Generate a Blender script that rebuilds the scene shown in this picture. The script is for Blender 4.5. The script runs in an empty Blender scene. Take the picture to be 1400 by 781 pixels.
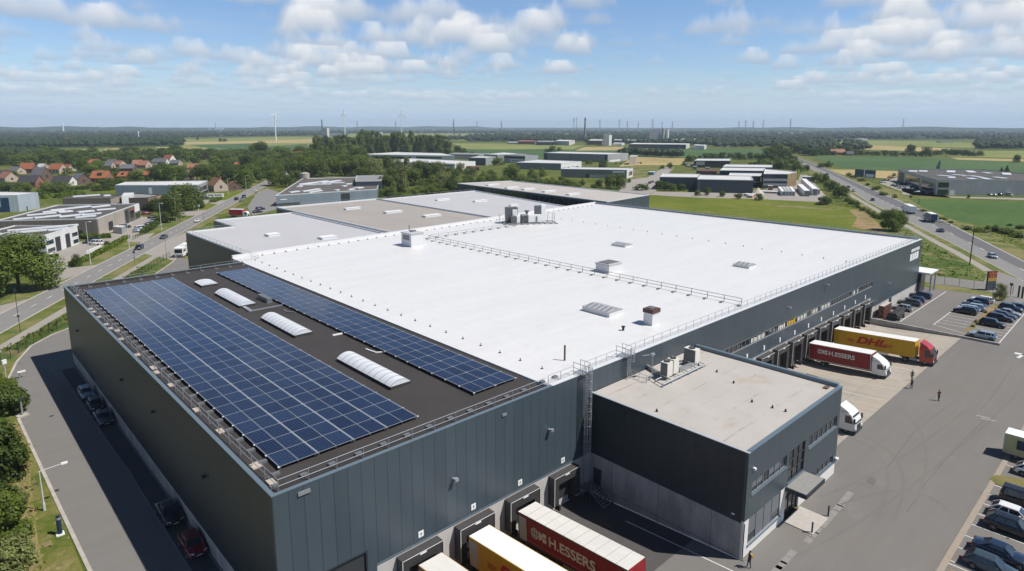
import bpy, math, random
from mathutils import Vector, Matrix
random.seed(7)
R = random.Random(11)
SC = bpy.context.scene
COL = SC.collection
PI = math.pi

# ------------------------------------------------------------------ camera
F_PX, PITCH, YAW, ROLL = 872.08, 0.176916, 0.756214, 0.000966
CAM = Vector((-16.603, -44.248, 40.860))
SX, SY = 5.82, -60.58
FW = Vector((math.sin(YAW)*math.cos(PITCH), math.cos(YAW)*math.cos(PITCH), -math.sin(PITCH)))
RT0 = Vector((math.cos(YAW), -math.sin(YAW), 0))
UP0 = RT0.cross(FW)
RT = math.cos(ROLL)*RT0 + math.sin(ROLL)*UP0
UPV = -math.sin(ROLL)*RT0 + math.cos(ROLL)*UP0
cd = bpy.data.cameras.new('camera')
cd.sensor_width = 36.0
cd.lens = F_PX/1400*36
cd.shift_x = -SX/1400
cd.shift_y = SY/1400
cd.clip_start = 0.5
cd.clip_end = 60000
co = bpy.data.objects.new('camera', cd)
COL.objects.link(co)
M = Matrix((RT, UPV, -FW)).transposed().to_4x4()
M.translation = CAM
co.matrix_world = M
SC.camera = co

def ray(px, py):
    return FW*F_PX + RT*(px-700-SX) - UPV*(py-390.5-SY)
def G(px, py, z=0.0):
    """surveyed point: where the sight line through a photo pixel meets the level z"""
    d = ray(px, py); t = (z-CAM.z)/d.z
    return CAM + d*t
def mpp(p):
    """metres per photo pixel at a world point"""
    return (Vector(p)-CAM).dot(FW)/F_PX

# ------------------------------------------------------------------ objects
WPOS = {}
def tag(o, label=None, cat=None, group=None, kind=None):
    if label: o['label'] = label
    if cat: o['category'] = cat
    if group: o['group'] = group
    if kind: o['kind'] = kind
    return o
def thing(name, label, cat, loc=(0, 0, 0), rz=0.0, group=None):
    o = bpy.data.objects.new(name, None)
    COL.objects.link(o)
    o.location = loc; o.rotation_euler = (0, 0, rz)
    o.empty_display_size = 0.5
    WPOS[o.name] = Vector(loc)
    return tag(o, label, cat, group)
def copy_tree(o, parent=None):
    c = o.copy(); COL.objects.link(c)
    if parent: c.parent = parent
    for ch in list(o.children): copy_tree(ch, c)
    return c

class MB:
    def __init__(s): s.v = []; s.f = []; s.m = []
    def add(s, vs, fs, m=0):
        b = len(s.v); s.v.extend([tuple(p) for p in vs])
        for f in fs: s.f.append(tuple(i+b for i in f)); s.m.append(m)
    def poly(s, pts, m=0): s.add(pts, [tuple(range(len(pts)))], m)
    def box(s, x0, x1, y0, y1, z0, z1, m=0, top=None):
        vs = [(x0,y0,z0),(x1,y0,z0),(x1,y1,z0),(x0,y1,z0),(x0,y0,z1),(x1,y0,z1),(x1,y1,z1),(x0,y1,z1)]
        s.add(vs, [(0,3,2,1),(0,1,5,4),(1,2,6,5),(2,3,7,6),(3,0,4,7)], m)
        s.add(vs[4:], [(0,1,2,3)], m if top is None else top)
    def obox(s, c, a, hx, hy, z0, z1, m=0):
        ux = Vector((math.cos(a), math.sin(a), 0)); uy = Vector((-math.sin(a), math.cos(a), 0)); c = Vector((c[0], c[1], 0))
        p = [c-ux*hx-uy*hy, c+ux*hx-uy*hy, c+ux*hx+uy*hy, c-ux*hx+uy*hy]
        s.prism(p, z0, z1, m)
    def prism(s, poly, z0, z1, m=0, top=None, cap0=False):
        pts = [(p[0], p[1]) for p in poly]; n = len(pts)
        if sum(pts[i][0]*pts[(i+1)%n][1]-pts[(i+1)%n][0]*pts[i][1] for i in range(n)) < 0: pts = pts[::-1]
        vs = [(x, y, z0) for x, y in pts]+[(x, y, z1) for x, y in pts]
        s.add(vs, [(i, (i+1)%n, n+(i+1)%n, n+i) for i in range(n)], m)
        s.add(vs[n:], [tuple(range(n))], m if top is None else top)
        if cap0: s.add(vs[:n], [tuple(range(n-1, -1, -1))], m)
    def tube(s, p, q, r, n=6, m=0, r2=None, cap=True):
        p = Vector(p); q = Vector(q); d = (q-p)
        if d.length < 1e-6: return
        d.normalize(); a = d.orthogonal().normalized(); b = d.cross(a)
        r2 = r if r2 is None else r2
        vs = [p+(a*math.cos(t)+b*math.sin(t))*r for t in [2*PI*i/n for i in range(n)]]
        vs += [q+(a*math.cos(t)+b*math.sin(t))*r2 for t in [2*PI*i/n for i in range(n)]]
        fs = [(i, (i+1)%n, n+(i+1)%n, n+i) for i in range(n)]
        if cap: fs += [tuple(range(n-1, -1, -1)), tuple(range(n, 2*n))]
        s.add(vs, fs, m)
    def path(s, pts, r, n=5, m=0):
        for a, b in zip(pts, pts[1:]): s.tube(a, b, r, n, m)
    def loft(s, rings, m=0, caps=True):
        n = len(rings[0]); vs = [p for r in rings for p in r]; fs = []
        for k in range(len(rings)-1):
            for i in range(n): fs.append((k*n+i, k*n+(i+1)%n, (k+1)*n+(i+1)%n, (k+1)*n+i))
        if caps: fs += [tuple(range(n-1, -1, -1)), tuple(range((len(rings)-1)*n, len(rings)*n))]
        s.add(vs, fs, m)
    def build(s, name, mats, parent=None, loc=None, smooth=False):
        me = bpy.data.meshes.new(name)
        off = Vector((0, 0, 0))
        if parent is not None: off = WPOS[parent.name]
        elif loc is not None: off = Vector(loc)
        me.from_pydata([(p[0]-off.x, p[1]-off.y, p[2]-off.z) for p in s.v], [], s.f)
        if not isinstance(mats, (list, tuple)): mats = [mats]
        for mt in mats: me.materials.append(mt)
        if len(mats) > 1: me.polygons.foreach_set('material_index', s.m)
        if smooth: me.polygons.foreach_set('use_smooth', [True]*len(s.f))
        me.update()
        o = bpy.data.objects.new(name, me); COL.objects.link(o)
        if parent is not None:
            o.parent = parent; WPOS[o.name] = off
        else:
            o.location = off; WPOS[o.name] = off
        return o
def recolour(o, m, slot=0):
    o.material_slots[slot].link = 'OBJECT'; o.material_slots[slot].material = m

# ------------------------------------------------------------------ materials
def s2l(c):
    return tuple((x/255/12.92 if x/255 <= 0.04045 else ((x/255+0.055)/1.055)**2.4) for x in c)
class NT:
    def __init__(s, nt): s.t = nt; s.l = nt.links
    def n(s, typ, **k):
        nd = s.t.nodes.new(typ)
        for a, b in k.items():
            if a == 'i':
                for key, val in b.items():
                    if isinstance(val, bpy.types.NodeSocket): s.l.new(val, nd.inputs[key])
                    else: nd.inputs[key].default_value = val
            else: setattr(nd, a, b)
        return nd
    def math(s, op, a, b=None, clamp=False):
        nd = s.n('ShaderNodeMath', operation=op, use_clamp=clamp)
        for k, v in ((0, a), (1, b)):
            if v is None: continue
            if isinstance(v, bpy.types.NodeSocket): s.l.new(v, nd.inputs[k])
            else: nd.inputs[k].default_value = v
        return nd.outputs[0]
    def noise(s, vec, scale, detail=4, rough=0.55):
        return s.n('ShaderNodeTexNoise', i={'Vector': vec, 'Scale': scale, 'Detail': detail, 'Roughness': rough}).outputs['Fac']
    def ramp(s, fac, stops):
        nd = s.n('ShaderNodeValToRGB'); s.l.new(fac, nd.inputs[0]); e = nd.color_ramp.elements
        while len(e) < len(stops): e.new(0.5)
        for el, (p, c) in zip(e, stops): el.position = p; el.color = (*c, 1) if len(c) == 3 else c
        return nd.outputs[0]
    def mix(s, fac, a, b, blend='MIX'):
        nd = s.n('ShaderNodeMix', data_type='RGBA', blend_type=blend)
        for k, v in ((0, fac), (6, a), (7, b)):
            if isinstance(v, bpy.types.NodeSocket): s.l.new(v, nd.inputs[k])
            elif k == 0: nd.inputs[0].default_value = v
            else: nd.inputs[k].default_value = (*v, 1) if len(v) == 3 else v
        return nd.outputs[2]
    def smooth(s, x, a, b):
        nd = s.n('ShaderNodeMapRange', interpolation_type='SMOOTHSTEP')
        s.l.new(x, nd.inputs[0]); nd.inputs[1].default_value = a; nd.inputs[2].default_value = b
        return nd.outputs[0]
MATS = {}
def new_mat(name):
    m = bpy.data.materials.new(name); m.use_nodes = True
    nt = NT(m.node_tree); b = m.node_tree.nodes['Principled BSDF']
    MATS[name] = m
    return m, nt, b
def mat(name, col, rough=0.6, metal=0.0, var=0.12, scale=0.6, coat=0.0, spec=0.5, bump=0.0, rnd=0.0, detail=5, stretch=None, trans=0.0):
    """plain painted/mineral surface: two scales of noise break up the base colour"""
    if name in MATS: return MATS[name]
    m, t, b = new_mat(name)
    b.inputs['Roughness'].default_value = rough; b.inputs['Metallic'].default_value = metal
    b.inputs['Specular IOR Level'].default_value = spec
    if coat: b.inputs['Coat Weight'].default_value = coat; b.inputs['Coat Roughness'].default_value = 0.06
    c = (*col, 1)
    if var or rnd:
        vec = t.n('ShaderNodeTexCoord').outputs['Object']
        if stretch:
            vec = t.n('ShaderNodeMapping', i={'Vector': vec, 'Scale': stretch}).outputs[0]
        n1 = t.noise(vec, scale, detail, 0.62)
        k = t.math('MULTIPLY_ADD', n1, 2*var); t.t.nodes[-1].inputs[2].default_value = 1-var
        if rnd:
            oi = t.n('ShaderNodeObjectInfo').outputs['Random']
            r = t.math('MULTIPLY_ADD', oi, 2*rnd); t.t.nodes[-1].inputs[2].default_value = 1-rnd
            k = t.math('MULTIPLY', k, r)
        vm = t.n('ShaderNodeVectorMath', operation='SCALE', i={0: col, 'Scale': k})
        t.l.new(vm.outputs[0], b.inputs['Base Color'])
        if bump:
            bp = t.n('ShaderNodeBump', i={'Height': n1, 'Strength': bump, 'Distance': 0.05})
            t.l.new(bp.outputs[0], b.inputs['Normal'])
    else: b.inputs['Base Color'].default_value = c
    return m
def ground_mat(name, c1, c2, c3=None, s1=0.05, s2=0.9, rough=0.95, row=None, bump=0.3, thr=(0.4, 0.62)):
    """grass, soil, crops: two or three natural colours in patches plus fine grain"""
    if name in MATS: return MATS[name]
    m, t, b = new_mat(name)
    b.inputs['Roughness'].default_value = rough; b.inputs['Specular IOR Level'].default_value = 0.15
    P = t.n('ShaderNodeNewGeometry').outputs['Position']
    big = t.noise(P, s1, 6, 0.62); fine = t.noise(P, s2, 6, 0.7)
    col = t.mix(t.smooth(big, *thr), c1, c2)
    if c3 is not None:
        mid = t.noise(P, s1*3.7, 5, 0.65)
        col = t.mix(t.smooth(mid, 0.52, 0.68), col, c3)
    if row:
        ang, per, amt = row
        sp = t.n('ShaderNodeSeparateXYZ', i={0: P})
        u = t.math('ADD', t.math('MULTIPLY', sp.outputs[0], math.cos(ang)/per), t.math('MULTIPLY', sp.outputs[1], math.sin(ang)/per))
        w = t.math('SINE', t.math('MULTIPLY', u, 2*PI))
        k = t.math('MULTIPLY_ADD', w, amt); t.t.nodes[-1].inputs[2].default_value = 1.0
        col = t.n('ShaderNodeVectorMath', operation='SCALE', i={0: col, 'Scale': k}).outputs[0]
    k = t.math('MULTIPLY_ADD', fine, 0.9); t.t.nodes[-1].inputs[2].default_value = 0.55
    col = t.n('ShaderNodeVectorMath', operation='SCALE', i={0: col, 'Scale': k}).outputs[0]
    t.l.new(col, b.inputs['Base Color'])
    if bump:
        bp = t.n('ShaderNodeBump', i={'Height': fine, 'Strength': bump, 'Distance': 0.3}); t.l.new(bp.outputs[0], b.inputs['Normal'])
    return m
def cladding(name, col, pitch=1.24, rough=0.38, rib=True, seam=0.45, var=0.05):
    """vertical metal sandwich panels: seams, slight sheet-to-sheet tone, dust"""
    if name in MATS: return MATS[name]
    m, t, b = new_mat(name)
    geo = t.n('ShaderNodeNewGeometry')
    sp = t.n('ShaderNodeSeparateXYZ', i={0: geo.outputs['Position']})
    sn = t.n('ShaderNodeSeparateXYZ', i={0: geo.outputs['True Normal']})
    ax = t.math('ABSOLUTE', sn.outputs[0]); g = t.math('GREATER_THAN', ax, 0.7)
    u = t.n('ShaderNodeMix', data_type='FLOAT', i={0: g, 2: sp.outputs[0], 3: sp.outputs[1]}).outputs[0]
    u = t.math('DIVIDE', u, pitch)
    fr = t.math('FRACT', u); fl = t.math('FLOOR', u)
    sm = t.math('LESS_THAN', fr, 0.05)
    wn = t.n('ShaderNodeTexWhiteNoise', noise_dimensions='1D', i={'W': fl}).outputs['Value']
    P = geo.outputs['Position']
    mp = t.n('ShaderNodeMapping', i={'Vector': P, 'Scale': (0.5, 0.5, 0.12)}).outputs[0]
    n = t.noise(mp, 1.0, 6, 0.65)
    k = t.math('ADD', t.math('MULTIPLY', wn, var*2), t.math('MULTIPLY', n, 0.3))
    k = t.math('ADD', k, 0.85-var)
    k = t.math('MULTIPLY', k, t.math('SUBTRACT', 1.0, t.math('MULTIPLY', sm, seam)))
    c = t.n('ShaderNodeVectorMath', operation='SCALE', i={0: col, 'Scale': k}).outputs[0]
    t.l.new(c, b.inputs['Base Color'])
    b.inputs['Roughness'].default_value = rough; b.inputs['Specular IOR Level'].default_value = 0.4
    h = t.math('MULTIPLY', sm, -1.0)
    if rib:
        rb = t.math('LESS_THAN', t.math('FRACT', t.math('MULTIPLY', u, 8.0)), 0.25)
        h = t.math('ADD', h, t.math('MULTIPLY', rb, -0.15))
    bp = t.n('ShaderNodeBump', i={'Height': h, 'Strength': 0.35, 'Distance': 0.02}); t.l.new(bp.outputs[0], b.inputs['Normal'])
    return m
def concrete(name, col, joint=None, stain=0.25, rough=0.85):
    if name in MATS: return MATS[name]
    m, t, b = new_mat(name)
    geo = t.n('ShaderNodeNewGeometry'); P = geo.outputs['Position']
    mp = t.n('ShaderNodeMapping', i={'Vector': P, 'Scale': (0.6, 0.6, 0.2)}).outputs[0]
    n = t.noise(mp, 0.9, 7, 0.7); n2 = t.noise(P, 6.0, 4, 0.6)
    k = t.math('ADD', t.math('MULTIPLY', t.smooth(n, 0.3, 0.7), stain*2), t.math('MULTIPLY', n2, 0.12))
    k = t.math('ADD', k, 0.94-stain)
    if joint:
        sp = t.n('ShaderNodeSeparateXYZ', i={0: P}); sn = t.n('ShaderNodeSeparateXYZ', i={0: geo.outputs['True Normal']})
        g = t.math('GREATER_THAN', t.math('ABSOLUTE', sn.outputs[0]), 0.7)
        u = t.n('ShaderNodeMix', data_type='FLOAT', i={0: g, 2: sp.outputs[0], 3: sp.outputs[1]}).outputs[0]
        fr = t.math('LESS_THAN', t.math('FRACT', t.math('ADD', t.math('DIVIDE', u, joint), 0.55)), 0.012)
        k = t.math('MULTIPLY', k, t.math('SUBTRACT', 1.0, t.math('MULTIPLY', fr, 0.5)))
    c = t.n('ShaderNodeVectorMath', operation='SCALE', i={0: col, 'Scale': k}).outputs[0]
    t.l.new(c, b.inputs['Base Color']); b.inputs['Roughness'].default_value = rough
    bp = t.n('ShaderNodeBump', i={'Height': n2, 'Strength': 0.15, 'Distance': 0.02}); t.l.new(bp.outputs[0], b.inputs['Normal'])
    return m
def asphalt(name, col, patch=0.22, warm=0.0, joints=None):
    """worn tarmac: grain, broad patches, dark tyre drags and cracks"""
    if name in MATS: return MATS[name]
    m, t, b = new_mat(name)
    P = t.n('ShaderNodeNewGeometry').outputs['Position']
    big = t.noise(P, 0.06, 6, 0.6); grain = t.noise(P, 7.0, 3, 0.7)
    mp = t.n('ShaderNodeMapping', i={'Vector': P, 'Rotation': (0, 0, 0.5), 'Scale': (0.05, 0.9, 1)}).outputs[0]
    st = t.noise(mp, 1.0, 5, 0.6)
    k = t.math('ADD', t.math('MULTIPLY', big, patch*2), t.math('MULTIPLY', grain, 0.2))
    k = t.math('ADD', k, t.math('MULTIPLY', st, 0.22)); k = t.math('ADD', k, 0.79-patch)
    sp_ = t.smooth(t.noise(P, 0.33, 6, 0.72), 0.58, 0.74); k = t.math('MULTIPLY', k, t.math('SUBTRACT', 1.0, t.math('MULTIPLY', sp_, 0.16)))
    lt = t.smooth(t.noise(P, 0.16, 5, 0.7), 0.60, 0.72); k = t.math('MULTIPLY', k, t.math('ADD', 1.0, t.math('MULTIPLY', lt, 0.14)))
    c = t.n('ShaderNodeVectorMath', operation='SCALE', i={0: col, 'Scale': k}).outputs[0]
    if warm:
        c = t.mix(t.math('MULTIPLY', t.smooth(t.noise(P, 0.11, 4), 0.45, 0.75), warm), c, (col[0]*1.25, col[1]*1.1, col[2]*0.85))
    if joints:
        sp = t.n('ShaderNodeSeparateXYZ', i={0: P})
        j = t.math('LESS_THAN', t.math('FRACT', t.math('DIVIDE', sp.outputs[0], joints)), 0.02)
        j2 = t.math('LESS_THAN', t.math('FRACT', t.math('DIVIDE', sp.outputs[1], joints*1.3)), 0.012)
        jj = t.math('MAXIMUM', j, j2)
        c = t.mix(t.math('MULTIPLY', jj, 0.35), c, (0.06, 0.055, 0.05))
        mp2 = t.n('ShaderNodeMapping', i={'Vector': P, 'Scale': (1.3, 0.06, 1)}).outputs[0]
        ty = t.noise(mp2, 1.0, 5, 0.65)
        c = t.mix(t.math('MULTIPLY', t.smooth(ty, 0.5, 0.72), 0.35), c, (0.12, 0.105, 0.09))
    t.l.new(c, b.inputs['Base Color']); b.inputs['Roughness'].default_value = 0.85; b.inputs['Specular IOR Level'].default_value = 0.3
    bp = t.n('ShaderNodeBump', i={'Height': grain, 'Strength': 0.15, 'Distance': 0.02}); t.l.new(bp.outputs[0], b.inputs['Normal'])
    return m
def leaf_mat(name, c1, c2, rough=0.6, rnd=0.22):
    if name in MATS: return MATS[name]
    m, t, b = new_mat(name)
    P = t.n('ShaderNodeNewGeometry').outputs['Position']
    n = t.noise(P, 0.55, 4, 0.6); ob = t.n('ShaderNodeObjectInfo').outputs['Random']
    ri = t.n('ShaderNodeNewGeometry').outputs['Random Per Island']
    f = t.math('ADD', t.math('MULTIPLY', n, 0.9), t.math('MULTIPLY', ri, 0.35)); f = t.smooth(f, 0.3, 0.95)
    c = t.mix(f, c1, c2)
    k = t.math('MULTIPLY_ADD', ob, 2*rnd); t.t.nodes[-1].inputs[2].default_value = 1-rnd
    c = t.n('ShaderNodeVectorMath', operation='SCALE', i={0: c, 'Scale': k}).outputs[0]
    t.l.new(c, b.inputs['Base Color']); b.inputs['Roughness'].default_value = rough; b.inputs['Specular IOR Level'].default_value = 0.25
    tr = t.n('ShaderNodeBsdfTranslucent', i={'Color': c}); mx = t.n('ShaderNodeMixShader', i={0: 0.25, 1: b.outputs[0], 2: tr.outputs[0]})
    t.l.new(mx.outputs[0], m.node_tree.nodes['Material Output'].inputs[0])
    return m
def glass(name, col=(0.012, 0.016, 0.02), rough=0.06):
    if name in MATS: return MATS[name]
    m, t, b = new_mat(name)
    P = t.n('ShaderNodeNewGeometry').outputs['Position']
    n = t.noise(P, 0.8, 3); c = t.mix(n, col, tuple(x*2.2 for x in col))
    t.l.new(c, b.inputs['Base Color']); b.inputs['Roughness'].default_value = rough; b.inputs['Specular IOR Level'].default_value = 0.7
    return m
def text_geo(body, size, shear=0.0, bold=0.0, depth=0.0, spacing=1.0):
    cu = bpy.data.curves.new('lettering', 'FONT'); cu.body = body; cu.size = size; cu.shear = shear; cu.offset = bold; cu.space_character = spacing
    cu.resolution_u = 3
    ob = bpy.data.objects.new('lettering', cu); COL.objects.link(ob)
    dg = bpy.context.evaluated_depsgraph_get(); dg.update()
    me = bpy.data.meshes.new_from_object(ob.evaluated_get(dg))
    vs = [tuple(v.co) for v in me.vertices]; fs = [tuple(p.vertices) for p in me.polygons]
    bpy.data.objects.remove(ob); bpy.data.curves.remove(cu); bpy.data.meshes.remove(me)
    return vs, fs
# ------------------------------------------------------------------ light and sky
SUN = Vector((0.38, -0.58, 1.0)).normalized()
sd = bpy.data.lights.new('sun', 'SUN'); sd.energy = 5.0; sd.angle = math.radians(0.53); sd.color = (1.0, 0.955, 0.89)
so = bpy.data.objects.new('sun', sd); COL.objects.link(so)
so.rotation_euler = (-SUN).to_track_quat('-Z', 'Y').to_euler()
W = bpy.data.worlds.new('World'); SC.world = W; W.use_nodes = True
t = NT(W.node_tree); W.node_tree.nodes.clear()
sky = t.n('ShaderNodeTexSky', sky_type='NISHITA'); sky.sun_disc = False
sky.sun_elevation = math.asin(SUN.z); sky.sun_rotation = math.atan2(SUN.x, SUN.y)
sky.altitude = 40; sky.air_density = 1.0; sky.dust_density = 0.2; sky.ozone_density = 4.0
D = t.n('ShaderNodeTexCoord').outputs['Generated']
sp = t.n('ShaderNodeSeparateXYZ', i={0: D})
zc = t.math('MAXIMUM', sp.outputs[2], 0.004)
# cumulus: cloud decks one above the other, each a level sheet of noise, so that bases are wide and flat and tops small and bright
wn_ = t.n('ShaderNodeTexWhiteNoise', noise_dimensions='3D', i={'Vector': t.n('ShaderNodeVectorMath', operation='SCALE', i={0: D, 'Scale': 91733.0}).outputs[0]}).outputs['Value']
def deck(h, off=(0, 0, 0)):
    hh = t.math('ADD', t.math('MULTIPLY', wn_, 0.022), h)   # each deck is a slab, not a sheet
    k = t.math('DIVIDE', hh, zc)
    v = t.n('ShaderNodeVectorMath', operation='SCALE', i={0: D, 'Scale': k}).outputs[0]
    v = t.n('ShaderNodeMapping', i={'Vector': v, 'Location': off, 'Scale': (1, 1, 0)}).outputs[0]
    return v
skyc = t.n('ShaderNodeHueSaturation', i={'Saturation': 1.02, 'Value': 1.42, 'Color': sky.outputs[0]}).outputs[0]
skyc = t.n('ShaderNodeVectorMath', operation='MULTIPLY', i={0: skyc, 1: (0.93, 0.98, 1.10)}).outputs[0]
OFF = CLOUD_OFF if 'CLOUD_OFF' in globals() else (3.1, 7.7, 0)
# thin high cirrus
ci = t.n('ShaderNodeMapping', i={'Vector': deck(1.0, (1.3, 4.2, 0)), 'Rotation': (0, 0, 0.9), 'Scale': (0.16, 0.5, 1)}).outputs[0]
cin = t.smooth(t.noise(ci, 1.0, 7, 0.6), 0.47, 0.72)
cin = t.math('MULTIPLY', cin, t.math('SUBTRACT', 1.0, t.smooth(sp.outputs[2], 0.35, 0.6)))
skyc = t.mix(t.math('MULTIPLY', cin, 0.45), skyc, (7.0, 7.6, 8.3))
N = 11
clear = t.math('SUBTRACT', 1.0, t.smooth(sp.outputs[2], 0.30, 0.55))   # open sky overhead
# heavier banks of cloud in four parts of the sky
bank = 0.0
for az, el, wd, am in ((-38, 8.5, 0.965, 0.085), (-12, 7.0, 0.975, 0.06), (31, 8.5, 0.97, 0.075), (2, 9.5, 0.985, 0.04)):
    a_ = YAW+math.radians(az); e_ = math.radians(el); dv = (math.sin(a_)*math.cos(e_), math.cos(a_)*math.cos(e_), math.sin(e_))
    dt = t.n('ShaderNodeVectorMath', operation='DOT_PRODUCT', i={0: D, 1: dv}).outputs['Value']
    bank = t.math('ADD', t.math('MULTIPLY', t.smooth(dt, wd, 1.0), am), bank)
for i in range(N):
    h = 1.0+0.022*i
    vec = deck(h, OFF)
    n = t.noise(vec, 1.2, 8, 0.58)
    cov = t.noise(vec, 0.17, 2, 0.5)
    x = t.math('ADD', t.math('ADD', n, t.math('MULTIPLY', cov, 0.5)), bank)
    lo = 0.815+0.0105*i
    a = t.math('MULTIPLY', clear, t.smooth(x, lo, lo+0.055))
    f = i/(N-1)
    c = tuple(p*(1-f)+q*f for p, q in zip((5.2, 6.2, 7.7), (11.8, 11.8, 11.8)))
    skyc = t.mix(t.math('MULTIPLY', a, 0.42), skyc, c)
# everything far off sinks into pale air near the horizon
hz = t.smooth(sp.outputs[2], 0.0, 0.085)
hz = t.math('SUBTRACT', 1.0, hz)
skyc = t.mix(t.math('MULTIPLY', hz, 0.92), skyc, (6.1, 7.9, 10.2))
# upper dome, out of view, dimmed on purpose to weaken fill in the shade
zen = t.n('ShaderNodeMapRange', i={0: sp.outputs[2], 1: 0.20, 2: 0.62, 3: 1.0, 4: 0.34}).outputs[0]
skyc = t.n('ShaderNodeVectorMath', operation='SCALE', i={0: skyc, 'Scale': zen}).outputs[0]
bg = t.n('ShaderNodeBackground', i={'Color': skyc, 'Strength': 0.076})
out = t.n('ShaderNodeOutputWorld'); t.l.new(bg.outputs[0], out.inputs[0])
SC.view_settings.view_transform = 'Standard'; SC.view_settings.look = 'None'
SC.view_settings.exposure = 0.12; SC.view_settings.gamma = 1.0; SC.view_settings.use_curve_mapping = False
SC.cycles.max_bounces = 6; SC.cycles.diffuse_bounces = 3; SC.cycles.glossy_bounces = 3; SC.cycles.transparent_max_bounces = 6
SC.cycles.use_adaptive_sampling = True; SC.cycles.adaptive_threshold = 0.02
SC.cycles.use_denoising = True
SC.cycles.sample_clamp_indirect = 6.0
# ------------------------------------------------------------------ materials of the place
C_BLUE = (0.054, 0.073, 0.088)
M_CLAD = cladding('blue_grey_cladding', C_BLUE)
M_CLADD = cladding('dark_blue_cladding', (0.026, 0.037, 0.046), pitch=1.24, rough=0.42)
M_CLADG = cladding('green_grey_cladding', (0.040, 0.052, 0.050), pitch=1.0)
M_COPE = mat('blue_coping', (0.12, 0.165, 0.20), 0.35, var=0.08)
M_WCOPE = mat('white_coping', (0.60, 0.62, 0.64), 0.4, var=0.05)
M_CONC = concrete('pale_concrete_plinth', (0.47, 0.45, 0.42), 3.2, 0.08)
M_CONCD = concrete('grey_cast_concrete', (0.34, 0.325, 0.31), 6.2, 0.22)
M_BITUM = mat('dark_bitumen_felt', (0.040, 0.035, 0.033), 0.8, var=0.3, scale=0.25, bump=0.1)
M_GREYR = mat('light_grey_roof_felt', (0.44, 0.44, 0.455), 0.75, var=0.08, scale=0.08)
M_TANR = mat('weathered_tan_roof_felt', (0.325, 0.30, 0.275), 0.85, var=0.16, scale=0.09, stretch=(1, 0.4, 1))
M_GALV = mat('galvanised_steel', (0.42, 0.44, 0.46), 0.42, metal=0.55, var=0.1, scale=3)
M_GALVD = mat('dull_grey_steel', (0.20, 0.21, 0.22), 0.5, metal=0.4, var=0.1, scale=3)
M_BLACK = mat('black_rubber', (0.018, 0.018, 0.019), 0.75, var=0.2, scale=1.5)
M_DARKP = mat('dark_grey_paint', (0.035, 0.038, 0.042), 0.5, var=0.1)
M_DOCKS = mat('grey_shelter_curtain', (0.040, 0.038, 0.038), 0.7, var=0.3, scale=1.2)
M_WHITE = mat('white_paint', (0.78, 0.78, 0.77), 0.4, var=0.05)
M_LINE = mat('road_marking_paint', (0.62, 0.61, 0.58), 0.7, var=0.22, scale=2.0)
M_GLASS = glass('window_glass')
M_ALU = mat('aluminium_frame', (0.30, 0.32, 0.34), 0.4, metal=0.4, var=0.05)
M_CREAM = mat('cream_enamel', (0.66, 0.64, 0.57), 0.45, var=0.06)
M_POLY = mat('opal_polycarbonate', (0.66, 0.68, 0.71), 0.35, var=0.08, scale=0.7)
M_YELLOW = mat('yellow_paint', (0.62, 0.36, 0.01), 0.4, var=0.06)
M_RED = mat('red_paint', (0.36, 0.012, 0.016), 0.35, var=0.08)
M_BRICKP = mat('concrete_paver', (0.42, 0.39, 0.36), 0.9, var=0.2, scale=2)

def white_roof_mat():
    m, t, b = new_mat('white_roof_membrane')
    P = t.n('ShaderNodeNewGeometry').outputs['Position']
    sp = t.n('ShaderNodeSeparateXYZ', i={0: P})
    mp = t.n('ShaderNodeMapping', i={'Vector': P, 'Rotation': (0, 0, 0.25), 'Scale': (0.05, 0.4, 1)}).outputs[0]
    n = t.noise(mp, 1.0, 6, 0.65); n2 = t.noise(P, 0.7, 6, 0.7)
    k = t.math('ADD', t.math('MULTIPLY', n, 0.13), t.math('MULTIPLY', t.smooth(n2, 0.45, 0.8), -0.05))
    j = t.math('LESS_THAN', t.math('FRACT', t.math('DIVIDE', sp.outputs[0], 2.1)), 0.03)
    k = t.math('ADD', k, t.math('MULTIPLY', j, -0.028)); k = t.math('ADD', k, 0.575)
    c = t.n('ShaderNodeVectorMath', operation='SCALE', i={0: (1.0, 1.0, 1.0), 'Scale': k}).outputs[0]
    d = t.smooth(t.noise(P, 0.35, 5, 0.7), 0.66, 0.8)
    c = t.mix(t.math('MULTIPLY', d, 0.22), c, (0.5, 0.47, 0.42))
    t.l.new(c, b.inputs['Base Color']); b.inputs['Roughness'].default_value = 0.42; b.inputs['Specular IOR Level'].default_value = 0.35
    return m
M_WROOF = white_roof_mat()
def annex_roof_mat():
    m, t, b = new_mat('stained_grey_roof_felt')
    P = t.n('ShaderNodeNewGeometry').outputs['Position']; sp = t.n('ShaderNodeSeparateXYZ', i={0: P})
    n = t.noise(P, 0.3, 6, 0.65)
    c = t.mix(n, (0.36, 0.335, 0.305), (0.48, 0.455, 0.425))
    fr = t.math('FRACT', t.math('DIVIDE', t.math('ADD', sp.outputs[1], t.math('MULTIPLY', t.noise(P, 0.25, 3), 0.5)), 2.9))
    e = t.math('SUBTRACT', 1.0, t.smooth(t.math('ABSOLUTE', t.math('SUBTRACT', fr, 0.5)), 0.0, 0.045))
    pat = t.smooth(t.noise(P, 0.28, 5, 0.7), 0.45, 0.65)
    c = t.mix(t.math('MULTIPLY', t.math('MULTIPLY', e, pat), 0.85), c, (0.27, 0.17, 0.09))
    st = t.smooth(t.noise(P, 0.22, 6, 0.72), 0.55, 0.72)
    c = t.mix(t.math('MULTIPLY', st, 0.5), c, (0.34, 0.25, 0.16))
    t.l.new(c, b.inputs['Base Color']); b.inputs['Roughness'].default_value = 0.8
    return m
M_AROOF = annex_roof_mat()
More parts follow.
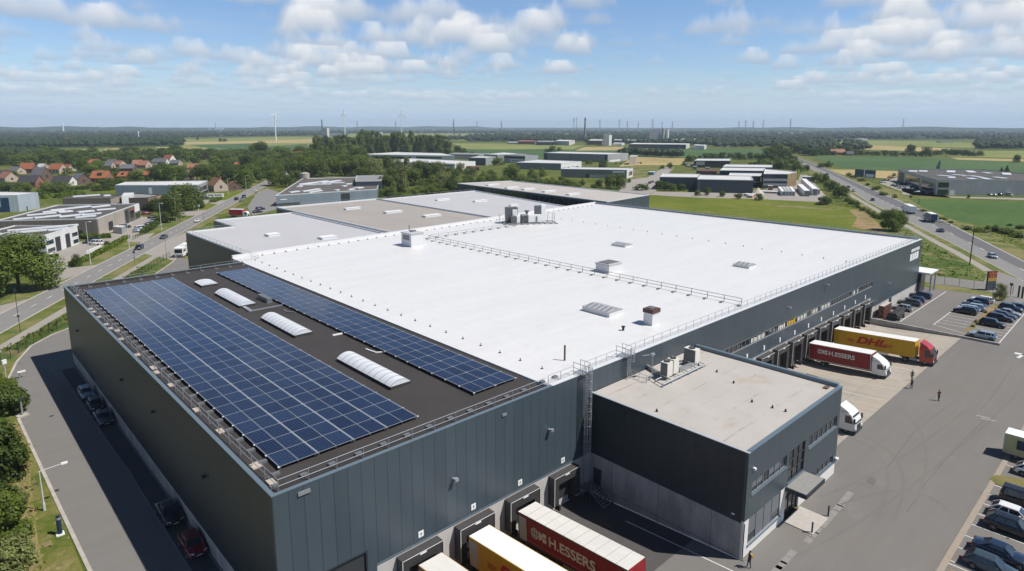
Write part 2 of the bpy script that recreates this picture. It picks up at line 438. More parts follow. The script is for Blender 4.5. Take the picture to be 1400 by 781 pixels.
def pv_mat():
    m, t, b = new_mat('solar_cells')
    P = t.n('ShaderNodeNewGeometry').outputs['Position']; sp = t.n('ShaderNodeSeparateXYZ', i={0: P})
    n = t.n('ShaderNodeObjectInfo').outputs['Random']
    c = t.mix(n, (0.008, 0.015, 0.040), (0.017, 0.030, 0.068))
    lx = t.math('LESS_THAN', t.math('FRACT', t.math('DIVIDE', sp.outputs[0], 0.27)), 0.10)
    ly = t.math('LESS_THAN', t.math('FRACT', t.math('DIVIDE', sp.outputs[1], 0.40)), 0.05)
    c = t.mix(t.math('MULTIPLY', lx, 0.35), c, (0.12, 0.165, 0.25))
    c = t.mix(t.math('MULTIPLY', ly, 0.18), c, (0.16, 0.22, 0.34))
    t.l.new(c, b.inputs['Base Color']); b.inputs['Roughness'].default_value = 0.12; b.inputs['Specular IOR Level'].default_value = 0.55
    return m
M_PV = pv_mat()

# ------------------------------------------------------------------ warehouse
HM, D0, L0 = 13.57, 87.6, 163.7
ZR = 13.22
wh = thing('warehouse', 'huge blue-grey logistics warehouse with a bright white flat roof and loading docks', 'warehouse', (0, 0, 0))
# cladding: near facade, left wall, far end
b = MB()
def wall(mb, p, q, z0, z1, th=0.3, m=0):
    """upright slab from p to q, its thickness to the left of p->q"""
    p = Vector(p); q = Vector(q); d = (q-p).normalized(); nrm = Vector((-d.y, d.x))
    mb.prism([p, q, q+nrm*th, p+nrm*th], z0, z1, m, cap0=True)
b.box(0, 4.0, 0, 0.3, 0, HM); b.box(4.0, 7.6, 0, 0.3, 5.3, HM); b.box(7.6, 8.6, 0, 0.3, 0, HM)
b.box(8.6, 59.6, 0, 0.3, 3.6, HM)
b.box(59.6, 130, 0, 0.3, 8.55, HM); b.box(59.6, 130, 0, 0.3, 5.05, 7.4); b.box(59.6, 66, 0, 0.3, 7.4, 8.55)
b.box(130, L0, 0, 0.3, 2.6, HM)
b.build('cladding_wall', M_CLAD, wh)
b = MB(); b.box(-0.001, 0.3, 0.3, D0, 1.9, HM); b.build('cladding_wall', M_CLADD, wh)  # left wall: same cladding as the facade, its shade put into a darker colour
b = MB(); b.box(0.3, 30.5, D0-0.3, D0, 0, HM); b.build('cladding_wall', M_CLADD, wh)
b = MB(); b.box(L0-0.3, L0, 0.3, 104.7, 0, HM); b.build('cladding_wall', M_CLAD, wh)
b = MB(); b.box(0.06, 0.4, 0.3, D0-0.3, 0, 1.9); b.build('plinth', M_CONCD, wh)
b = MB(); b.box(8.6, 36.9, 0.08, 0.35, -1.3, 3.6); b.box(59.3, 130, 0.08, 0.35, -1.3, 5.05); b.box(130, L0-0.02, 0.06, 0.35, 0, 2.6)
b.build('plinth', M_CONC, wh)
# roofs
b = MB(); b.box(0.3, 30.4, 0.3, D0-0.3, ZR-0.4, ZR); b.build('dark_roof', M_BITUM, wh)
b = MB(); b.prism([(30.5, 0.35), (L0-0.35, 0.35), (L0-0.35, 104.6), (30.5, 93.6)], 12.6, 13.42); b.build('white_roof', M_WROOF, wh)
b = MB()
b.box(-0.03, 30.5, -0.03, 0.33, HM, HM+0.07); b.box(-0.03, 0.33, 0.33, D0, HM, HM+0.07); b.box(0.33, 30.5, D0-0.33, D0+0.03, HM, HM+0.07)
b.build('parapet_coping', M_COPE, wh)
b = MB()
b.box(30.5, L0+0.03, -0.03, 0.6, HM, HM+0.06); b.build('parapet_coping', M_WCOPE, wh)
b = MB(); b.box(L0-0.6, L0+0.03, 0.6, 104.6, HM-0.05, HM+0.35); b.build('parapet_coping', mat('pale_blue_coping', (0.24, 0.29, 0.36), 0.4, var=.08), wh)
b = MB(); b.prism([(30.5, 93.2), (L0, 104.4), (L0, 105.1), (30.5, 93.9)], 12.6, 14.0); b.build('upstand', M_WROOF, wh)
# inner face of the dark roof's parapet
b = MB(); b.box(0.3, 30.3, 0.3, 0.36, ZR, HM-0.01); b.box(0.3, 0.36, 0.36, D0-0.36, ZR, HM-0.01); b.box(0.36, 30.3, D0-0.36, D0-0.3, ZR, HM-0.01)
b.build('parapet_lining', M_BITUM, wh)
b = MB(); b.box(4.05, 7.55, 0.12, 0.2, 0, 5.25); o = b.build('sectional_door', M_DARKP, wh)
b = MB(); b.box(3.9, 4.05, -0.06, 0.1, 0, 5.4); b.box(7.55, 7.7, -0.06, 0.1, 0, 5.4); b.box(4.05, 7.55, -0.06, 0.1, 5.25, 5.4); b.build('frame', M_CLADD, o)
# window strip with mullions and things glimpsed behind
b = MB(); b.box(66, 130, 0.16, 0.2, 7.4, 8.55); ws = b.build('window_strip', M_GLASS, wh)
b = MB(); x = 66.0
while x < 130: b.box(x, x+0.07, 0.08, 0.17, 7.4, 8.55); x += 1.33
b.box(66, 130, -0.03, 0.16, 7.33, 7.42); b.box(66, 130, -0.02, 0.16, 8.5, 8.56); b.build('frame', M_ALU, ws)
for x0, w, mt in ((76, 5, M_CREAM), (85.5, 3.2, M_CREAM), (88.8, 3.4, M_YELLOW), (93, 4, M_CREAM), (99, 3, M_CREAM), (103, 5, M_CREAM), (119, 1.6, M_WHITE), (121.5, 1.2, M_WHITE)):
    b = MB(); n = int(w/0.66)
    for k in range(n): b.box(x0+k*0.66, x0+k*0.66+0.5, 0.145, 0.159, 7.5, 8.35-0.25*R.random())
    b.build('roller_blind', mt, ws)
# drip flashing under the panels
b = MB(); b.box(8.6, 36.9, -0.05, 0.02, 3.54, 3.6); b.box(59.6, 130, -0.05, 0.02, 4.98, 5.05); b.box(130, L0, -0.05, 0.02, 2.54, 2.6); b.build('flashing', M_COPE, wh)
# dock shelters
def shelter(x0, x1, zt, zb, shut=True):
    b = MB(); y = -0.85
    w = 0.75
    b.box(x0, x0+w, y, 0.05, zb, zt-0.95, 0); b.box(x1-w, x1, y, 0.05, zb, zt-0.95, 0)
    b.prism([(x0, y), (x1, y), (x1, 0.05), (x0, 0.05)], zt-0.95, zt, 0, cap0=True)
    b.box(x0-0.02, x0+0.06, y-0.05, y-0.003, zb, zt); b.box(x1-0.06, x1+0.02, y-0.05, y-0.003, zb, zt); b.box(x0+0.06, x1-0.06, y-0.05, y-0.003, zt-0.07, zt+0.02)
    o = b.build('dock_shelter', M_DOCKS, wh)
    b = MB(); b.box(x0-0.03, x0-0.003, y, 0.05, zb, zt); b.box(x1+0.003, x1+0.03, y, 0.05, zb, zt); b.box(x0-0.03, x1+0.03, y, 0.05, zt+0.004, zt+0.03); b.build('side_curtain', mat('brown_grey_sheet', (0.055, 0.052, 0.052), 0.6, var=0.2, scale=0.8), o)
    b = MB(); b.box(x0-0.03, x0+0.03, y-0.06, y-0.051, zb, zt+0.02); b.box(x0-0.03, x1+0.02, y-0.06, y-0.051, zt-0.03, zt+0.03); b.build('edge_trim', M_WHITE, o)
    b = MB(); b.box(x0+w+0.05, x1-w-0.05, 0.0, 0.07, zb-0.1, zt-0.9); b.build('dock_door', M_DARKP, o)
    for xb in (x0+w-0.1, x1-w-0.15): b = MB(); b.box(xb, xb+0.25, -1.0, 0.05, zb-0.7, zb-0.1); b.build('bumper', M_BLACK, o)
    b = MB(); b.box((x0+x1)/2-0.35, (x0+x1)/2+0.35, y-0.075, y-0.061, zt-0.22, zt-0.06); b.build('lamp', M_WHITE, o)
    return o
for x0, x1 in ((10.6, 15.0), (17.1, 21.4), (23.6, 27.8), (30.1, 34.2)): shelter(x0, x1, 3.2, -0.1)
for i in range(11): x0 = 66.6+5.72*i; shelter(x0, x0+4.4, 4.6, 0.35)
# dock number plates, wall lamps, camera, downpipes
for x, z in ((13.2, 4.3), (19.4, 4.3), (25.7, 4.3), (32.3, 4.3)):
    b = MB(); b.box(x-0.28, x+0.28, -0.04, -0.003, z-0.3, z+0.3); o = b.build('number_plate', M_WHITE, wh)
    b = MB(); b.box(x-0.07, x+0.07, -0.046, -0.041, z-0.14, z+0.14); b.build('worn_print', M_GALVD, o)
for i in range(11):
    x = 68.8+5.72*i; b = MB(); b.box(x-0.2, x+0.2, -0.1, -0.003, 5.35, 6.1); b.build('number_plate', M_WHITE, wh)
for x, z in ((2.2, 5.2), (17.0, 8.3), (30.0, 8.8), (88.0, 11.0), (104.0, 12.2), (140, 6.4)):
    b = MB(); b.box(x-0.16, x+0.16, -0.5, -0.003, z-0.06, z+0.06); b.box(x-0.2, x+0.2, -0.6, -0.3, z-0.12, z+0.16); b.build('wall_lamp', M_GALV, wh)
b = MB(); b.box(2.0, 3.0, -0.12, -0.003, HM-0.75, HM-0.45); b.build('floodlight', M_ALU, wh)
b = MB(); b.box(23.2, 23.75, -0.12, -0.003, HM-1.1, HM-0.85); b.build('floodlight', M_ALU, wh)
for y, z in ((78, 8.0), (48, 8.5), (33, 9.2), (16, 8.5)):
    b = MB(); b.box(-0.35, -0.004, y-0.2, y+0.2, z-0.1, z+0.1); b.build('wall_lamp', M_DARKP, wh)
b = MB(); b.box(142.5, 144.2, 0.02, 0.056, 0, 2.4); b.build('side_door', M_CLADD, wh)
b = MB()   # gate opening with wheel stops: white roofline mark on the far end of the facade
def blocks(mb, x0, z0, ws, h, y=-0.03):
    x = x0
    for w in ws: mb.box(x, x+w, y, -0.003, z0, z0+h); x += w+0.25
blocks(b, 155.5, 11.3, (1.0, 0.8, 1.0, 0.5, 0.9, 0.9), 0.75); blocks(b, 155.0, 9.2, (1.6, 1.2, 1.3, 1.7), 1.7)
b.build('facade_mark', M_WHITE, wh)
# barrel skylights on the dark roof
def barrel(x0, x1, y0, y1, z=ZR, h=0.55):
    b = MB(); b.box(x0, x1, y0, y1, z, z+0.35); o = b.build('skylight_kerb', M_BITUM, wh)
    b = MB(); n = 10; rings = []
    for y in (y0-0.02, y1+0.02):
        rings.append([(x0-0.03+(x1-x0+0.06)*i/n, y, z+0.36+h*math.sin(PI*i/n)**0.8) for i in range(n+1)])
    b.loft(rings); k = b.build('skylight_dome', M_POLY, o)
    b = MB(); ny = max(2, int((y1-y0)/1.1))
    for j in range(ny+1):
        y = y0+(y1-y0)*j/ny
        rr = [[(x0-0.05+(x1-x0+0.1)*i/n, yy, z+0.365+dz+h*math.sin(PI*i/n)**0.8) for i in range(n+1)] for yy, dz in ((y-0.04, 0.012), (y+0.04, 0.012))]
        b.loft(rr, caps=False)
    b.build('glazing_bar', M_ALU, o)
for y0, y1 in ((11.6, 23.4), (35.0, 46.2), (54.5, 65.5)): barrel(17.7, 20.2, y0, y1)
barrel(17.7, 20.4, 72.0, 76.0, h=0.25)
# rooflights on the white roof
def rooflight(x0, x1, y0, y1, z, h, slat=True, par=None):
    par = par or wh
    b = MB(); b.box(x0, x1, y0, y1, z, z+h); o = b.build('rooflight_kerb', M_WROOF, par)
    b = MB(); cx = (x0+x1)/2; e = 0.06
    b.add([(x0-e, y0-e, z+h+.004), (x1+e, y0-e, z+h+.004), (x1+e, y1+e, z+h+.004), (x0-e, y1+e, z+h+.004), (cx, y0+0.5, z+h+0.38), (cx, y1-0.5, z+h+0.38)], [(0, 1, 4), (1, 2, 5, 4), (2, 3, 5), (3, 0, 4, 5)])
    k = b.build('rooflight_glazing', mat('dusty_roof_glass', (0.26, 0.27, 0.29), 0.3, var=0.12), o)
    b = MB(); n = max(3, int((y1-y0)/1.0))
    for j in range(n+1):
        y = y0+0.3+(y1-y0-0.6)*j/n
        b.add([(x0-e, y-.06, z+h+.02), (x0-e, y+.06, z+h+.02), (cx, y+.06, z+h+.4), (cx, y-.06, z+h+.4)], [(0, 3, 2, 1)])
        b.add([(x1+e, y-.06, z+h+.02), (x1+e, y+.06, z+h+.02), (cx, y+.06, z+h+.4), (cx, y-.06, z+h+.4)], [(0, 1, 2, 3)])
    b.build('glazing_bar', M_WHITE, o)
rooflight(55.0, 58.2, 11.8, 17.0, 13.42, 0.7)
rooflight(101.3, 104.2, 44.0, 48.0, 13.42, 0.45)
rooflight(101.0, 104.0, 13.6, 17.0, 13.42, 0.5)

# rear halls: lower wings behind the white roof, each its own volume
def hall(name, label, poly, h, wallm, roofm, upst=0.35, lights=(), cope=None):
    base = (poly[0][0], poly[0][1], 0)
    o = thing(name, label, 'building', base)
    b = MB(); b.prism(poly, 0, h-0.05); b.build('wall', wallm, o)
    # parapet ring and roof inside it
    c = Vector((sum(p[0] for p in poly)/len(poly), sum(p[1] for p in poly)/len(poly)))
    b = MB(); b.poly([(p[0], p[1], h) for p in poly]); b.build('roof', roofm, o)
    b = MB(); n = len(poly)
    for i in range(n):
        p = Vector(poly[i]); q = Vector(poly[(i+1) % n]); d = (q-p).normalized(); nr = Vector((-d.y, d.x))*0.35
        b.prism([p-d*0.02, q-d*0.36, q-d*0.36+nr, p-d*0.02+nr] if True else 0, h+0.004, h+upst)
    b.build('parapet', cope or M_WCOPE, o)
    for (x0, x1, y0, y1) in lights:
        b = MB(); b.box(x0, x1, y0, y1, h+.004, h+0.5); k = b.build('rooflight', M_POLY, o)
        b = MB(); b.box(x0-0.08, x1+0.08, y0-0.08, y1+0.08, h+0.5, h+0.62); b.build('frame', M_WHITE, k)
    return o
W1 = [(34.4, 94.5), (72.3, 97.6), (72.3, 157.2), (47.4, 156.2), (47.2, 139.2), (34.4, 138.2)]
hall('rear_hall', 'light grey flat-roofed hall with a notched corner behind the white roof, beside the road', W1, 13.0, M_CLADG, M_GREYR,
     lights=((48, 51, 117, 119.6), (56, 60, 103.5, 106)))
W2 = [(72.7, 97.8), (111.4, 101), (112.6, 171.2), (72.7, 170.4)]
hall('rear_hall', 'flat-roofed hall with weathered tan roof felt and four pale rooflights', W2, 13.3, M_CLADG, M_TANR, upst=0.5,
     lights=((88, 93.5, 150, 151.6), (93, 99, 133, 134.8), (97, 103, 117, 119)))
W3 = [(112.9, 101.2), (150.0, 103.8), (163.0, 172.5), (112.9, 171.4)]
hall('rear_hall', 'pale grey flat-roofed hall between the tan roof and the rooftop plant', W3, 13.0, M_CLADG, M_GREYR,
     lights=((128, 134, 153, 154.4), (136, 142, 140, 141.4), (137.5, 141, 122, 123)))
W4 = [tuple(G(px, py, 13)[:2]) for px, py in ((625, 251.5), (830, 277), (888, 267), (700, 248))]
w4 = hall('rear_hall', 'long low hall with a ribbon of windows under its buff roof', W4, 13.0, M_CLAD, mat('buff_roof_felt', (0.43, 0.40, 0.37), 0.8, var=0.1, scale=0.1),
          lights=[(G(px, py, 13).x-1, G(px, py, 13).x+6, G(px, py, 13).y-1, G(px, py, 13).y+1) for px, py in ((668, 254), (694, 258), (717, 260), (745, 263), (778, 267))])
b = MB(); p = Vector(W4[0]); q = Vector(W4[1]); d = (q-p).normalized(); nr = Vector((d.y, -d.x))
n = 34
for i in range(n):
    a = p+(q-p)*((i+0.08)/n); c = p+(q-p)*((i+0.92)/n)
    b.prism([a, c, c+nr*0.08, a+nr*0.08], 9.2, 12.3)
b.build('window_ribbon', M_GLASS, w4)

# ------------------------------------------------------------------ office annex
A0, A1, AY, HA = 36.8, 59.5, -19.2, 11.0
an = thing('office_annex', 'two-storey blue-grey office annex with pale flat roof jutting from the warehouse', 'building', (A0, AY, 0))
b = MB()   # side wall, cladding above concrete
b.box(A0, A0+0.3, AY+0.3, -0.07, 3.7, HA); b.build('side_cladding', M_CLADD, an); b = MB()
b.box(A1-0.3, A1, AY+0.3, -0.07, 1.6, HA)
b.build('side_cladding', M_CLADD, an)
b = MB(); b.box(A0+0.05, A0+0.3, AY+0.05, 0.0, -1.3, 3.7); b.build('side_plinth', M_CONCD, an); b = MB(); b.box(A1-0.3, A1-0.06, AY+0.3, 0, -1.3, 1.6); b.build('side_plinth', M_CONCD, an)
wins = [(37.9, 45.4, 6.4, 7.7), (50.9, 58.7, 6.35, 7.7), (37.8, 44.7, 1.1, 4.0), (52.2, 58.6, 1.75, 2.75), (46.0, 49.9, 4.25, 7.75)]
def pierced(mb, x0, x1, z0, z1, holes, y0, y1):
    xs = sorted({x0, x1, *[h[0] for h in holes], *[h[1] for h in holes]}); zs = sorted({z0, z1, *[h[2] for h in holes], *[h[3] for h in holes]})
    xs = [x for x in xs if x0 <= x <= x1]; zs = [z for z in zs if z0 <= z <= z1]
    for xa, xb in zip(xs, xs[1:]):
        for za, zb in zip(zs, zs[1:]):
            cx, cz = (xa+xb)/2, (za+zb)/2
            if any(h[0] < cx < h[1] and h[2] < cz < h[3] for h in holes): continue
            mb.box(xa, xb, y0, y1, za, zb)
b = MB()
pierced(b, A0, 45.9, 4.0, HA, wins, AY, AY+0.3); pierced(b, 45.9, 50.05, 4.2, HA, wins, AY, AY+0.3); pierced(b, 50.05, A1, 1.55, HA, wins, AY, AY+0.3)
b.build('front_cladding', M_CLAD, an)
b = MB()
pierced(b, A0+0.02, 45.9, -0.6, 4.0, wins, AY+0.05, AY+0.3); b.box(50.0, A1-0.02, AY+0.05, AY+0.3, -0.6, 1.55); b.box(49.4, 50.0, AY+0.05, AY+0.3, -0.6, 4.2); b.box(45.9, 49.4, AY+0.05, AY+0.3, 3.4, 4.2)
b.build('front_plinth', mat('white_render', (0.66, 0.64, 0.61), 0.8, var=0.07), an)
for i, (x0, x1, z0, z1) in enumerate(wins):
    b = MB(); b.box(x0, x1, AY+0.16, AY+0.22, z0, z1); o = b.build('window', M_GLASS, an)
    b = MB(); n = {0: 6, 1: 6, 2: 4, 3: 5, 4: 3}[i]
    for k in range(n+1):
        x = x0+(x1-x0)*k/n; b.box(max(x0, x-0.04), min(x1, x+0.04), AY+0.09, AY+0.159, z0, z1)
    b.box(x0, x1, AY+0.06, AY+0.155, z0, z0+0.06); b.box(x0, x1, AY+0.06, AY+0.155, z1-0.06, z1)
    if i == 4:
        for z in (5.4, 6.55): b.box(x0, x1, AY+0.06, AY+0.155, z, z+0.08)
    b.build('frame', M_ALU if i != 4 else M_DARKP, o)
    b = MB(); b.box(x0-0.1, x1+0.1, AY-0.1, AY+0.05, z0-0.12, z0-0.02); b.build('sill', M_COPE, o)
    if i in (2, 0):
        b = MB()
        for k in range(n):
            xa = x0+(x1-x0)*k/n+0.08; xb = x0+(x1-x0)*(k+1)/n-0.08
            if i == 2: b.box(xa, xb, AY+0.145, AY+0.158, z0+(0.9 if k in (0, 3) else 0.1), z1-0.08)
            elif k in (0, 1, 3, 4): b.box(xa, xb, AY+0.145, AY+0.158, z0+0.5*R.random(), z1-0.08)
        b.build('roller_blind', mat('grey_blind', (0.14, 0.15, 0.165), 0.6, var=0.1), o)
b = MB(); b.box(46.0, 49.35, AY+0.25, AY+0.3, 0, 3.4); o = b.build('entrance_door', M_GLASS, an)
b = MB()
for x in (46.0, 47.1, 48.2, 49.27): b.box(x, x+0.08, AY+0.18, AY+0.249, 0, 3.4)
b.box(46.0, 49.35, AY+0.17, AY+0.248, 3.3, 3.4); b.box(46.0, 49.35, AY+0.17, AY+0.248, 2.25, 2.33); b.build('frame', M_DARKP, o)
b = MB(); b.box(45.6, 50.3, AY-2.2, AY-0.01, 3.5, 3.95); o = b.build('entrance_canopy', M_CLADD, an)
b = MB(); b.box(45.7, 50.2, AY-2.1, AY-0.03, 3.954, 3.99); b.build('canopy_top', mat('gravel_grey', (0.24, 0.235, 0.225), 0.9, var=0.3, scale=3), o)
b = MB(); b.box(A0+0.3, A1-0.3, AY+0.3, -0.06, HA-0.6, HA-0.12); b.build('roof', M_AROOF, an)
b = MB(); b.box(A0-0.03, A0+0.3, AY-0.03, -0.06, HA, HA+0.06); b.build('parapet_coping', mat('pale_coping', (0.40, 0.42, 0.44), 0.4, var=0.08), an)
b = MB(); b.box(A0+0.3, A1, AY-0.03, AY+0.4, HA, HA+0.1); b.build('parapet_coping', M_COPE, an)
b = MB(); b.box(A1-0.45, A1+0.03, AY+0.4, -0.06, HA-0.1, HA+0.35); b.build('parapet_coping', M_COPE, an)
b = MB(); b.box(A0-0.02, A0+0.04, -1.9, -0.75, -0.1, 2.05); b.build('side_door', M_DARKP, an)
b = MB(); b.box(A0+1.0, A0+1.25, AY-0.25, AY-0.003, 9.0, 9.2); b.build('security_camera', M_WHITE, an)
b = MB(); b.box(A0-0.12, A0-0.003, AY+1.0, AY+1.3, 4.3, 4.42); b.build('wall_lamp', M_WHITE, an)
b = MB(); b.box(A1-0.3, A1+0.2, AY-0.3, AY-0.003, 1.9, 2.1); b.build('wall_lamp', M_WHITE, an)
b = MB(); b.box(45.6, 49.6, AY-3.1, AY-0.1, 0, 0.1); b.build('doorstep', M_BRICKP, an)
for x in (45.9, 50.1):
    b = MB(); b.tube((x, AY-2.9, 0), (x, AY-2.9, 1.15), 0.09, 8); b.tube((x, AY-2.9, 1.15), (x, AY-2.9, 1.2), 0.11, 8)
    o = b.build('bollard', M_DARKP, loc=(x, AY-2.9, 0)); tag(o, 'dark bollard at the '+('near' if x < 48 else 'far')+' side of the office entrance doorstep', 'bollard', 'entrance bollards')

# steel stair at the side door
st = thing('steel_stair', 'short blue-grey steel stair and landing at the annex side door', 'stairs', (36.0, -1.5, -1.0))
b = MB(); b.box(34.9, 36.8, -2.0, -0.2, 0.05, 0.12); b.build('landing', M_GALVD, st)
b = MB()
for i in range(6): b.box(35.0, 36.6, -2.3-0.3*i, -2.05-0.3*i, -0.08-0.18*i, -0.04-0.18*i)
b.build('treads', M_GALVD, st)
for x in (34.95, 36.65):
    b = MB(); b.tube((x, -2.0, 0.08), (x, -3.9, -1.05), 0.06); b.tube((x, -2.0, 1.1), (x, -3.9, 0.0), 0.03); b.tube((x, -2.0, 0.6), (x, -3.9, -0.5), 0.02)
    b.tube((x, -2.0, 0.08), (x, -2.0, 1.1), 0.03); b.tube((x, -3.9, -1.05), (x, -3.9, 0.0), 0.03); b.build('handrail', M_GALVD, st)
b = MB()
for x, y in ((34.95, -0.3), (34.95, -1.9)): b.tube((x, y, -1.1), (x, y, 1.1), 0.035)
b.tube((34.95, -0.3, 1.1), (34.95, -1.9, 1.1), 0.03); b.tube((34.95, -0.3, 0.6), (34.95, -1.9, 0.6), 0.02); b.build('landing_rail', M_GALVD, st)

# ------------------------------------------------------------------ ladders
def caged_ladder(x, y, zb, zt, label):
    o = thing('caged_ladder', label, 'ladder', (x, y, zb))
    b = MB()
    for s in (-0.25, 0.25): b.tube((x+s, y, zb), (x+s, y, zt+1.1), 0.045)
    b.build('stile', M_GALV, o)
    b = MB(); z = zb+0.3
    while z < zt: b.tube((x-.25, y, z), (x+.25, y, z), 0.025, 5); z += 0.3
    b.build('rung', M_GALV, o)
    b = MB(); z = zb+2.4; n = 8
    while z < zt+1.0:
        pts = [(x+0.42*math.cos(PI+PI*i/n), y-0.72*abs(math.sin(PI*i/n)), z) for i in range(n+1)]; b.path(pts, 0.03, 5); z += 0.9
    for i in range(1, n): b.tube((x+0.42*math.cos(PI+PI*i/n), y-0.72*math.sin(PI*i/n), zb+2.4), (x+0.42*math.cos(PI+PI*i/n), y-0.72*math.sin(PI*i/n), zt+1.0), 0.022, 4)
    b.build('safety_cage', M_GALV, o)
    b = MB()
    b.box(x-0.6, x+0.6, y+0.15, y+1.5, zt+0.05, zt+0.1)
    for sx in (-0.6, 0.6):
        for sy in (0.1, 1.5): b.tube((x+sx, y+sy, zt), (x+sx, y+sy, zt+1.25), 0.04)
        for z in (0.65, 1.25): b.tube((x+sx, y+0.1, zt+z), (x+sx, y+1.5, zt+z), 0.035)
    b.build('top_platform', M_GALV, o)
    return o
caged_ladder(35.5, -0.55, -1.0, 13.6, 'tall galvanised caged ladder running from the dock yard to the warehouse roof')
caged_ladder(43.4, -0.45, 10.9, 13.6, 'short galvanised caged ladder from the annex roof to the white roof')

# ------------------------------------------------------------------ railings on the roofs
def railing(pts, label, step=2.5, h=1.05, rails=(0.5, 1.05), foot=True, m=None, name='roof_railing', inset=None, thick=0.03, group=None):
    m = m or M_GALV
    p0 = Vector(pts[0]); o = thing(name, label, 'railing', pts[0], group=group)
    b = MB()
    for a, c in zip(pts, pts[1:]):
        a = Vector(a); c = Vector(c)
        for z in rails: b.tube(a+Vector((0, 0, z)), c+Vector((0, 0, z)), thick, 5)
    b.build('rail', m, o)
    for a, c in zip(pts, pts[1:]):
        a = Vector(a); c = Vector(c); n = max(1, round((c-a).length/step))
        d = (c-a).normalized(); nr = Vector((-d.y, d.x, 0))
        for i in range(n):
            p = a+(c-a)*(i/n)
            b = MB(); b.tube(p, p+Vector((0, 0, h)), thick*1.15, 5)
            k = b.build('post', m, o)
            if foot:
                b = MB(); b.tube(p+Vector((0, 0, .05)), p+nr*0.9+Vector((0, 0, .05)), 0.03, 4)
                e = p+nr*0.9; b.box(e.x-.3, e.x+.3, e.y-.2, e.y+.2, e.z, e.z+.2); b.build('foot', M_GALVD, k)
    return o
railing([(0.9, 0.9, ZR), (30.4, 0.9, ZR)], 'galvanised guard railing along the front edge of the dark solar roof', 2.5)
railing([(30.6, 0.75, 13.45), (34.6, 0.75, 13.45)], 'short guard railing on the white roof left of the tall caged ladder', 2.0)
railing([(0.9, 86.6, ZR), (0.9, 0.9, ZR)], 'long guard railing with weighted feet along the left edge of the solar roof', 2.6)
railing([(30.0, 86.6, ZR), (0.9, 86.6, ZR)], 'guard railing along the far short edge of the solar roof', 2.6)
railing([(36.6, 0.75, 13.45), (42.6, 0.75, 13.45)], 'guard railing on the white roof edge between the two ladders', 1.9, foot=False)
railing([(44.3, 0.75, 13.45), (77.0, 0.75, 13.45)], 'guard railing on the white roof edge from the short ladder to the walkway', 1.9, foot=False)
railing([(77.4, 0.75, 13.45), (163.0, 0.75, 13.45)], 'long guard railing on the white roof edge above the far loading docks', 1.9, foot=False)
railing([(163.0, 0.8, 13.45), (163.0, 103.5, 13.45)], 'guard railing on the far end of the white roof beside the meadow', 2.4, foot=False)
railing([(34.6, 138.0, 13.0), (34.6, 89.5, 13.0), (31.0, 88.0, 13.42)], 'guard railing along the roadside edge of the light grey hall', 2.6, foot=False)
railing([(47.4, 139.2, 13.0), (34.7, 138.2, 13.0)], 'guard railing across the near side of the notch in the light grey hall', 2.6, foot=False)
railing([(47.5, 156.0, 13.0), (47.4, 139.6, 13.0)], 'guard railing down the inner side of the notch in the light grey hall', 2.6, foot=False)
railing([(112.4, 171.0, 13.3), (72.8, 170.2, 13.3)], 'guard railing along the back edge of the tan roof', 2.8, foot=False)
railing([(162.6, 172.3, 13.0), (113.2, 171.2, 13.0)], 'guard railing along the back edge of the pale grey roof', 2.8, foot=False)
# free-standing walkway railing across the white roof with weighted feet
railing([(75.5, 1.9, 13.43), (74.8, 40.0, 13.43), (74.4, 84.0, 13.43)], 'free-standing walkway railing with heavy feet crossing the white roof', 2.9, m=M_GALVD, thick=0.045)
railing([(74.6, 84.0, 13.43), (108.0, 84.8, 13.43)], 'free-standing railing from the white roof hut to the rooftop plant', 3.0, m=M_GALVD, thick=0.04)

# anchors of the fall-arrest lines
def anchors(a, c, n, label, size=0.11, jit=0.0):
    a = Vector(a); c = Vector(c); first = None
    for i in range(n):
        p = a+(c-a)*(i/max(1, n-1))
        if first is None:
            b = MB(); b.box(p.x-size, p.x+size, p.y-size, p.y+size, p.z, p.z+0.08); b.tube(p+Vector((0, 0, .08)), p+Vector((0, 0, .26)), 0.045, 6); b.tube(p+Vector((0, 0, .26)), p+Vector((0, 0, .30)), 0.08, 6)
            first = b.build('roof_anchor', M_DARKP, loc=p); tag(first, label, 'anchor', label)
        else:
            o = first.copy(); COL.objects.link(o); o.location = p
anchors((33.5, 4.5, 13.42), (33.2, 88, 13.42), 24, 'small dark anchor on the safety line beside the solar roof')
anchors((36.5, 92.4, 13.42), (158, 101.6, 13.42), 46, 'small dark anchor along the back upstand of the white roof', 0.2)
anchors((125, 86, 13.42), (122, 3.0, 13.42), 19, 'small dark anchor on the safety line crossing the far white roof')
anchors((56.4, -15.0, 10.88), (47.6, -12.2, 10.88), 1, 'x')
o = bpy.data.objects['roof_anchor.%03d' % 86] if 'roof_anchor.086' in bpy.data.objects else None
for o in [o for o in bpy.data.objects if o.get('label') == 'x']: bpy.data.objects.remove(o)
pts = [G(px, py, HA-0.12) for px, py in ((822, 506), (830, 506), (843, 500), (851, 496), (909, 488), (917, 490), (935, 493), (955, 500), (980, 509), (1003, 524), (1028, 550), (1056, 558), (1074, 563), (1085, 567), (889, 563), (898, 563))]
first = None
for p in pts:
    if first is None:
        b = MB(); b.tube(p, p+Vector((0, 0, .3)), 0.13, 8, r2=0.08); first = b.build('roof_vent', M_BLACK, loc=p); tag(first, 'small black vent stub on the annex roof', 'vent', 'vent stubs on the annex roof')
    elif A0+1 < p.x < A1-1 and AY+1 < p.y < -0.6:
        o = first.copy(); COL.objects.link(o); o.location = p
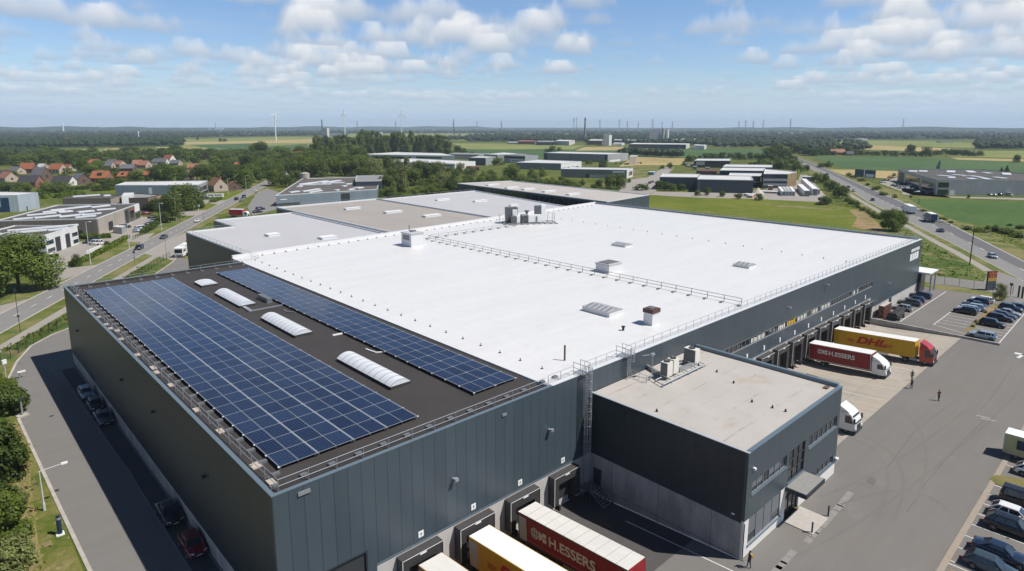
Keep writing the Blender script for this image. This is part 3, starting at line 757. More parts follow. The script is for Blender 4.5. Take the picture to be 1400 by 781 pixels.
for px, py, s, lb in ((852, 452, 0.3, 'small black vent cowl on the white roof near the short ladder'), (772, 493, 0.0, '')):
    p = G(px, py, 13.42)
    b = MB()
    if s: b.tube(p, p+Vector((0, 0, .5)), 0.16, 8); b.tube(p+Vector((0, 0, .5)), p+Vector((0, 0, .62)), 0.28, 8); tag(b.build('roof_vent', M_BLACK, loc=p), lb, 'vent')
    else: b.tube(p, p+Vector((0, 0, 1.9)), 0.11, 8); tag(b.build('flue_pipe', mat('rusty_steel', (0.10, 0.05, 0.035), 0.8, var=0.3), loc=p), 'rusty upright pipe on the white roof corner', 'pipe')
# ------------------------------------------------------------------ ground
M_GRASS = ground_mat('meadow_grass', (0.075, 0.102, 0.015), (0.125, 0.138, 0.030), (0.17, 0.15, 0.055), 0.02, 0.5, thr=(0.42, 0.66))
M_LAWN = ground_mat('mown_lawn', (0.100, 0.130, 0.012), (0.145, 0.165, 0.020), (0.18, 0.165, 0.042), 0.018, 0.35, thr=(0.4, 0.68))
M_VERGE = ground_mat('dry_verge', (0.095, 0.125, 0.026), (0.20, 0.18, 0.075), None, 0.09, 0.9, thr=(0.4, 0.6))
M_ROUGH = ground_mat('rough_grass', (0.065, 0.105, 0.020), (0.13, 0.155, 0.045), (0.22, 0.175, 0.09), 0.05, 0.8, thr=(0.38, 0.62), bump=0.8)
M_DRY = ground_mat('bare_dry_soil', (0.30, 0.20, 0.11), (0.20, 0.17, 0.07), (0.13, 0.14, 0.04), 0.06, 0.9, thr=(0.42, 0.62))
M_CROP = ground_mat('green_crop', (0.055, 0.105, 0.026), (0.078, 0.130, 0.034), None, 0.012, 0.2, row=(1.1, 5.0, 0.06))
M_CROPD = ground_mat('dark_green_crop', (0.055, 0.105, 0.036), (0.078, 0.128, 0.045), None, 0.006, 0.2)
M_CROPY = ground_mat('olive_crop', (0.17, 0.20, 0.055), (0.22, 0.23, 0.075), None, 0.006, 0.2)
M_WHEAT = ground_mat('ripe_grain', (0.34, 0.27, 0.12), (0.40, 0.31, 0.15), (0.22, 0.22, 0.08), 0.006, 0.2)
M_SAND = ground_mat('pale_sand', (0.40, 0.32, 0.20), (0.34, 0.27, 0.16), (0.2, 0.17, 0.07), 0.2, 1.2)
M_ASPH = asphalt('yard_asphalt', (0.166, 0.157, 0.147), patch=0.16, warm=0.25)
M_ASPHR = asphalt('road_asphalt', (0.215, 0.208, 0.20), patch=0.1)
M_ASPHD = asphalt('dark_road_asphalt', (0.125, 0.123, 0.127), patch=0.1)
M_ASPHS = asphalt('service_road_asphalt', (0.178, 0.169, 0.159), patch=0.1)
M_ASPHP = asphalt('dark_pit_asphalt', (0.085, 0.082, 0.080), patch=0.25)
M_PAD = asphalt('concrete_pad', (0.36, 0.325, 0.28), patch=0.1, warm=0.4, joints=4.6)
M_PAVE = asphalt('pale_paving', (0.30, 0.275, 0.245), patch=0.1)
M_KERB = concrete('kerb_concrete', (0.40, 0.37, 0.33), None, 0.15)
ZA, ZB, PADY = -1.2, -0.85, -16.8
PITS = [(8.6, 36.8, -20.5), (59.5, 130.0, PADY)]
def gz(x, y):
    """ground level: the two dock yards slope down to the building"""
    for (x0, x1, ye), zb in zip(PITS, (ZA, ZB)):
        if x0 < x < x1 and ye < y < 0.3:
            return zb if y > -3 else zb*(y-ye)/(-3-ye)
    return 0.0
def sheet(name, x0, x1, y0, y1, z, m, holes=()):
    xs = sorted({x0, x1, *[v for h in holes for v in h[:2] if x0 < v < x1]}); ys = sorted({y0, y1, *[v for h in holes for v in (h[2], h[3]) if y0 < v < y1]})
    b = MB()
    for xa, xb in zip(xs, xs[1:]):
        for ya, yb in zip(ys, ys[1:]):
            if any(h[0]-.01 < xa and xb < h[1]+.01 and h[2]-.01 < ya and yb < h[3]+.01 for h in holes): continue
            b.poly([(xa, ya, z), (xb, ya, z), (xb, yb, z), (xa, yb, z)])
    return tag(b.build(name, m), kind='structure')
HOLES = [(8.6, 36.8, -20.5, 0.1), (59.5, 130.0, PADY, 0.1)]
sheet('ground', -40000, 40000, -40000, 40000, 0.0, M_GRASS, HOLES)
def area(name, pts, z, m):
    """flat patch; pixels given as plain tuples are surveyed onto level z, world points as Vectors"""
    w = [p if isinstance(p, Vector) else G(p[0], p[1], 0) for p in pts]
    b = MB(); b.poly([(p.x, p.y, z) for p in w])
    me = b
    # turn face up
    s = sum(w[i].x*w[(i+1) % len(w)].y-w[(i+1) % len(w)].x*w[i].y for i in range(len(w)))
    if s < 0: b.f[0] = tuple(reversed(b.f[0]))
    return tag(b.build(name, m), kind='structure')
V = lambda x, y: Vector((x, y, 0))
sheet('yard', -6, 178, -75, 0.02, 0.0068, M_ASPH, HOLES+[(-6, 8.6, -0.02, 0.3), (36.8, 59.5, -19.2, 0.1)])
# dock pits
b = MB(); x0, x1, ye = PITS[0]
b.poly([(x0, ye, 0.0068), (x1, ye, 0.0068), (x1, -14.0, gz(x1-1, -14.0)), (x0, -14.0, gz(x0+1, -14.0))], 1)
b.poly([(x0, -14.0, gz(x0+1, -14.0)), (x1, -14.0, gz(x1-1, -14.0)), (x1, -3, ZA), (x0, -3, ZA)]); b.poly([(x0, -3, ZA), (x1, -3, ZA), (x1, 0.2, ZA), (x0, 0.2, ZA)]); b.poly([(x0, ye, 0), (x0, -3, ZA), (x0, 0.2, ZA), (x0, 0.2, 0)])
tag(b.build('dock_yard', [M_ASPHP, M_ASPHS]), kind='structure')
b = MB(); x0, x1, ye = PITS[1]
b.poly([(x0, ye, 0.008), (x1, ye, 0.008), (x1, -3, ZB), (x0, -3, ZB)]); b.poly([(x0, -3, ZB), (x1, -3, ZB), (x1, 0.2, ZB), (x0, 0.2, ZB)])
tag(b.build('dock_yard', M_PAD), kind='structure')
# lane lines in the pits
b = MB()
def line3(mb, p, q, w, dz=0.012, n=1):
    p = Vector(p); q = Vector(q)
    for i in range(n):
        a = p+(q-p)*(i/n); c = p+(q-p)*((i+1)/n); d = (q-p).normalized(); nr = Vector((-d.y, d.x, 0)).normalized()*w/2
        za = gz(a.x, a.y)+dz; zc = gz(c.x, c.y)+dz
        mb.add([(a.x-nr.x, a.y-nr.y, za), (a.x+nr.x, a.y+nr.y, za), (c.x+nr.x, c.y+nr.y, zc), (c.x-nr.x, c.y-nr.y, zc)], [(3, 2, 1, 0)])
for x in (28.9, 34.8): line3(b, (x, -19.8, 0), (x, -7.0, 0), 0.14, 0.02, 6)
for i in range(8): x = 87.2+5.72*i-0.4; line3(b, (x, -16, 0), (x, -6, 0), 0.12, 0.02, 6)
tag(b.build('lane_markings', M_LINE), kind='structure')
# parking bays
b = MB()
XS = [70.4, 67.6, 65.0, 62.3, 59.6, 56.9, 54.2, 51.3, 50.7, 48.0]
for x in XS: line3(b, (x, -32.9, 0), (x, -37.6, 0), 0.12, 0.014)
for k in range(9): line3(b, (77+2.7*k, -32.6, 0), (77+2.7*k, -37.2, 0), 0.12, 0.014)
line3(b, (133.2, -5.1, 0), (170.2, -4.9, 0), 0.16, 0.014)
for k in range(5): line3(b, (133.6+2.6*k, -0.5, 0), (133.6+2.6*k, -5.0, 0), 0.12, 0.014)
line3(b, (136.0, -10.6, 0), (166, -10.5, 0), 0.16, 0.014)
line3(b, (136.0, -10.6, 0), (133.8, -16.6, 0), 0.14, 0.014)
for k in range(9): line3(b, (138.6+2.6*k, -10.6, 0), (138.4+2.6*k, -15.8, 0), 0.12, 0.014)
line3(b, (130.9, -22.6, 0), (166, -22.1, 0), 0.16, 0.014)
for k in range(10): line3(b, (134.8+2.6*k, -17.2, 0), (134.8+2.6*k, -22.4, 0), 0.12, 0.014)
a = G(1396, 485); line3(b, (a.x-2.5, a.y+.1, 0), (a.x+1, a.y-.4, 0), 0.5, 0.014); a = G(1394, 481); line3(b, (a.x-1.5, a.y+.5, 0), (a.x-1.4, a.y-.9, 0), 1.0, 0.014)
for px, py in ((1335, 568), (1342, 572)): a = G(px, py); line3(b, (a.x, a.y, 0), (a.x+.3, a.y-1.6, 0), 0.1, 0.014)
tag(b.build('parking_markings', M_LINE), kind='structure')
# kerb gutter along the near car park, islands
b = MB(); b.box(44, 98, -32.95, -32.4, 0.0, 0.05); tag(b.build('kerb', mat('tan_kerb_stone', (0.30, 0.255, 0.205), 0.85, var=0.2, scale=1.5)), kind='structure')
def blob(cx, cy, rx, ry, n=20, a0=0):
    return [V(cx+rx*math.cos(2*PI*i/n), cy+ry*math.sin(2*PI*i/n)) for i in range(n)]
area('grass_island', [(1353, 655), (1357, 651), (1364, 650), (1400, 656), (1430, 662), (1430, 680), (1400, 672.5), (1375, 667), (1360, 661.5)], 0.058, ground_mat('dry_island_grass', (0.20, 0.17, 0.07), (0.14, 0.14, 0.045), None, 0.4, 2.0))
area('planting_strip', [V(135.8, -16.1), V(165, -15.8), V(165, -16.9), V(135.8, -17.0)], 0.02, M_DRY)
area('gravel_corner', [V(40, -33.1), V(49.9, -33.1), V(49.9, -34.4), V(48.6, -36), V(40, -38)], 0.02, mat('brown_gravel', (0.21, 0.17, 0.13), 0.95, var=0.35, scale=3))
# old paving slabs set in the yard beside the annex
b = MB()
for px, py in ((1074, 766), (1082, 757), (1106, 738), (1112, 731), (1117, 725), (1133, 709), (1139, 702), (1146, 694), (1151, 689), (1156, 682), (1161, 676)):
    p = G(px, py); b.obox((p.x, p.y), 0.02, 0.62, 0.34, 0, 0.012)
for px, py in ((1062, 779), (1068, 773), (1127, 717)): p = G(px, py); b.obox((p.x, p.y), 0.02, 0.7, 0.3, 0, 0.012)
tag(b.build('paving_slabs', mat('worn_paver', (0.235, 0.22, 0.205), 0.9, var=0.2, scale=1.5)), kind='structure')
# repaired strips, oil marks
def strip(name, pts, w, z, m):
    b = MB(); n = len(pts); L = []; Rr = []
    P = [Vector((p[0], p[1])) for p in pts]
    for i in range(n):
        d = (P[min(i+1, n-1)]-P[max(i-1, 0)]).normalized(); nr = Vector((-d.y, d.x))
        wl, wr = (w, w) if not isinstance(w, tuple) else w
        L.append(P[i]+nr*wl); Rr.append(P[i]-nr*wr)
    for i in range(n-1): b.poly([(Rr[i].x, Rr[i].y, z), (Rr[i+1].x, Rr[i+1].y, z), (L[i+1].x, L[i+1].y, z), (L[i].x, L[i].y, z)])
    return tag(b.build(name, m), kind='structure')
M_MARK = asphalt('tyre_dragged_asphalt', (0.128, 0.121, 0.114), patch=0.2)
for pts in (((1385, 500), (1355, 545), (1340, 562)), ((1345, 575), (1300, 620), (1266, 660), (1240, 700)), ((1310, 545), (1250, 590), (1213, 640))):
    strip('asphalt_seam', [G(*p)[:2] for p in pts], 0.05, 0.012, M_MARK)
M_TYM = asphalt('tyre_marks', (0.155, 0.147, 0.138), patch=0.2)
def arc(pts, n=14):
    P = [Vector(G(*p)[:2]) for p in pts]; o = []
    for i in range(n+1):
        u = i/n; o.append(tuple((1-u)**2*P[0]+2*u*(1-u)*P[1]+u*u*P[2]))
    return o
for k, pts in enumerate((((1165, 600), (1238, 625), (1200, 705)), ((1180, 596), (1262, 630), (1222, 712)), ((1120, 680), (1230, 640), (1320, 560)), ((1090, 760), (1240, 690), (1390, 540)), ((1150, 690), (1250, 650), (1300, 700)), ((1230, 560), (1290, 600), (1250, 690)))):
    strip('tyre_mark', arc(pts), 0.16, 0.010+0.0006*k, M_TYM)
p = G(1192, 658); area('asphalt_patch', [V(p.x-.9, p.y-.5), V(p.x+.8, p.y-.3), V(p.x+.9, p.y+.5), V(p.x-.7, p.y+.45)], 0.011, M_MARK)
# retaining wall beside the dock yard
b = MB(); b.box(129.95, 130.3, PADY-6.2, -0.05, -1.0, 0.42); o = b.build('retaining_wall', M_CONCD, loc=(130, -10, 0)); tag(o, 'low concrete retaining wall between the dock yard and the staff car park', 'wall')
# ---- service road round the left side
SVC = [V(-8.0, -75), V(-8.6, 10), V(-9.2, 38.4), V(-9.7, 66), V(-8.9, 86), G(25, 494), G(44, 473), G(72, 458), G(97, 448), G(150, 415), G(206, 379.5), G(236, 359), G(252, 342), V(42, 172), V(47, 165), V(47, 157), V(47.1, 139.3), V(34.4, 138.2), V(34.4, 89), V(30, D0), V(0.02, D0), V(0.02, -0.02), V(5, -0.5), V(5, -75)]
area('service_road', SVC, 0.010, M_ASPHS)
ker = [(p.x, p.y) for p in SVC[:13]]
strip('kerb', ker, (0.35, 0.0), 0.07, M_KERB)
b = MB()
for (a, c) in zip(ker, ker[1:]):
    b.poly([(a[0], a[1], 0), (c[0], c[1], 0), (c[0], c[1], .07), (a[0], a[1], .07)])
tag(b.build('kerb_face', M_KERB), kind='structure')
strip('kerb_line', [(-2.3, -10), (-2.2, 18), (-2.0, 40), (-2.6, 74), (-3.2, 82), (-3.4, 87), (-2.6, 90.5), (-0.5, 92.5), (2, 94)], 0.10, 0.016, mat('grey_kerb_line', (0.20, 0.19, 0.18), 0.9, var=0.2))
strip('parking_strip', [(-1.15, -10), (-1.1, 40), (-1.25, 74), (-1.3, 84)], 0.93, 0.013, asphalt('strip_asphalt', (0.07, 0.069, 0.068), patch=0.2))  # strip asphalt coloured darker to deepen the shade of the wall
area('grass_strip', [V(-9.3, -60), V(-9.5, 38), V(-10.0, 66), V(-9.2, 86), G(22, 491), G(4, 492), V(-16, 80), V(-17, -60)], 0.006, ground_mat('sunny_verge', (0.085, 0.120, 0.018), (0.17, 0.165, 0.050), (0.25, 0.20, 0.10), 0.16, 1.4, thr=(0.38, 0.56), bump=0.8))
area('bare_soil', [V(-12.8, 8), V(-12.6, 26), V(-13.4, 40), V(-13.1, 52), V(-15.0, 52), V(-20, 30), V(-20, 5)], 0.010, M_SAND)
area('dry_grass', [(30, 625), (40, 640), (46, 690), (52, 740), (62, 790), (25, 790), (22, 720), (26, 660)], 0.012, ground_mat('dry_long_grass', (0.24, 0.20, 0.085), (0.13, 0.145, 0.03), (0.30, 0.25, 0.13), 0.35, 1.6))
area('dry_grass', [(20, 575), (32, 580), (38, 620), (30, 625), (18, 600)], 0.0125, ground_mat('dry_long_grass', (0.24, 0.20, 0.085), (0.13, 0.145, 0.03)))
# ---- main road on the left
RD = Vector((0.5125, 0.8587)); RN = Vector((-RD.y, RD.x))   # RN points to the far (left) side
RO = Vector((-7.7, 116.7))                                   # on the near kerb
def rp(s, off): p = RO+RD*s+RN*off; return (p.x, p.y)
def rstrip(name, s0, s1, o0, o1, z, m):
    b = MB(); p = [rp(s0, o0), rp(s1, o0), rp(s1, o1), rp(s0, o1)]
    b.poly([(x, y, z) for x, y in p]); return tag(b.build(name, m), kind='structure')
rstrip('road', -260, 620, 0, 7.1, 0.020, M_ASPHR)
rstrip('road_gutter', -260, 620, -0.45, 0.0, 0.026, M_KERB); rstrip('road_gutter', -260, 620, 7.1, 7.55, 0.026, M_KERB)
b = MB()
for k in range(110):
    s = -250+7.5*k; p = [rp(s, 3.46), rp(s+2.5, 3.46), rp(s+2.5, 3.64), rp(s, 3.64)]; b.poly([(x, y, 0.028) for x, y in p])
tag(b.build('road_markings', M_LINE), kind='structure')
rstrip('verge', -260, 620, -4.0, -0.45, 0.008, M_VERGE); rstrip('verge', -260, 620, 7.55, 13.0, 0.008, M_VERGE)
rstrip('cycle_path', -260, 108, -6.4, -4.1, 0.014, M_PAVE)
rstrip('verge', -260, 100, -11.5, -6.4, 0.007, M_ROUGH)
area('entrance_road', [(238, 325), (262, 314), (254, 329), (254, 341), (236, 356), (206, 349), (197, 347)], 0.017, M_PAVE)
area('paved_yard', [(60, 378), (60, 350), (107, 331), (140, 325), (172, 323), (152, 338), (122, 352), (92, 367), (136, 361.5), (101, 377.8), (75, 386)], 0.012, M_PAVE)
area('paved_yard', [(134, 323), (134, 318), (190, 296), (214, 298), (224, 306), (200, 316), (180, 324), (212, 318), (198, 331), (176, 331), (165, 324)], 0.013, M_PAVE)
area('driveway', [(246, 295), (246, 290), (285, 287), (270, 295)], 0.013, M_PAVE)
area('driveway', [(275, 282), (277, 274), (292, 273.5), (312, 274.6), (301, 280.2), (284, 277.5)], 0.014, M_PAVE)
area('driveway', [(0, 431), (0, 418), (52, 406), (62, 400), (45, 410)], 0.013, M_PAVE)
area('side_road', [(352, 263), (366, 258), (404, 270), (376, 287), (345, 295), (338, 283)], 0.012, M_ASPHR)
area('lawn', [(300, 320), (300, 305), (330, 285), (340, 278), (350, 276), (338, 283), (330, 290), (318, 300)], 0.010, M_ROUGH)
area('lawn', [(52, 285), (62, 278), (95, 283), (70, 288), (20, 303), (0, 306), (0, 300)], 0.010, M_VERGE)
area('lawn', [(135, 258), (157, 257), (157, 263), (133, 263)], 0.010, M_LAWN)
area('lawn', [(245, 277.6), (275, 277), (300, 280.5), (284, 286.4), (255, 288.5)], 0.009, M_LAWN)
area('lawn', [(285, 266), (318, 263), (340, 261), (318, 272), (298, 273)], 0.009, M_LAWN)
# ---- highway on the right
HR = [(1150, 488), (950.8, 376.7), (650.7, 209.8), (540, 151.0), (458.4, 106.6), (350.5, 47.2), (264.4, 4.5), (231.8, -11.3), (120, -68)]
HL = [(1070, 460), (860, 343), (542.2, 166.7), (440, 113.5), (375.7, 82.0), (312.3, 46.8), (253.0, 13.0), (203.4, -13.6), (92, -70)]
def between(name, f0, f1, z, m):
    b = MB()
    A = [tuple(Vector(l).lerp(Vector(r), f0)) for l, r in zip(HL, HR)]; B = [tuple(Vector(l).lerp(Vector(r), f1)) for l, r in zip(HL, HR)]
    for i in range(len(A)-1): b.poly([(A[i][0], A[i][1], z), (A[i+1][0], A[i+1][1], z), (B[i+1][0], B[i+1][1], z), (B[i][0], B[i][1], z)][::-1])
    for k, f in enumerate(b.f):
        p = [Vector(b.v[i]) for i in f]
        if (p[1]-p[0]).cross(p[2]-p[1]).z < 0: b.f[k] = tuple(reversed(f))
    return tag(b.build(name, m), kind='structure')
between('verge', -0.55, 1.6, 0.003, M_VERGE)
between('road', 0.0, 1.0, 0.018, M_ASPHR)
between('road', 0.50, 0.93, 0.026, M_ASPHD)
between('road_edge', -0.01, 0.012, 0.030, M_KERB); between('road_edge', 0.95, 0.965, 0.030, M_LINE)
b = MB()
tot = 0
for i in range(len(HL)-1):
    a = Vector(HL[i]).lerp(Vector(HR[i]), 0.5); c = Vector(HL[i+1]).lerp(Vector(HR[i+1]), 0.5); n = int((c-a).length/12)
    d = (c-a).normalized(); nr = Vector((-d.y, d.x))*0.13
    for k in range(n):
        p = a+d*12*k; q = p+d*4.5; b.poly([(p.x-nr.x, p.y-nr.y, .034), (q.x-nr.x, q.y-nr.y, .034), (q.x+nr.x, q.y+nr.y, .034), (p.x+nr.x, p.y+nr.y, .034)])
tag(b.build('road_markings', M_LINE), kind='structure')
hp = [(1160, 265), (1200, 288), (1245, 312), (1287, 335), (1303, 343), (1352, 371)]
strip('cycle_path', [G(*p)[:2] for p in hp], 1.3, 0.012, M_PAVE)
area('access_road', [(1255, 374.5), (1300, 380), (1345, 385.5), (1352, 371), (1366, 372), (1400, 384), (1400, 420), (1378, 405), (1345, 397), (1300, 390), (1256, 385)], 0.010, asphalt('access_asphalt', (0.22, 0.21, 0.195), patch=0.1))
area('verge', [(1256, 386), (1345, 398), (1380, 406), (1368, 412), (1340, 403), (1256, 391.5)], 0.013, M_VERGE)
M_WFLOOR = ground_mat('woodland_floor', (0.022, 0.036, 0.014), (0.034, 0.050, 0.020), None, 0.01, 0.1)
for q in ([(-200, 175.2), (1600, 175.2), (1600, 182), (-200, 182)], [(-60, 182), (250, 182), (250, 199), (220, 200), (-60, 204.5)], [(250, 182), (440, 182), (440, 185.5), (250, 188)], [(440, 182), (800, 182), (800, 182.4), (440, 182.6)], [(640, 185), (800, 184), (800, 194), (640, 194)], [(800, 182), (1080, 182), (1080, 197), (960, 199), (800, 196)], [(1080, 182), (1500, 182), (1500, 191), (1080, 191)], [(1337, 191), (1500, 191), (1500, 205), (1332, 203.5)]):
    area('woodland_floor', q, 0.011, M_WFLOOR)
# ---- meadow, lawns and fields
area('lawn', [(870, 262), (960, 266), (1020, 271), (1110, 276), (1170, 285), (1205, 306), (1228, 326), (1240, 345), (900, 300)], 0.004, M_LAWN)
area('bare_patch', [(1160, 287), (1178, 286), (1195, 300), (1214, 321), (1190, 316), (1165, 309), (1172, 298)], 0.009, M_DRY)
area('bare_patch', [(1035, 280), (1090, 281), (1155, 284), (1150, 287), (1085, 285)], 0.009, M_VERGE)
area('rough_meadow', [(1195, 285), (1235, 308), (1290, 340), (1340, 372), (1345, 385), (1258, 374), (1255, 345), (1232, 322)], 0.008, M_ROUGH)
area('crop_field', [(1243, 272), (1400, 276), (1460, 278), (1460, 320), (1312, 304), (1262, 284)], 0.012, M_CROP)
area('crop_field', [(1108, 213.5), (1215, 214), (1400, 222), (1500, 224), (1500, 240), (1225, 234), (1150, 230.5), (1128, 222)], 0.012, M_CROPD)
area('grain_field', [(1130, 231), (1228, 234.3), (1228, 241), (1212, 244), (1158, 241)], 0.010, M_WHEAT)
area('grain_field', [(1300, 215.5), (1400, 218), (1500, 220), (1500, 222.5), (1400, 221), (1310, 218.5)], 0.014, M_WHEAT)
area('crop_field', [(1280, 206), (1440, 207), (1440, 217), (1300, 214)], 0.010, M_CROPY)
area('grain_field', [(1100, 196.5), (1210, 199), (1300, 203), (1295, 208), (1200, 205), (1110, 203)], 0.010, M_WHEAT)
area('crop_field', [(1145, 191.5), (1300, 194), (1337, 196), (1332, 202.5), (1200, 198.5), (1143, 196)], 0.012, M_CROPY)
area('crop_field', [(838, 202.5), (905, 201.5), (1042, 205), (1050, 208), (1036, 217), (936, 216), (868, 213)], 0.012, M_CROPD)
area('crop_field', [(842, 205), (1010, 206), (990, 208.5), (850, 207.5)], 0.016, M_CROP)
area('grain_field', [(800, 201), (872, 200.8), (900, 202), (872, 205.5), (786, 206)], 0.016, M_WHEAT)
area('grain_field', [(866, 214.5), (938, 216.5), (932, 225.5), (870, 226), (846, 228)], 0.010, M_WHEAT)
area('crop_field', [(665, 205), (745, 204), (842, 206), (868, 212), (700, 217), (668, 213)], 0.014, M_CROPD)
area('crop_field', [(618, 196), (700, 196.5), (800, 199), (782, 204.5), (668, 204.8), (634, 203.5)], 0.012, M_CROPY)
area('crop_field', [(632, 204), (700, 204.8), (705, 211), (645, 210)], 0.013, M_CROPD)
area('grassland', [(850, 226.5), (910, 226), (912, 240), (880, 262), (862, 258)], 0.008, M_VERGE)
area('paved_yard', [(1036, 262), (1062, 254), (1092, 246), (1094, 239), (1103, 239), (1129, 268), (1123, 276.5), (1030, 272)], 0.012, M_PAVE)
area('paved_yard', [(896, 262), (1036, 265), (1032, 272), (958, 270.5), (886, 266.5)], 0.011, M_PAVE)
area('paved_yard', [(846, 262), (858, 246), (885, 243), (908, 229), (922, 229), (905, 246), (896, 262), (882, 267)], 0.013, M_PAVE)
area('grain_field', [(212, 201.2), (286, 202.8), (272, 206.3), (232, 207)], 0.012, M_WHEAT)
area('crop_field', [(250, 190.5), (400, 187), (442, 188), (442, 210), (337, 208), (230, 207), (252, 198)], 0.010, M_CROPY)
area('crop_field', [(257, 198.2), (343, 196.2), (345, 203.4), (288, 203)], 0.014, M_CROPD)
area('grain_field', [(254, 194.5), (345, 192.5), (440, 190), (440, 195), (345, 196), (254, 198)], 0.015, M_WHEAT)
area('crop_field', [(300, 203.5), (420, 197), (424, 206), (380, 209), (290, 207.5)], 0.016, M_CROPD)
area('crop_field', [(0, 207), (62, 205.5), (145, 203.6), (140, 212), (118, 214.5), (60, 211)], 0.012, M_CROPY)
area('grain_field', [(143, 203.4), (170, 203), (170, 207), (142, 207)], 0.014, M_WHEAT)
area('crop_field', [(480, 183), (700, 181), (700, 184), (560, 190), (470, 187)], 0.010, M_CROPY)
area('crop_field', [(560, 189), (640, 188), (640, 192), (560, 192)], 0.010, M_CROPY)
area('car_park', [(1203, 251), (1230, 241), (1234, 266), (1262, 268), (1400, 271), (1400, 273.5), (1300, 270.5), (1248, 267)], 0.014, M_PAVE)

# low wooded rises on the horizon
b = MB(); r_ = random.Random(9); n = 150; prof = []
for i in range(n+1):
    a = YAW+math.radians(-48+96*i/n); h = 34+16*math.sin(i*.11+1)+9*math.sin(i*.31)+6*math.sin(i*.9+2)+r_.uniform(-2, 2); h = max(30, h*(1.25 if i < 60 else .95))
    prof.append((math.sin(a), math.cos(a), h))
for (s0, c0, h0), (s1, c1, h1) in zip(prof, prof[1:]):
    for (d0, k0), (d1, k1) in (((9300, 0), (10300, .8)), ((10300, .8), (11500, 1.0)), ((11500, 1.0), (14000, 0))):
        b.poly([(CAM.x+s0*d0, CAM.y+c0*d0, h0*k0-1), (CAM.x+s1*d0, CAM.y+c1*d0, h1*k0-1), (CAM.x+s1*d1, CAM.y+c1*d1, h1*k1-1), (CAM.x+s0*d1, CAM.y+c0*d1, h0*k1-1)][::-1])
tag(b.build('hills', M_WFLOOR), kind='structure')
# ------------------------------------------------------------------ vehicles
PAINT = {}
def paint(name, col, rough=0.28, metal=0.0):
    if name not in PAINT: PAINT[name] = mat('paint_'+name, col, rough, metal=metal, var=0.05, scale=1.0, coat=0.6)
    return PAINT[name]
P_BLACK = paint('black', (0.008, 0.009, 0.011)); P_WHITE = paint('white', (0.70, 0.71, 0.71)); P_SILVER = paint('silver', (0.36, 0.38, 0.40), 0.3, 0.4)
P_NAVY = paint('navy', (0.012, 0.024, 0.055)); P_BLUE = paint('blue', (0.022, 0.055, 0.115)); P_GREY = paint('grey', (0.075, 0.085, 0.095), 0.3, 0.3); P_RED = paint('red', (0.16, 0.008, 0.012))
P_TEAL = paint('bluegrey', (0.05, 0.075, 0.095), 0.3, 0.3); P_ICE = paint('ice', (0.30, 0.37, 0.44), 0.3, 0.2); P_BROWN = paint('brown', (0.10, 0.055, 0.035)); P_LRED = paint('bright_red', (0.42, 0.018, 0.012)); P_LORRYB = paint('lorry_blue', (0.02, 0.06, 0.17))
M_CGLASS = glass('car_glass', (0.012, 0.017, 0.024), 0.04)
M_TYRE = mat('tyre_rubber', (0.016, 0.016, 0.016), 0.85, var=0.1)
M_RIM = mat('alloy_rim', (0.33, 0.34, 0.35), 0.35, metal=0.7, var=0.03)
M_HEAD = mat('headlamp_glass', (0.62, 0.66, 0.70), 0.12, var=0.05)
M_TAIL = mat('tail_lamp_red', (0.26, 0.008, 0.008), 0.2, var=0.05)
M_PLATE = mat('number_plate_white', (0.6, 0.6, 0.58), 0.5, var=0.02)
def wheel(root, x, y, r, w, name='wheel'):
    b = MB(); s = 1 if x > 0 else -1
    n = 18; prof = [(-w/2, r*0.72), (-w/2, r*0.95), (-w/2*0.7, r), (w/2*0.7, r), (w/2, r*0.95), (w/2, r*0.62), (w/2*0.6, r*0.58)]
    rings = [[(x+s*px, y+pr*math.cos(2*PI*i/n), r+pr*math.sin(2*PI*i/n)) for i in range(n)] for px, pr in prof]
    b.loft(rings); o = b.build(name, M_TYRE, root)
    b = MB(); xo = x+s*(w/2*0.75)
    for k in range(5):
        a = 2*PI*k/5; b.tube((xo, y, r), (xo, y+r*.6*math.cos(a), r+r*.6*math.sin(a)), r*0.12, 5)
    b.tube((xo-s*.03, y, r), (xo+s*.02, y, r), r*0.2, 8)
    rr = [[(xo+dx, y+r*f*math.cos(2*PI*i/14), r+r*f*math.sin(2*PI*i/14)) for i in range(14)] for dx, f in ((-.02*s, .52), (.02*s, .56), (.02*s, .64), (-.02*s, .64))]
    b.loft(rr, caps=False); b.build('rim', M_RIM, o)
    return o
CARS = {}
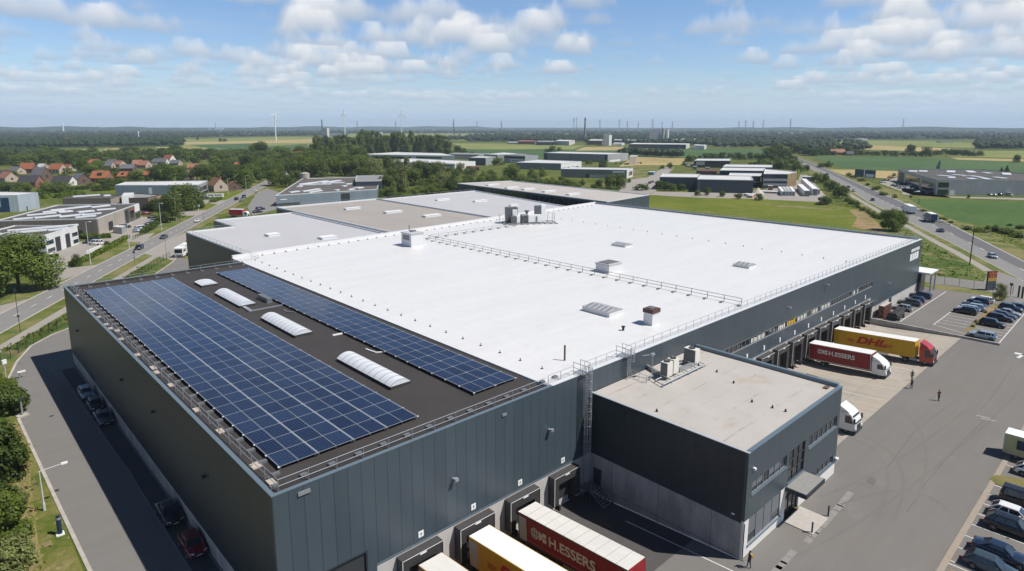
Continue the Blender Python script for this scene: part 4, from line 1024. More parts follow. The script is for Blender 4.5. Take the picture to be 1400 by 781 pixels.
# length, width, height, wheelbase offsets, stations: y (front = +y), z of belt/hood line ; cabin: windscreen base, roof front, roof rear, rear screen base
SPEC = {
 'hatchback': dict(L=4.2, W=1.78, H=1.46, hood=0.92, cab=(0.95, 0.35, -1.35, -1.98), deck=0.95),
 'saloon':    dict(L=4.75, W=1.84, H=1.43, hood=0.90, cab=(0.95, 0.30, -0.95, -1.75), deck=1.0),
 'estate':    dict(L=4.75, W=1.83, H=1.48, hood=0.93, cab=(1.05, 0.42, -1.75, -2.25), deck=0.98),
 'suv':       dict(L=4.55, W=1.88, H=1.68, hood=1.08, cab=(0.95, 0.45, -1.60, -2.15), deck=1.08),
 'van':       dict(L=4.9, W=1.92, H=1.92, hood=1.15, cab=(1.55, 0.85, -2.2, -2.40), deck=1.1),
}
def make_car(kind):
    s = SPEC[kind]; L, W_, H = s['L'], s['W'], s['H']; hw = W_/2; h = L/2
    root = thing('parked_car', 'prototype car', 'car', (0, 0, 0))
    wf, fr, rr, rb = s['cab']; hood, deck = s['hood'], s['deck']
    belt = hood+0.02
    # lower body: cross-sections front to rear
    st = [(h, 0.52, 0.50, 0.78), (h-0.08, 0.30, 0.66, 0.90), (h-0.35, 0.22, hood-0.14, 0.97), (h-0.9, 0.20, hood-0.05, 1.0), (wf, 0.20, hood, 1.0), (0.0, 0.20, belt+0.02, 1.0), (rb+0.25, 0.20, deck+0.02, 1.0), (-h+0.3, 0.24, deck-0.03, 0.98), (-h+0.06, 0.32, deck-0.12, 0.93), (-h, 0.50, deck-0.3, 0.86)]
    rings = []
    for y, z0, z1, k in st:
        w = hw*k; m = (z0+z1)/2
        half = [(0, z0), (w*0.86, z0), (w*0.97, z0+0.12*(z1-z0)), (w, m), (w*0.985, z0+(z1-z0)*0.72), (w*0.93, z1-0.04), (w*0.80, z1), (0, z1+0.025)]
        rings.append([(x, y, z) for x, z in half]+[(-x, y, z) for x, z in half[-2:0:-1]])
    b = MB(); b.loft(rings); body = b.build('body', P_BLACK, root, smooth=True)
    # cabin glass
    tw = hw*0.90; rw = hw*0.70; zb = belt-0.03; zr = H-0.05
    bp = [(tw*0.92, wf), (tw, wf-0.35), (tw, rb+0.35), (tw*0.9, rb)]; rp_ = [(rw*0.94, fr), (rw, fr-0.25), (rw, rr+0.25), (rw*0.92, rr)]
    def rg(pl, z): return [(x, y, z) for x, y in pl]+[(-x, y, z) for x, y in pl[::-1]]
    b = MB(); b.loft([rg(bp, zb), rg(rp_, zr)]); b.build('cabin_glass', M_CGLASS, root)
    # roof skin and pillars in body colour
    b = MB()
    e = 1.03; r0 = rg([(x*e, y*1.0+(0.04 if i < 2 else -0.04)) for i, (x, y) in enumerate(rp_)], zr-0.03); r1 = rg([(x*0.98, y) for x, y in rp_], H-0.012); r2 = rg([(x*0.7, y*0.85) for x, y in rp_], H+0.012)
    b.loft([r0, r1, r2])
    for sx in (-1, 1):
        b.tube((sx*bp[0][0]*1.0, wf, zb), (sx*rp_[0][0]*1.02, fr, zr-.01), 0.045, 5)
        b.tube((sx*bp[3][0]*1.0, rb, zb), (sx*rp_[3][0]*1.02, rr, zr-.01), 0.075, 5)
        ym = (fr+rr)/2+0.1; b.tube((sx*tw*1.005, ym-0.03, zb), (sx*rw*1.015, ym-.03, zr-.01), 0.045, 5)
        if kind != 'saloon': b.tube((sx*tw*1.0, rb+0.65, zb), (sx*rw*1.015, rr+.35, zr-.01), 0.06, 5)
    b.build('roof', P_BLACK, root)
    r = 0.33 if kind not in ('suv', 'van') else 0.36
    wy = (h-0.85, -h+0.82)
    b = MB()
    for sx in (-1, 1):
        for y in wy:
            n = 14; pts = [(sx*(hw*0.985), y+(r+.07)*math.cos(PI*i/n), r-0.02+(r+.07)*math.sin(PI*i/n)) for i in range(n+1)]
            pin = [(sx*(hw*1.004), p[1], p[2]) for p in pts]
            b.add(pin+[(sx*hw*1.004, y, r-.05)], [tuple(range(n+1))+(n+1,)] if sx > 0 else [tuple(range(n, -1, -1))+(n+1,)])
    b.build('wheel_arch', M_BLACK, root)
    for sx in (-1, 1):
        for y in wy: wheel(root, sx*(hw-0.10), y, r, 0.22)
        b = MB(); y0 = h-0.16; b.loft([[(sx*hw*a, y, z) for a, y, z in q] for q in (((0.50, y0+.07, hood-.30), (0.84, y0-0.06, hood-.30), (0.84, y0-.10, hood-.17), (0.52, y0+.02, hood-.18)), ((0.50, y0+.13, hood-.31), (0.88, y0-0.03, hood-.31), (0.88, y0-.10, hood-.17), (0.52, y0+.06, hood-.17)))]); b.build('headlight', M_HEAD, root)
        b = MB(); b.box(min(sx*hw*.62, sx*hw*.93), max(sx*hw*.62, sx*hw*.93), -h-0.015, -h+0.25, deck-0.38, deck-0.16); b.build('taillight', M_TAIL, root)
        b = MB(); b.box(min(sx*hw*.98, sx*(hw+.17)), max(sx*hw*.98, sx*(hw+.17)), wf-0.45, wf-0.28, belt-0.02, belt+0.13); b.build('wing_mirror', P_BLACK, root)
        b = MB()
        for y in (0.05, -0.85): b.box(min(sx*hw*.985, sx*hw*1.012), max(sx*hw*.985, sx*hw*1.012), y-.22, y-.04, belt-0.17, belt-0.13)
        b.build('door_handles', M_BLACK, root)
    b = MB(); b.box(-0.26, 0.26, h-0.01, h+0.015, 0.42, 0.53); b.build('number_plate', M_PLATE, root)
    b = MB(); b.box(-0.26, 0.26, -h-0.02, -h+0.02, deck-0.42, deck-0.30); b.build('number_plate', M_PLATE, root)
    b = MB(); b.box(-hw*.5, hw*.5, h-0.04, h+0.006, 0.58, 0.68); b.box(-hw*.8, hw*.8, h-0.10, h-0.02, 0.25, 0.34); b.build('grille', M_BLACK, root)
    CARS[kind] = root
    return root
used_proto = set()
def car(kind, colour, x, y, heading, label, group=None, z=0.0, name='parked_car', cat='car'):
    """heading: direction of the bonnet, radians from +x"""
    if kind not in CARS: make_car(kind)
    root = CARS[kind]
    if kind in used_proto: c = copy_tree(root)
    else: c = root; used_proto.add(kind); c['_first'] = 1
    WANT.append((c, (x, y, z), heading-PI/2, colour, label, group, name, cat))
    return c
WANT = []
def settle():
    for c, loc, rz, colour, label, group, name, cat in WANT:
        c.location = loc; c.rotation_euler = (0, 0, rz); tag(c, label, cat, group)
        if group is None and 'group' in c: del c['group']
        if '_first' in c: del c['_first']
        c.name = name
        for ch in c.children:
            if ch.name.startswith(('body', 'roof', 'wing_mirror')): recolour(ch, colour)
S_, N_, E_ = -PI/2, PI/2, 0.0
gp = 'cars in the near car park'
# near car park, tails to the yard
car('hatchback', P_TEAL, 52.3, -35.9, S_, 'blue-grey hatchback with a pale roof nearest the bottom of the near car park', gp)
car('saloon', P_NAVY, 55.3, -36.2, S_, 'long dark navy saloon beside the blue-grey hatchback in the near car park', gp)
car('suv', P_BLACK, 60.9, -36.1, S_, 'black estate car with bright alloy wheels behind the empty bay', gp)
car('hatchback', P_WHITE, 63.8, -35.8, S_, 'white hatchback squeezed between two black cars in the near car park', gp)
car('van', P_BLACK, 67.5, -36.4, S_, 'black people carrier beside the grass island', gp)
car('hatchback', P_WHITE, 76.0, -36.0, S_, 'white hatchback with dark windows beside the small box van', gp)
car('saloon', P_NAVY, 91.5, -35.7, S_, 'dark car at the far end of the near car park beyond the box van', gp)
car('suv', P_BLACK, 97.0, -35.9, S_, 'tall dark vehicle at the upper right edge of the near car park', gp)
# in the shade of the left wall
gl = 'cars parked in the shade of the left wall'
car('hatchback', P_ICE, -1.25, 68.6, S_, 'pale blue hatchback, farthest of the three close cars in the wall shade', gl)
car('hatchback', P_BLACK, -1.15, 62.6, S_, 'black hatchback, middle of the three close cars in the wall shade', gl)
car('saloon', P_TEAL, -1.2, 56.8, S_, 'blue-grey saloon, nearest of the three close cars in the wall shade', gl)
car('saloon', P_BLACK, -1.1, 25.8, S_, 'black saloon in the wall shade just behind the dark red car', gl)
car('hatchback', P_RED, -1.0, 18.6, S_, 'dark red hatchback parked nearest in the shade of the left wall', gl)
# staff car park
g1 = 'cars against the white plinth'
car('hatchback', P_SILVER, 143.2, -2.6, N_, 'silver hatchback against the white plinth, nearest the pallet stack', g1)
car('estate', P_GREY, 149.6, -2.4, N_, 'dark grey estate car second along the white plinth', g1)
car('hatchback', P_BLUE, 153.4, -2.5, N_, 'blue hatchback third along the white plinth', g1)
car('estate', P_NAVY, 158.8, -2.2, N_, 'dark green-blue estate car farthest along the white plinth', g1)
g2 = 'cars in the middle row of the staff car park'
car('suv', P_BLACK, 150.6, -13.1, N_, 'black car nearest the empty bays in the middle row of the staff car park', g2)
car('hatchback', P_ICE, 153.3, -13.2, N_, 'pale blue hatchback second in the middle row of the staff car park', g2)
car('estate', P_ICE, 155.6, -13.4, N_, 'ice-blue estate car third in the middle row of the staff car park', g2)
car('saloon', P_NAVY, 158.6, -13.1, N_, 'navy saloon fourth in the middle row of the staff car park', g2)
car('suv', P_NAVY, 162.0, -13.2, N_, 'dark blue high-roofed car fifth in the middle row of the staff car park', g2)
car('estate', P_WHITE, 165.0, -13.4, N_, 'white car at the far end of the middle row of the staff car park', g2)
g3 = 'cars in the outer row of the staff car park'
car('estate', P_ICE, 133.0, -19.6, N_, 'light silver-blue estate car alone by the retaining wall end', g3)
car('suv', P_BLACK, 143.6, -19.3, S_, 'black off-roader nearest in the outer row of the staff car park', g3)
car('estate', P_BLACK, 150.0, -19.5, S_, 'black estate car second in the outer row of the staff car park', g3)
car('saloon', P_TEAL, 153.0, -19.6, S_, 'blue-grey saloon third in the outer row of the staff car park', g3)
car('saloon', P_SILVER, 156.0, -19.9, S_, 'silver saloon fourth in the outer row of the staff car park', g3)
car('suv', P_NAVY, 160.5, -19.6, S_, 'navy high-roofed car fifth in the outer row of the staff car park', g3)
car('hatchback', P_BLUE, 163.3, -20.9, S_, 'blue hatchback at the far end of the outer row of the staff car park', g3)
# main road traffic
ra = math.atan2(RD.y, RD.x)
def onroad(px, py, off=None):
    return G(px, py)
for kind, col, px, py, hd, lb in (('suv', P_BLACK, 190.5, 341, ra+PI, 'black car on the main road nearest the warehouse'), ('saloon', P_GREY, 224, 326, ra+PI, 'dark saloon on the main road near the bus entrance'),
        ('saloon', P_WHITE, 270.5, 303.5, ra, 'white saloon on the main road opposite the willow trees'), ('suv', P_BLACK, 323.5, 273.5, ra, 'dark car on the far stretch of main road passing the brick house'),
        ('hatchback', P_SILVER, 330, 275, ra+PI, 'silver car passing a dark car on the far stretch of main road'), ('suv', P_NAVY, 333.5, 270.5, ra+PI, 'dark blue van-like car farther along the main road'), ('hatchback', P_WHITE, 349, 262.5, ra, 'white car on the main road, farthest before the trees')):
    p = G(px, py); car(kind, col, p.x, p.y, hd, lb, 'cars on the main road', 0.02, 'moving_car')
# highway traffic
def hwy_dir(p):
    best = None
    for i in range(len(HL)-1):
        a = Vector(HL[i]); c = Vector(HL[i+1]); m = (a+c)/2; d = (m-Vector((p.x, p.y))).length
        if best is None or d < best[0]: best = (d, math.atan2((c-a).y, (c-a).x))
    return best[1]
for kind, col, px, py, rev, lb in (('hatchback', P_ICE, 1356.5, 352.5, 0, 'light blue car on the highway nearest the entrance sign'), ('saloon', P_NAVY, 1285.5, 317, 1, 'dark blue car following the blue lorry on the highway'),
        ('hatchback', P_NAVY, 1193, 274.5, 0, 'dark car on the highway below the farther car'), ('hatchback', P_ICE, 1167, 262, 0, 'pale blue car on the highway opposite the billboard'), ('hatchback', P_NAVY, 1160, 257, 0, 'small dark car farthest on the near lane of the highway')):
    p = G(px, py); car(kind, col, p.x, p.y, hwy_dir(p)+(PI if rev else 0), lb, 'cars on the highway', 0.03, 'moving_car')
# far car parks: cars seen small
def far_cars(spots, group, hd, tmpl):
    for px, py, kind, col, lb in spots:
        p = G(px, py); car(kind, col, p.x, p.y, hd, lb, group)
gY = 'cars in the yards across the main road'
far_cars([(123, 333, 'saloon', P_NAVY, 'dark saloon in front of the white gabled workshop'), (131, 335, 'van', P_WHITE, 'white van beside the dark saloon before the white gabled workshop'), (127, 330.5, 'suv', P_BLACK, 'black car behind the dark saloon before the white gabled workshop')], gY, ra+1.3, 0)
far_cars([(170.5, 312, 'suv', P_BLACK, 'dark car beside the grey container at the taupe workshop'), (190, 317, 'hatchback', P_ICE, 'pale blue car at the hedge end before the taupe workshop'), (194, 314.5, 'van', P_WHITE, 'white van at the hedge end before the taupe workshop'),
          (206, 308, 'saloon', P_NAVY, 'navy car at the shrubs across the road from the bus'), (210, 306, 'saloon', P_ICE, 'pale blue car at the shrubs across the road from the bus'), (213.5, 303.5, 'hatchback', P_BLACK, 'black car at the shrubs across the road from the bus'),
          (201, 293.5, 'suv', P_RED, 'dark red car with white roof in front of the brown brick offices'), (210, 298.5, 'saloon', P_BLACK, 'black car by the willow trees at the brown brick offices'), (281, 271.5, 'hatchback', P_NAVY, 'dark blue car outside the long blue-grey shed'), (356, 287, 'suv', P_NAVY, 'dark blue car parked left of the grey workshop behind the halls'), (352, 291, 'saloon', P_BLACK, 'black car parked nearest the corner of the light grey hall')], gY, ra-0.9, 0)
gR = 'cars outside the long grey warehouse beyond the highway'
for i, (px, py, kind, col, lb) in enumerate([(1320, 266, 'hatchback', P_WHITE, 'white car at the long grey wall, left of the wall cars'), (1336, 266, 'suv', P_BLACK, 'black car at the long grey wall next to the white-roofed one'), (1340, 266.3, 'hatchback', P_WHITE, 'white-roofed car touching the black one at the long grey wall'), (1345, 266.5, 'saloon', P_NAVY, 'navy car in the middle of the long grey wall'),
        (1352, 267.3, 'saloon', P_SILVER, 'silver low car along the long grey wall'), (1358, 267.5, 'saloon', P_ICE, 'pale low car along the long grey wall'), (1366, 267.4, 'suv', P_BLACK, 'black car right of the pale ones at the long grey wall'), (1379, 267.8, 'van', P_WHITE, 'white van at the right end of the long grey wall')]):
    p = G(px, py); car(kind, col, p.x, p.y, 0.9, lb, gR)
for px, py, kind, col, lb in [(1207, 250, 'saloon', P_ICE, 'pale car at the left end of the roadside dealer lot'), (1211, 247.5, 'suv', P_NAVY, 'navy car at the left end of the roadside dealer lot'), (1222, 254.5, 'suv', P_NAVY, 'navy car in the roadside dealer lot'), (1227, 256, 'saloon', P_BROWN, 'brown car in the roadside dealer lot'), (1232, 258, 'van', P_WHITE, 'white van in the middle of the roadside dealer lot'), (1238, 258.5, 'van', P_WHITE, 'white van at the glass front of the dealer lot'),
        (1244.5, 255, 'saloon', P_WHITE, 'white car near the dark gate of the roadside dealer lot'), (1247, 260, 'suv', P_BLACK, 'black car at the glass front of the dealer lot'), (1255, 263.5, 'estate', P_ICE, 'light blue estate at the corner of the dealer lot'), (1271, 265.5, 'van', P_BLACK, 'black van at the corner of the long grey warehouse'), (1217, 243, 'suv', P_LRED, 'red car at the back of the roadside dealer lot')]:
    p = G(px, py); car(kind, col, p.x, p.y, 2.4, lb, 'cars in the roadside dealer lot')
for px, py, kind, col, lb in [(848, 254.5, 'hatchback', P_RED, 'dark red car on the paved lane beside the two round trees'), (888, 251, 'suv', P_NAVY, 'navy car parked on the lane left of the dark shed'), (892, 249.5, 'saloon', P_GREY, 'grey car parked on the lane left of the dark shed'), (838, 224, 'suv', P_WHITE, 'white van at the end wall of the grey distribution shed'), (842, 224.5, 'suv', P_BLACK, 'black car at the end wall of the grey distribution shed'), (849, 224.5, 'suv', P_NAVY, 'navy car at the end wall of the grey distribution shed'), (872, 223.5, 'van', P_WHITE, 'white van beside the beige end block of the grey shed'), (876, 224, 'suv', P_BLACK, 'black car beside the beige end block of the grey shed')]:
    p = G(px, py); car(kind, col, p.x, p.y, 0.7, lb, 'cars around the far industrial sheds')
settle()

# ------------------------------------------------------------------ lorries
def wheels_on(root, xs, ys, r=0.5, w=0.32):
    for y in ys:
        for x in xs: wheel(root, x, y, r, w)
def make_trailer(root, L, W_, z0, z1, side, roofm, y0=0.0, name='trailer_box', frame=None, stripes=True):
    """box of a trailer: tail at y=y0, nose at y0+L, thin gaps and rails where the photo has them"""
    hw = W_/2; b = MB()
    b.box(-hw, hw, y0, y0+L, z0, z1-0.06); o = b.build(name, side, root)
    b = MB(); b.box(-hw-.01, hw+.01, y0-.01, y0+L+.01, z1-0.059, z1); b.build('roof', roofm, o)
    if stripes:
        b = MB(); n = int(L/1.15)
        for k in range(1, n): b.box(-hw+.03, hw-.03, y0+k*L/n-.03, y0+k*L/n+.03, z1+.001, z1+.018)
        b.build('roof_bows', mat('grimy_tarpaulin', (0.42, 0.40, 0.37), 0.7, var=0.25, scale=1.5), o)
    b = MB(); fm = frame or M_GALV
    for x in (-hw, hw):
        b.box(x-.025, x+.025, y0-.02, y0+.1, z0, z1); b.box(x-.025, x+.025, y0+L-.1, y0+L+.02, z0, z1); b.box(x-.025, x+.025, y0, y0+L, z0-.05, z0+.08); b.box(x-.03, x+.03, y0, y0+L, z1-.12, z1-.0)
    b.build('frame_rail', fm, o)
    b = MB(); b.box(-0.5, 0.5, y0+0.3, y0+L-0.2, z0-0.3, z0-.05); b.build('chassis', M_BLACK, o)
    return o
def side_text(root, body, size, y, z, x, m, shear=0.0, bold=0.0, sx=1.0, name='lettering', parent=None):
    vs, fs = text_geo(body, size, shear, bold)
    b = MB(); xm = sum(v[0] for v in vs)/len(vs)
    # reading direction +y on the -x... sides are mirrored below by the caller's heading: local left side faces +x with nose at +y -> text runs to -y
    b.add([(x, y+v[0]*sx, z+v[1]) for v in vs], [tuple(reversed(f)) for f in fs]); return b.build(name, m, parent or root)
def globe_mark(root, y, z, r, x, m, parent):
    b = MB(); n = 24
    def ring(r0, r1):
        for i in range(n):
            a, c = 2*PI*i/n, 2*PI*(i+1)/n
            b.poly([(x, y+r0*math.cos(a), z+r0*math.sin(a)), (x, y+r1*math.cos(a), z+r1*math.sin(a)), (x, y+r1*math.cos(c), z+r1*math.sin(c)), (x, y+r0*math.cos(c), z+r0*math.sin(c))][::-1])
    ring(r*.86, r)
    for k in (-.45, 0, .45): hh = r*math.sqrt(1-k*k)*.9; b.poly([(x, y+k*r-r*.09, z-hh), (x, y+k*r-r*.09, z+hh), (x, y+k*r+r*.09, z+hh), (x, y+k*r+r*.09, z-hh)])
    for k in (-.4, .4): hh = r*math.sqrt(1-k*k)*.9; b.poly([(x-.004, y-hh, z+k*r-.03), (x-.004, y-hh, z+k*r+.03), (x-.004, y+hh, z+k*r+.03), (x-.004, y+hh, z+k*r-.03)])
    u = y+r*1.05
    b.poly([(x, u, z-r*.95), (x, u, z+r*.95), (x, u+r*.75, z+r*.3), (x, u+r*.75, z-r*.3)])
    b.poly([(x, u+r*.8, z+.06), (x, u+r*.8, z+r*.85), (x, u+r*1.75, z+r*.85), (x, u+r*1.75, z+.06)])
    b.poly([(x, u+r*.8, z-r*.85), (x, u+r*.8, z-.06), (x, u+r*1.75, z-.06), (x, u+r*1.75, z-r*.85)])
    return b.build('emblem', m, parent)
def make_cab(root, yb, W_, H, col, fairing=True, L=2.15, sleeper=0.0):
    """tractor cab: back face at yb, nose at yb+L"""
    hw = W_/2; y1 = yb+L; z0 = 0.55
    prof = [(yb, z0), (y1-0.05, z0), (y1, z0+0.2), (y1+0.02, 1.5), (y1-0.12, 2.0), (y1-0.5, H-0.15), (y1-0.75, H), (yb, H)]
    b = MB()
    rings = [[(x, y*1.0-(0.08 if abs(x) > hw*.95 and y > y1-1.2 else 0), z) for y, z in prof] for x in (-hw, -hw*.9, hw*.9, hw)]
    b.loft(rings); cab = b.build('cab', col, root)
    if fairing:
        b = MB(); b.loft([[(x, yb+.05, H), (x, y1-0.75, H), (x, y1-1.05, H+.25), (x, yb+.05, H+.85)] for x in (-hw*.92, -hw*.8, hw*.8, hw*.92)]); b.build('roof_fairing', col, cab)
    b = MB(); b.add([(-hw*.9, y1+.03, 1.55), (hw*.9, y1+.03, 1.55), (hw*.88, y1-.40, H-.32), (-hw*.88, y1-.40, H-.32)], [(0, 1, 2, 3)])
    b.add([(-hw*.9, y1-.02, 1.55), (hw*.9, y1-.02, 1.55), (hw*.88, y1-.45, H-.32), (-hw*.88, y1-.45, H-.32)], [(3, 2, 1, 0)]); b.build('windscreen', M_CGLASS, cab)
    for s in (-1, 1):
        b = MB(); x = s*(hw+.006); q = [(x, y1-1.35, 1.55), (x, y1-.28, 1.55), (x, y1-.62, H-.35), (x, y1-1.3, H-.35)]; b.poly(q if s > 0 else q[::-1]); b.build('side_window', M_CGLASS, cab)
        b = MB(); b.box(min(x, x+s*.25), max(x, x+s*.25), y1-.15, y1+.02, 1.7, 2.4); b.build('mirror', M_BLACK, cab)
        b = MB(); b.box(s*hw*.9-.22, s*hw*.9+.12 if s > 0 else s*hw*.9+.22, y1-.03, y1+.05, .75, 1.0); b.build('headlight', M_HEAD, cab)
    b = MB(); b.box(-hw, hw, y1-.3, y1+.06, .3, .62); b.build('bumper', M_DARKP, cab)
    b = MB(); b.box(-hw*.55, hw*.55, y1+.012, y1+.03, .72, 1.4); b.build('grille', M_BLACK, cab)
    return cab
def place_lorry(root, x, yt, heading, pitch=0.0, z=0.0):
    root.location = (x, yt, z); root.rotation_euler = (pitch, 0, heading-PI/2)
    root.rotation_mode = 'XYZ'
M_TARPW = mat('white_tarpaulin', (0.64, 0.625, 0.59), 0.6, var=0.16, scale=0.8, stretch=(1, 0.3, 1))
M_CURT = mat('red_curtain', (0.235, 0.010, 0.014), 0.5, var=0.2, scale=1.2, stretch=(1, 2.5, 0.25), bump=0.5)
M_CURTY = mat('yellow_curtain', (0.58, 0.335, 0.004), 0.5, var=0.16, scale=1.2, stretch=(1, 2.5, 0.25), bump=0.5)
M_PRINTR = mat('red_print', (0.42, 0.02, 0.015), 0.5, var=0.05)
M_PRINTW = mat('white_print', (0.62, 0.61, 0.59), 0.5, var=0.05)
# local frame of a lorry: tail at y=0, nose towards +y, so with the nose to the south its +x side faces west (the camera)
def lorry_docked(name, label, x, tail, L, side, roofm, z0, z1, group, cab=None, logo=None, tailpanel=True, stripes=True, gap=0.75, cabH=3.1, fairing=True, frame=None, rigid=False, ground=True):
    root = thing(name, label, 'lorry', (0, 0, 0), group=group)
    bx = make_trailer(root, L, 2.55, z0, z1, side, roofm, frame=frame, stripes=stripes)
    if tailpanel:
        b = MB(); b.box(1.276, 1.29, 0.12, 1.15, z0+.02, z1-.35); b.build('tail_panel', mat('grey_plastic_panel', (0.40, 0.39, 0.38), 0.5, var=0.1), bx)
    if not rigid: wheels_on(root, (-1.05, 1.05), (2.6, 3.9, 5.2))
    b = MB(); b.box(-1.25, 1.25, 0.05, 0.3, 0.45, 0.75); b.build('rear_bumper', M_BLACK, root)
    b = MB()
    for s in (-1.2, 1.2): b.box(s-.04, s+.04, 6.0, L-4.2, 0.55, 0.75); b.box(s-.04, s+.04, 6.0, L-4.2, 0.85, 0.98)
    b.build('side_guard', M_GALV, root)
    if cab is not None:
        make_cab(root, L+gap-0.1 if not rigid else L+0.12, 2.5, cabH, cab, fairing)
        wheels_on(root, (-1.0, 1.0), (L+gap+.75,) if not rigid else (L+1.2, 2.4))
        if not rigid: wheels_on(root, (-1.0, 1.0), (L-1.6,)); 
        b = MB(); b.box(-.45, .45, L-2.6 if not rigid else 1, L+2.2, .6, .95); b.build('chassis', M_BLACK, root)
        if not rigid:
            b = MB(); b.tube((1.0, L-.9, .75), (1.0, L+.3, .75), .3, 10); b.build('fuel_tank', M_GALV, root)
    return root, bx
def docked(root, x, y, pit):
    z0 = gz(x, y-2.0); z1 = gz(x, y-13.0); p = math.atan2(z1-z0, 11.0)
    # nose points to -y: heading -90 deg ; pitch about local x lifts the nose
    root.rotation_euler = (p, 0, PI); root.location = (x, y, z0-math.sin(p)*2.0)
DM = mat('dark_rail', (0.05, 0.045, 0.045), 0.5, var=0.1)
# near docks: three trailers backed in
r1, b1 = lorry_docked('curtain_trailer', 'dark red curtain trailer with white lettering and dirty white roof at the near dock', 0, 0, 13.6, M_CURT, M_TARPW, 1.15, 4.0, 'trailers at the near docks', cab=P_LRED, cabH=2.7, fairing=False, frame=DM)
globe_mark(r1, 2.35, 2.62, 0.56, 1.30, M_PRINTW, b1)
side_text(r1, 'H.ESSERS', 1.38, 4.2, 2.12, 1.30, M_PRINTW, bold=0.035, parent=b1, sx=1.08)
b = MB(); b.box(1.29, 1.302, 1.3, 13.4, 1.45, 1.5); b.build('reflective_stripe', mat('pink_reflector', (0.5, 0.2, 0.2), 0.4, var=0.1), b1)
docked(r1, 24.95, -2.1, 0)
r2, b2 = lorry_docked('curtain_trailer', 'bright yellow trailer with red lettering and clean white roof at the near dock', 0, 0, 13.6, M_CURTY, M_WHITE, 1.15, 4.0, 'trailers at the near docks', cab=P_LRED, cabH=2.9, fairing=False, frame=mat('yellow_rail', (0.66, 0.42, 0.02), 0.45, var=0.08), stripes=False)
side_text(r2, 'DHL', 1.7, 4.1, 2.0, 1.30, M_PRINTR, shear=0.32, bold=0.085, sx=1.4, parent=b2)
b = MB()
for z in (2.05, 2.25, 2.45): b.box(1.29, 1.302, 2.6, 3.8, z, z+.09); b.box(1.29, 1.302, 9.2, 10.4, z, z+.09)
b.build('print_stripes', M_PRINTR, b2)
docked(r2, 18.9, -1.75, 0)
r3, b3 = lorry_docked('curtain_trailer', 'white-roofed trailer with an orange side edge at the dock nearest the roller door', 0, 0, 13.6, mat('orange_curtain', (0.50, 0.20, 0.02), 0.5, var=0.1), M_TARPW, 1.15, 4.0, 'trailers at the near docks', cab=P_WHITE, cabH=2.9, fairing=False, stripes=False, frame=mat('rust_orange_rail', (0.42, 0.22, 0.08), 0.6, var=0.2))
docked(r3, 13.05, -1.9, 0)
# far docks
r4, b4 = lorry_docked('rigid_lorry', 'dark red box lorry with white lettering and white cab at the far docks', 0, 0, 10.2, M_CURT, M_WHITE, 1.05, 3.9, 'lorries at the far docks', cab=P_WHITE, cabH=2.75, fairing=True, rigid=True, tailpanel=False, stripes=False)
globe_mark(r4, 1.9, 2.75, 0.45, 1.30, M_PRINTW, b4)
side_text(r4, 'H.ESSERS', 1.05, 3.35, 2.35, 1.30, M_PRINTW, bold=0.03, parent=b4, sx=1.05)
docked(r4, 97.6, -1.1, 1)
r5, b5 = lorry_docked('articulated_lorry', 'long yellow articulated lorry with red lettering and red cab at the far docks', 0, 0, 13.6, M_CURTY, M_WHITE, 1.1, 4.0, 'lorries at the far docks', cab=P_LRED, cabH=3.2, fairing=True, tailpanel=False, stripes=False, frame=mat('yellow_rail', (0.66, 0.42, 0.02)))
side_text(r5, 'DHL', 1.75, 3.9, 2.05, 1.30, M_PRINTR, shear=0.32, bold=0.085, sx=1.42, parent=b5)
b = MB()
for z in (2.1, 2.3, 2.5): b.box(1.29, 1.302, 2.4, 3.6, z, z+.1); b.box(1.29, 1.302, 8.6, 10.0, z, z+.1)
b.build('print_stripes', M_PRINTR, b5)
docked(r5, 109.1, -1.1, 1)
r6, b6 = lorry_docked('rigid_lorry', 'white lorry whose cab peeks out behind the office annex', 0, 0, 13.4, M_WHITE, M_WHITE, 1.1, 3.9, 'lorries at the far docks', cab=P_WHITE, cabH=2.95, fairing=True, tailpanel=False, stripes=False)
docked(r6, 72.5, -1.3, 1)
# lorries on the highway
def road_lorry(label, px, py, side, roofm, cabm, L, rev):
    root, bx = lorry_docked('moving_lorry', label, 0, 0, L, side, roofm, 1.1, 3.9, 'lorries on the highway', cab=cabm, cabH=2.9, fairing=True, rigid=True, tailpanel=False, stripes=False)
    p = G(px, py); d = hwy_dir(p)+(PI if rev else 0)
    root.rotation_euler = (0, 0, d-PI/2); root.location = (p.x-math.cos(d)*L/2, p.y-math.sin(d)*L/2, 0.03)
road_lorry('white box lorry driving away on the highway', 1243, 291.5, M_WHITE, M_WHITE, P_WHITE, 12.0, 1)
road_lorry('blue box lorry with a pale roof on the highway', 1272.5, 303.5, mat('blue_lorry_side', (0.02, 0.06, 0.15), 0.4, var=0.1), M_WHITE, P_LORRYB, 7.5, 1)
# small box van in the near car park
root = thing('box_van', 'small box van with yellow-green side panel and dark blue printed patch', 'van', (0, 0, 0))
bx = make_trailer(root, 5.2, 2.3, 0.6, 3.1, mat('pale_green_yellow', (0.42, 0.42, 0.20), 0.5, var=0.1), M_WHITE, stripes=False)
b = MB(); b.box(1.176, 1.185, 1.3, 2.7, 1.4, 2.6); b.box(-1.0, -0.1, -.032, -.022, 1.3, 2.6); b.box(0.2, 0.9, -.032, -.022, 1.5, 2.5); b.build('printed_patch', mat('dark_blue_print', (0.012, 0.02, 0.07), 0.5, var=0.3, scale=3), bx)
make_cab(root, 5.3, 2.0, 2.1, P_WHITE, False, L=1.8); wheels_on(root, (-.95, .95), (1.3, 6.0), 0.36, 0.24)
root.location = (80.5, -32.1, 0); root.rotation_euler = (0, 0, PI)
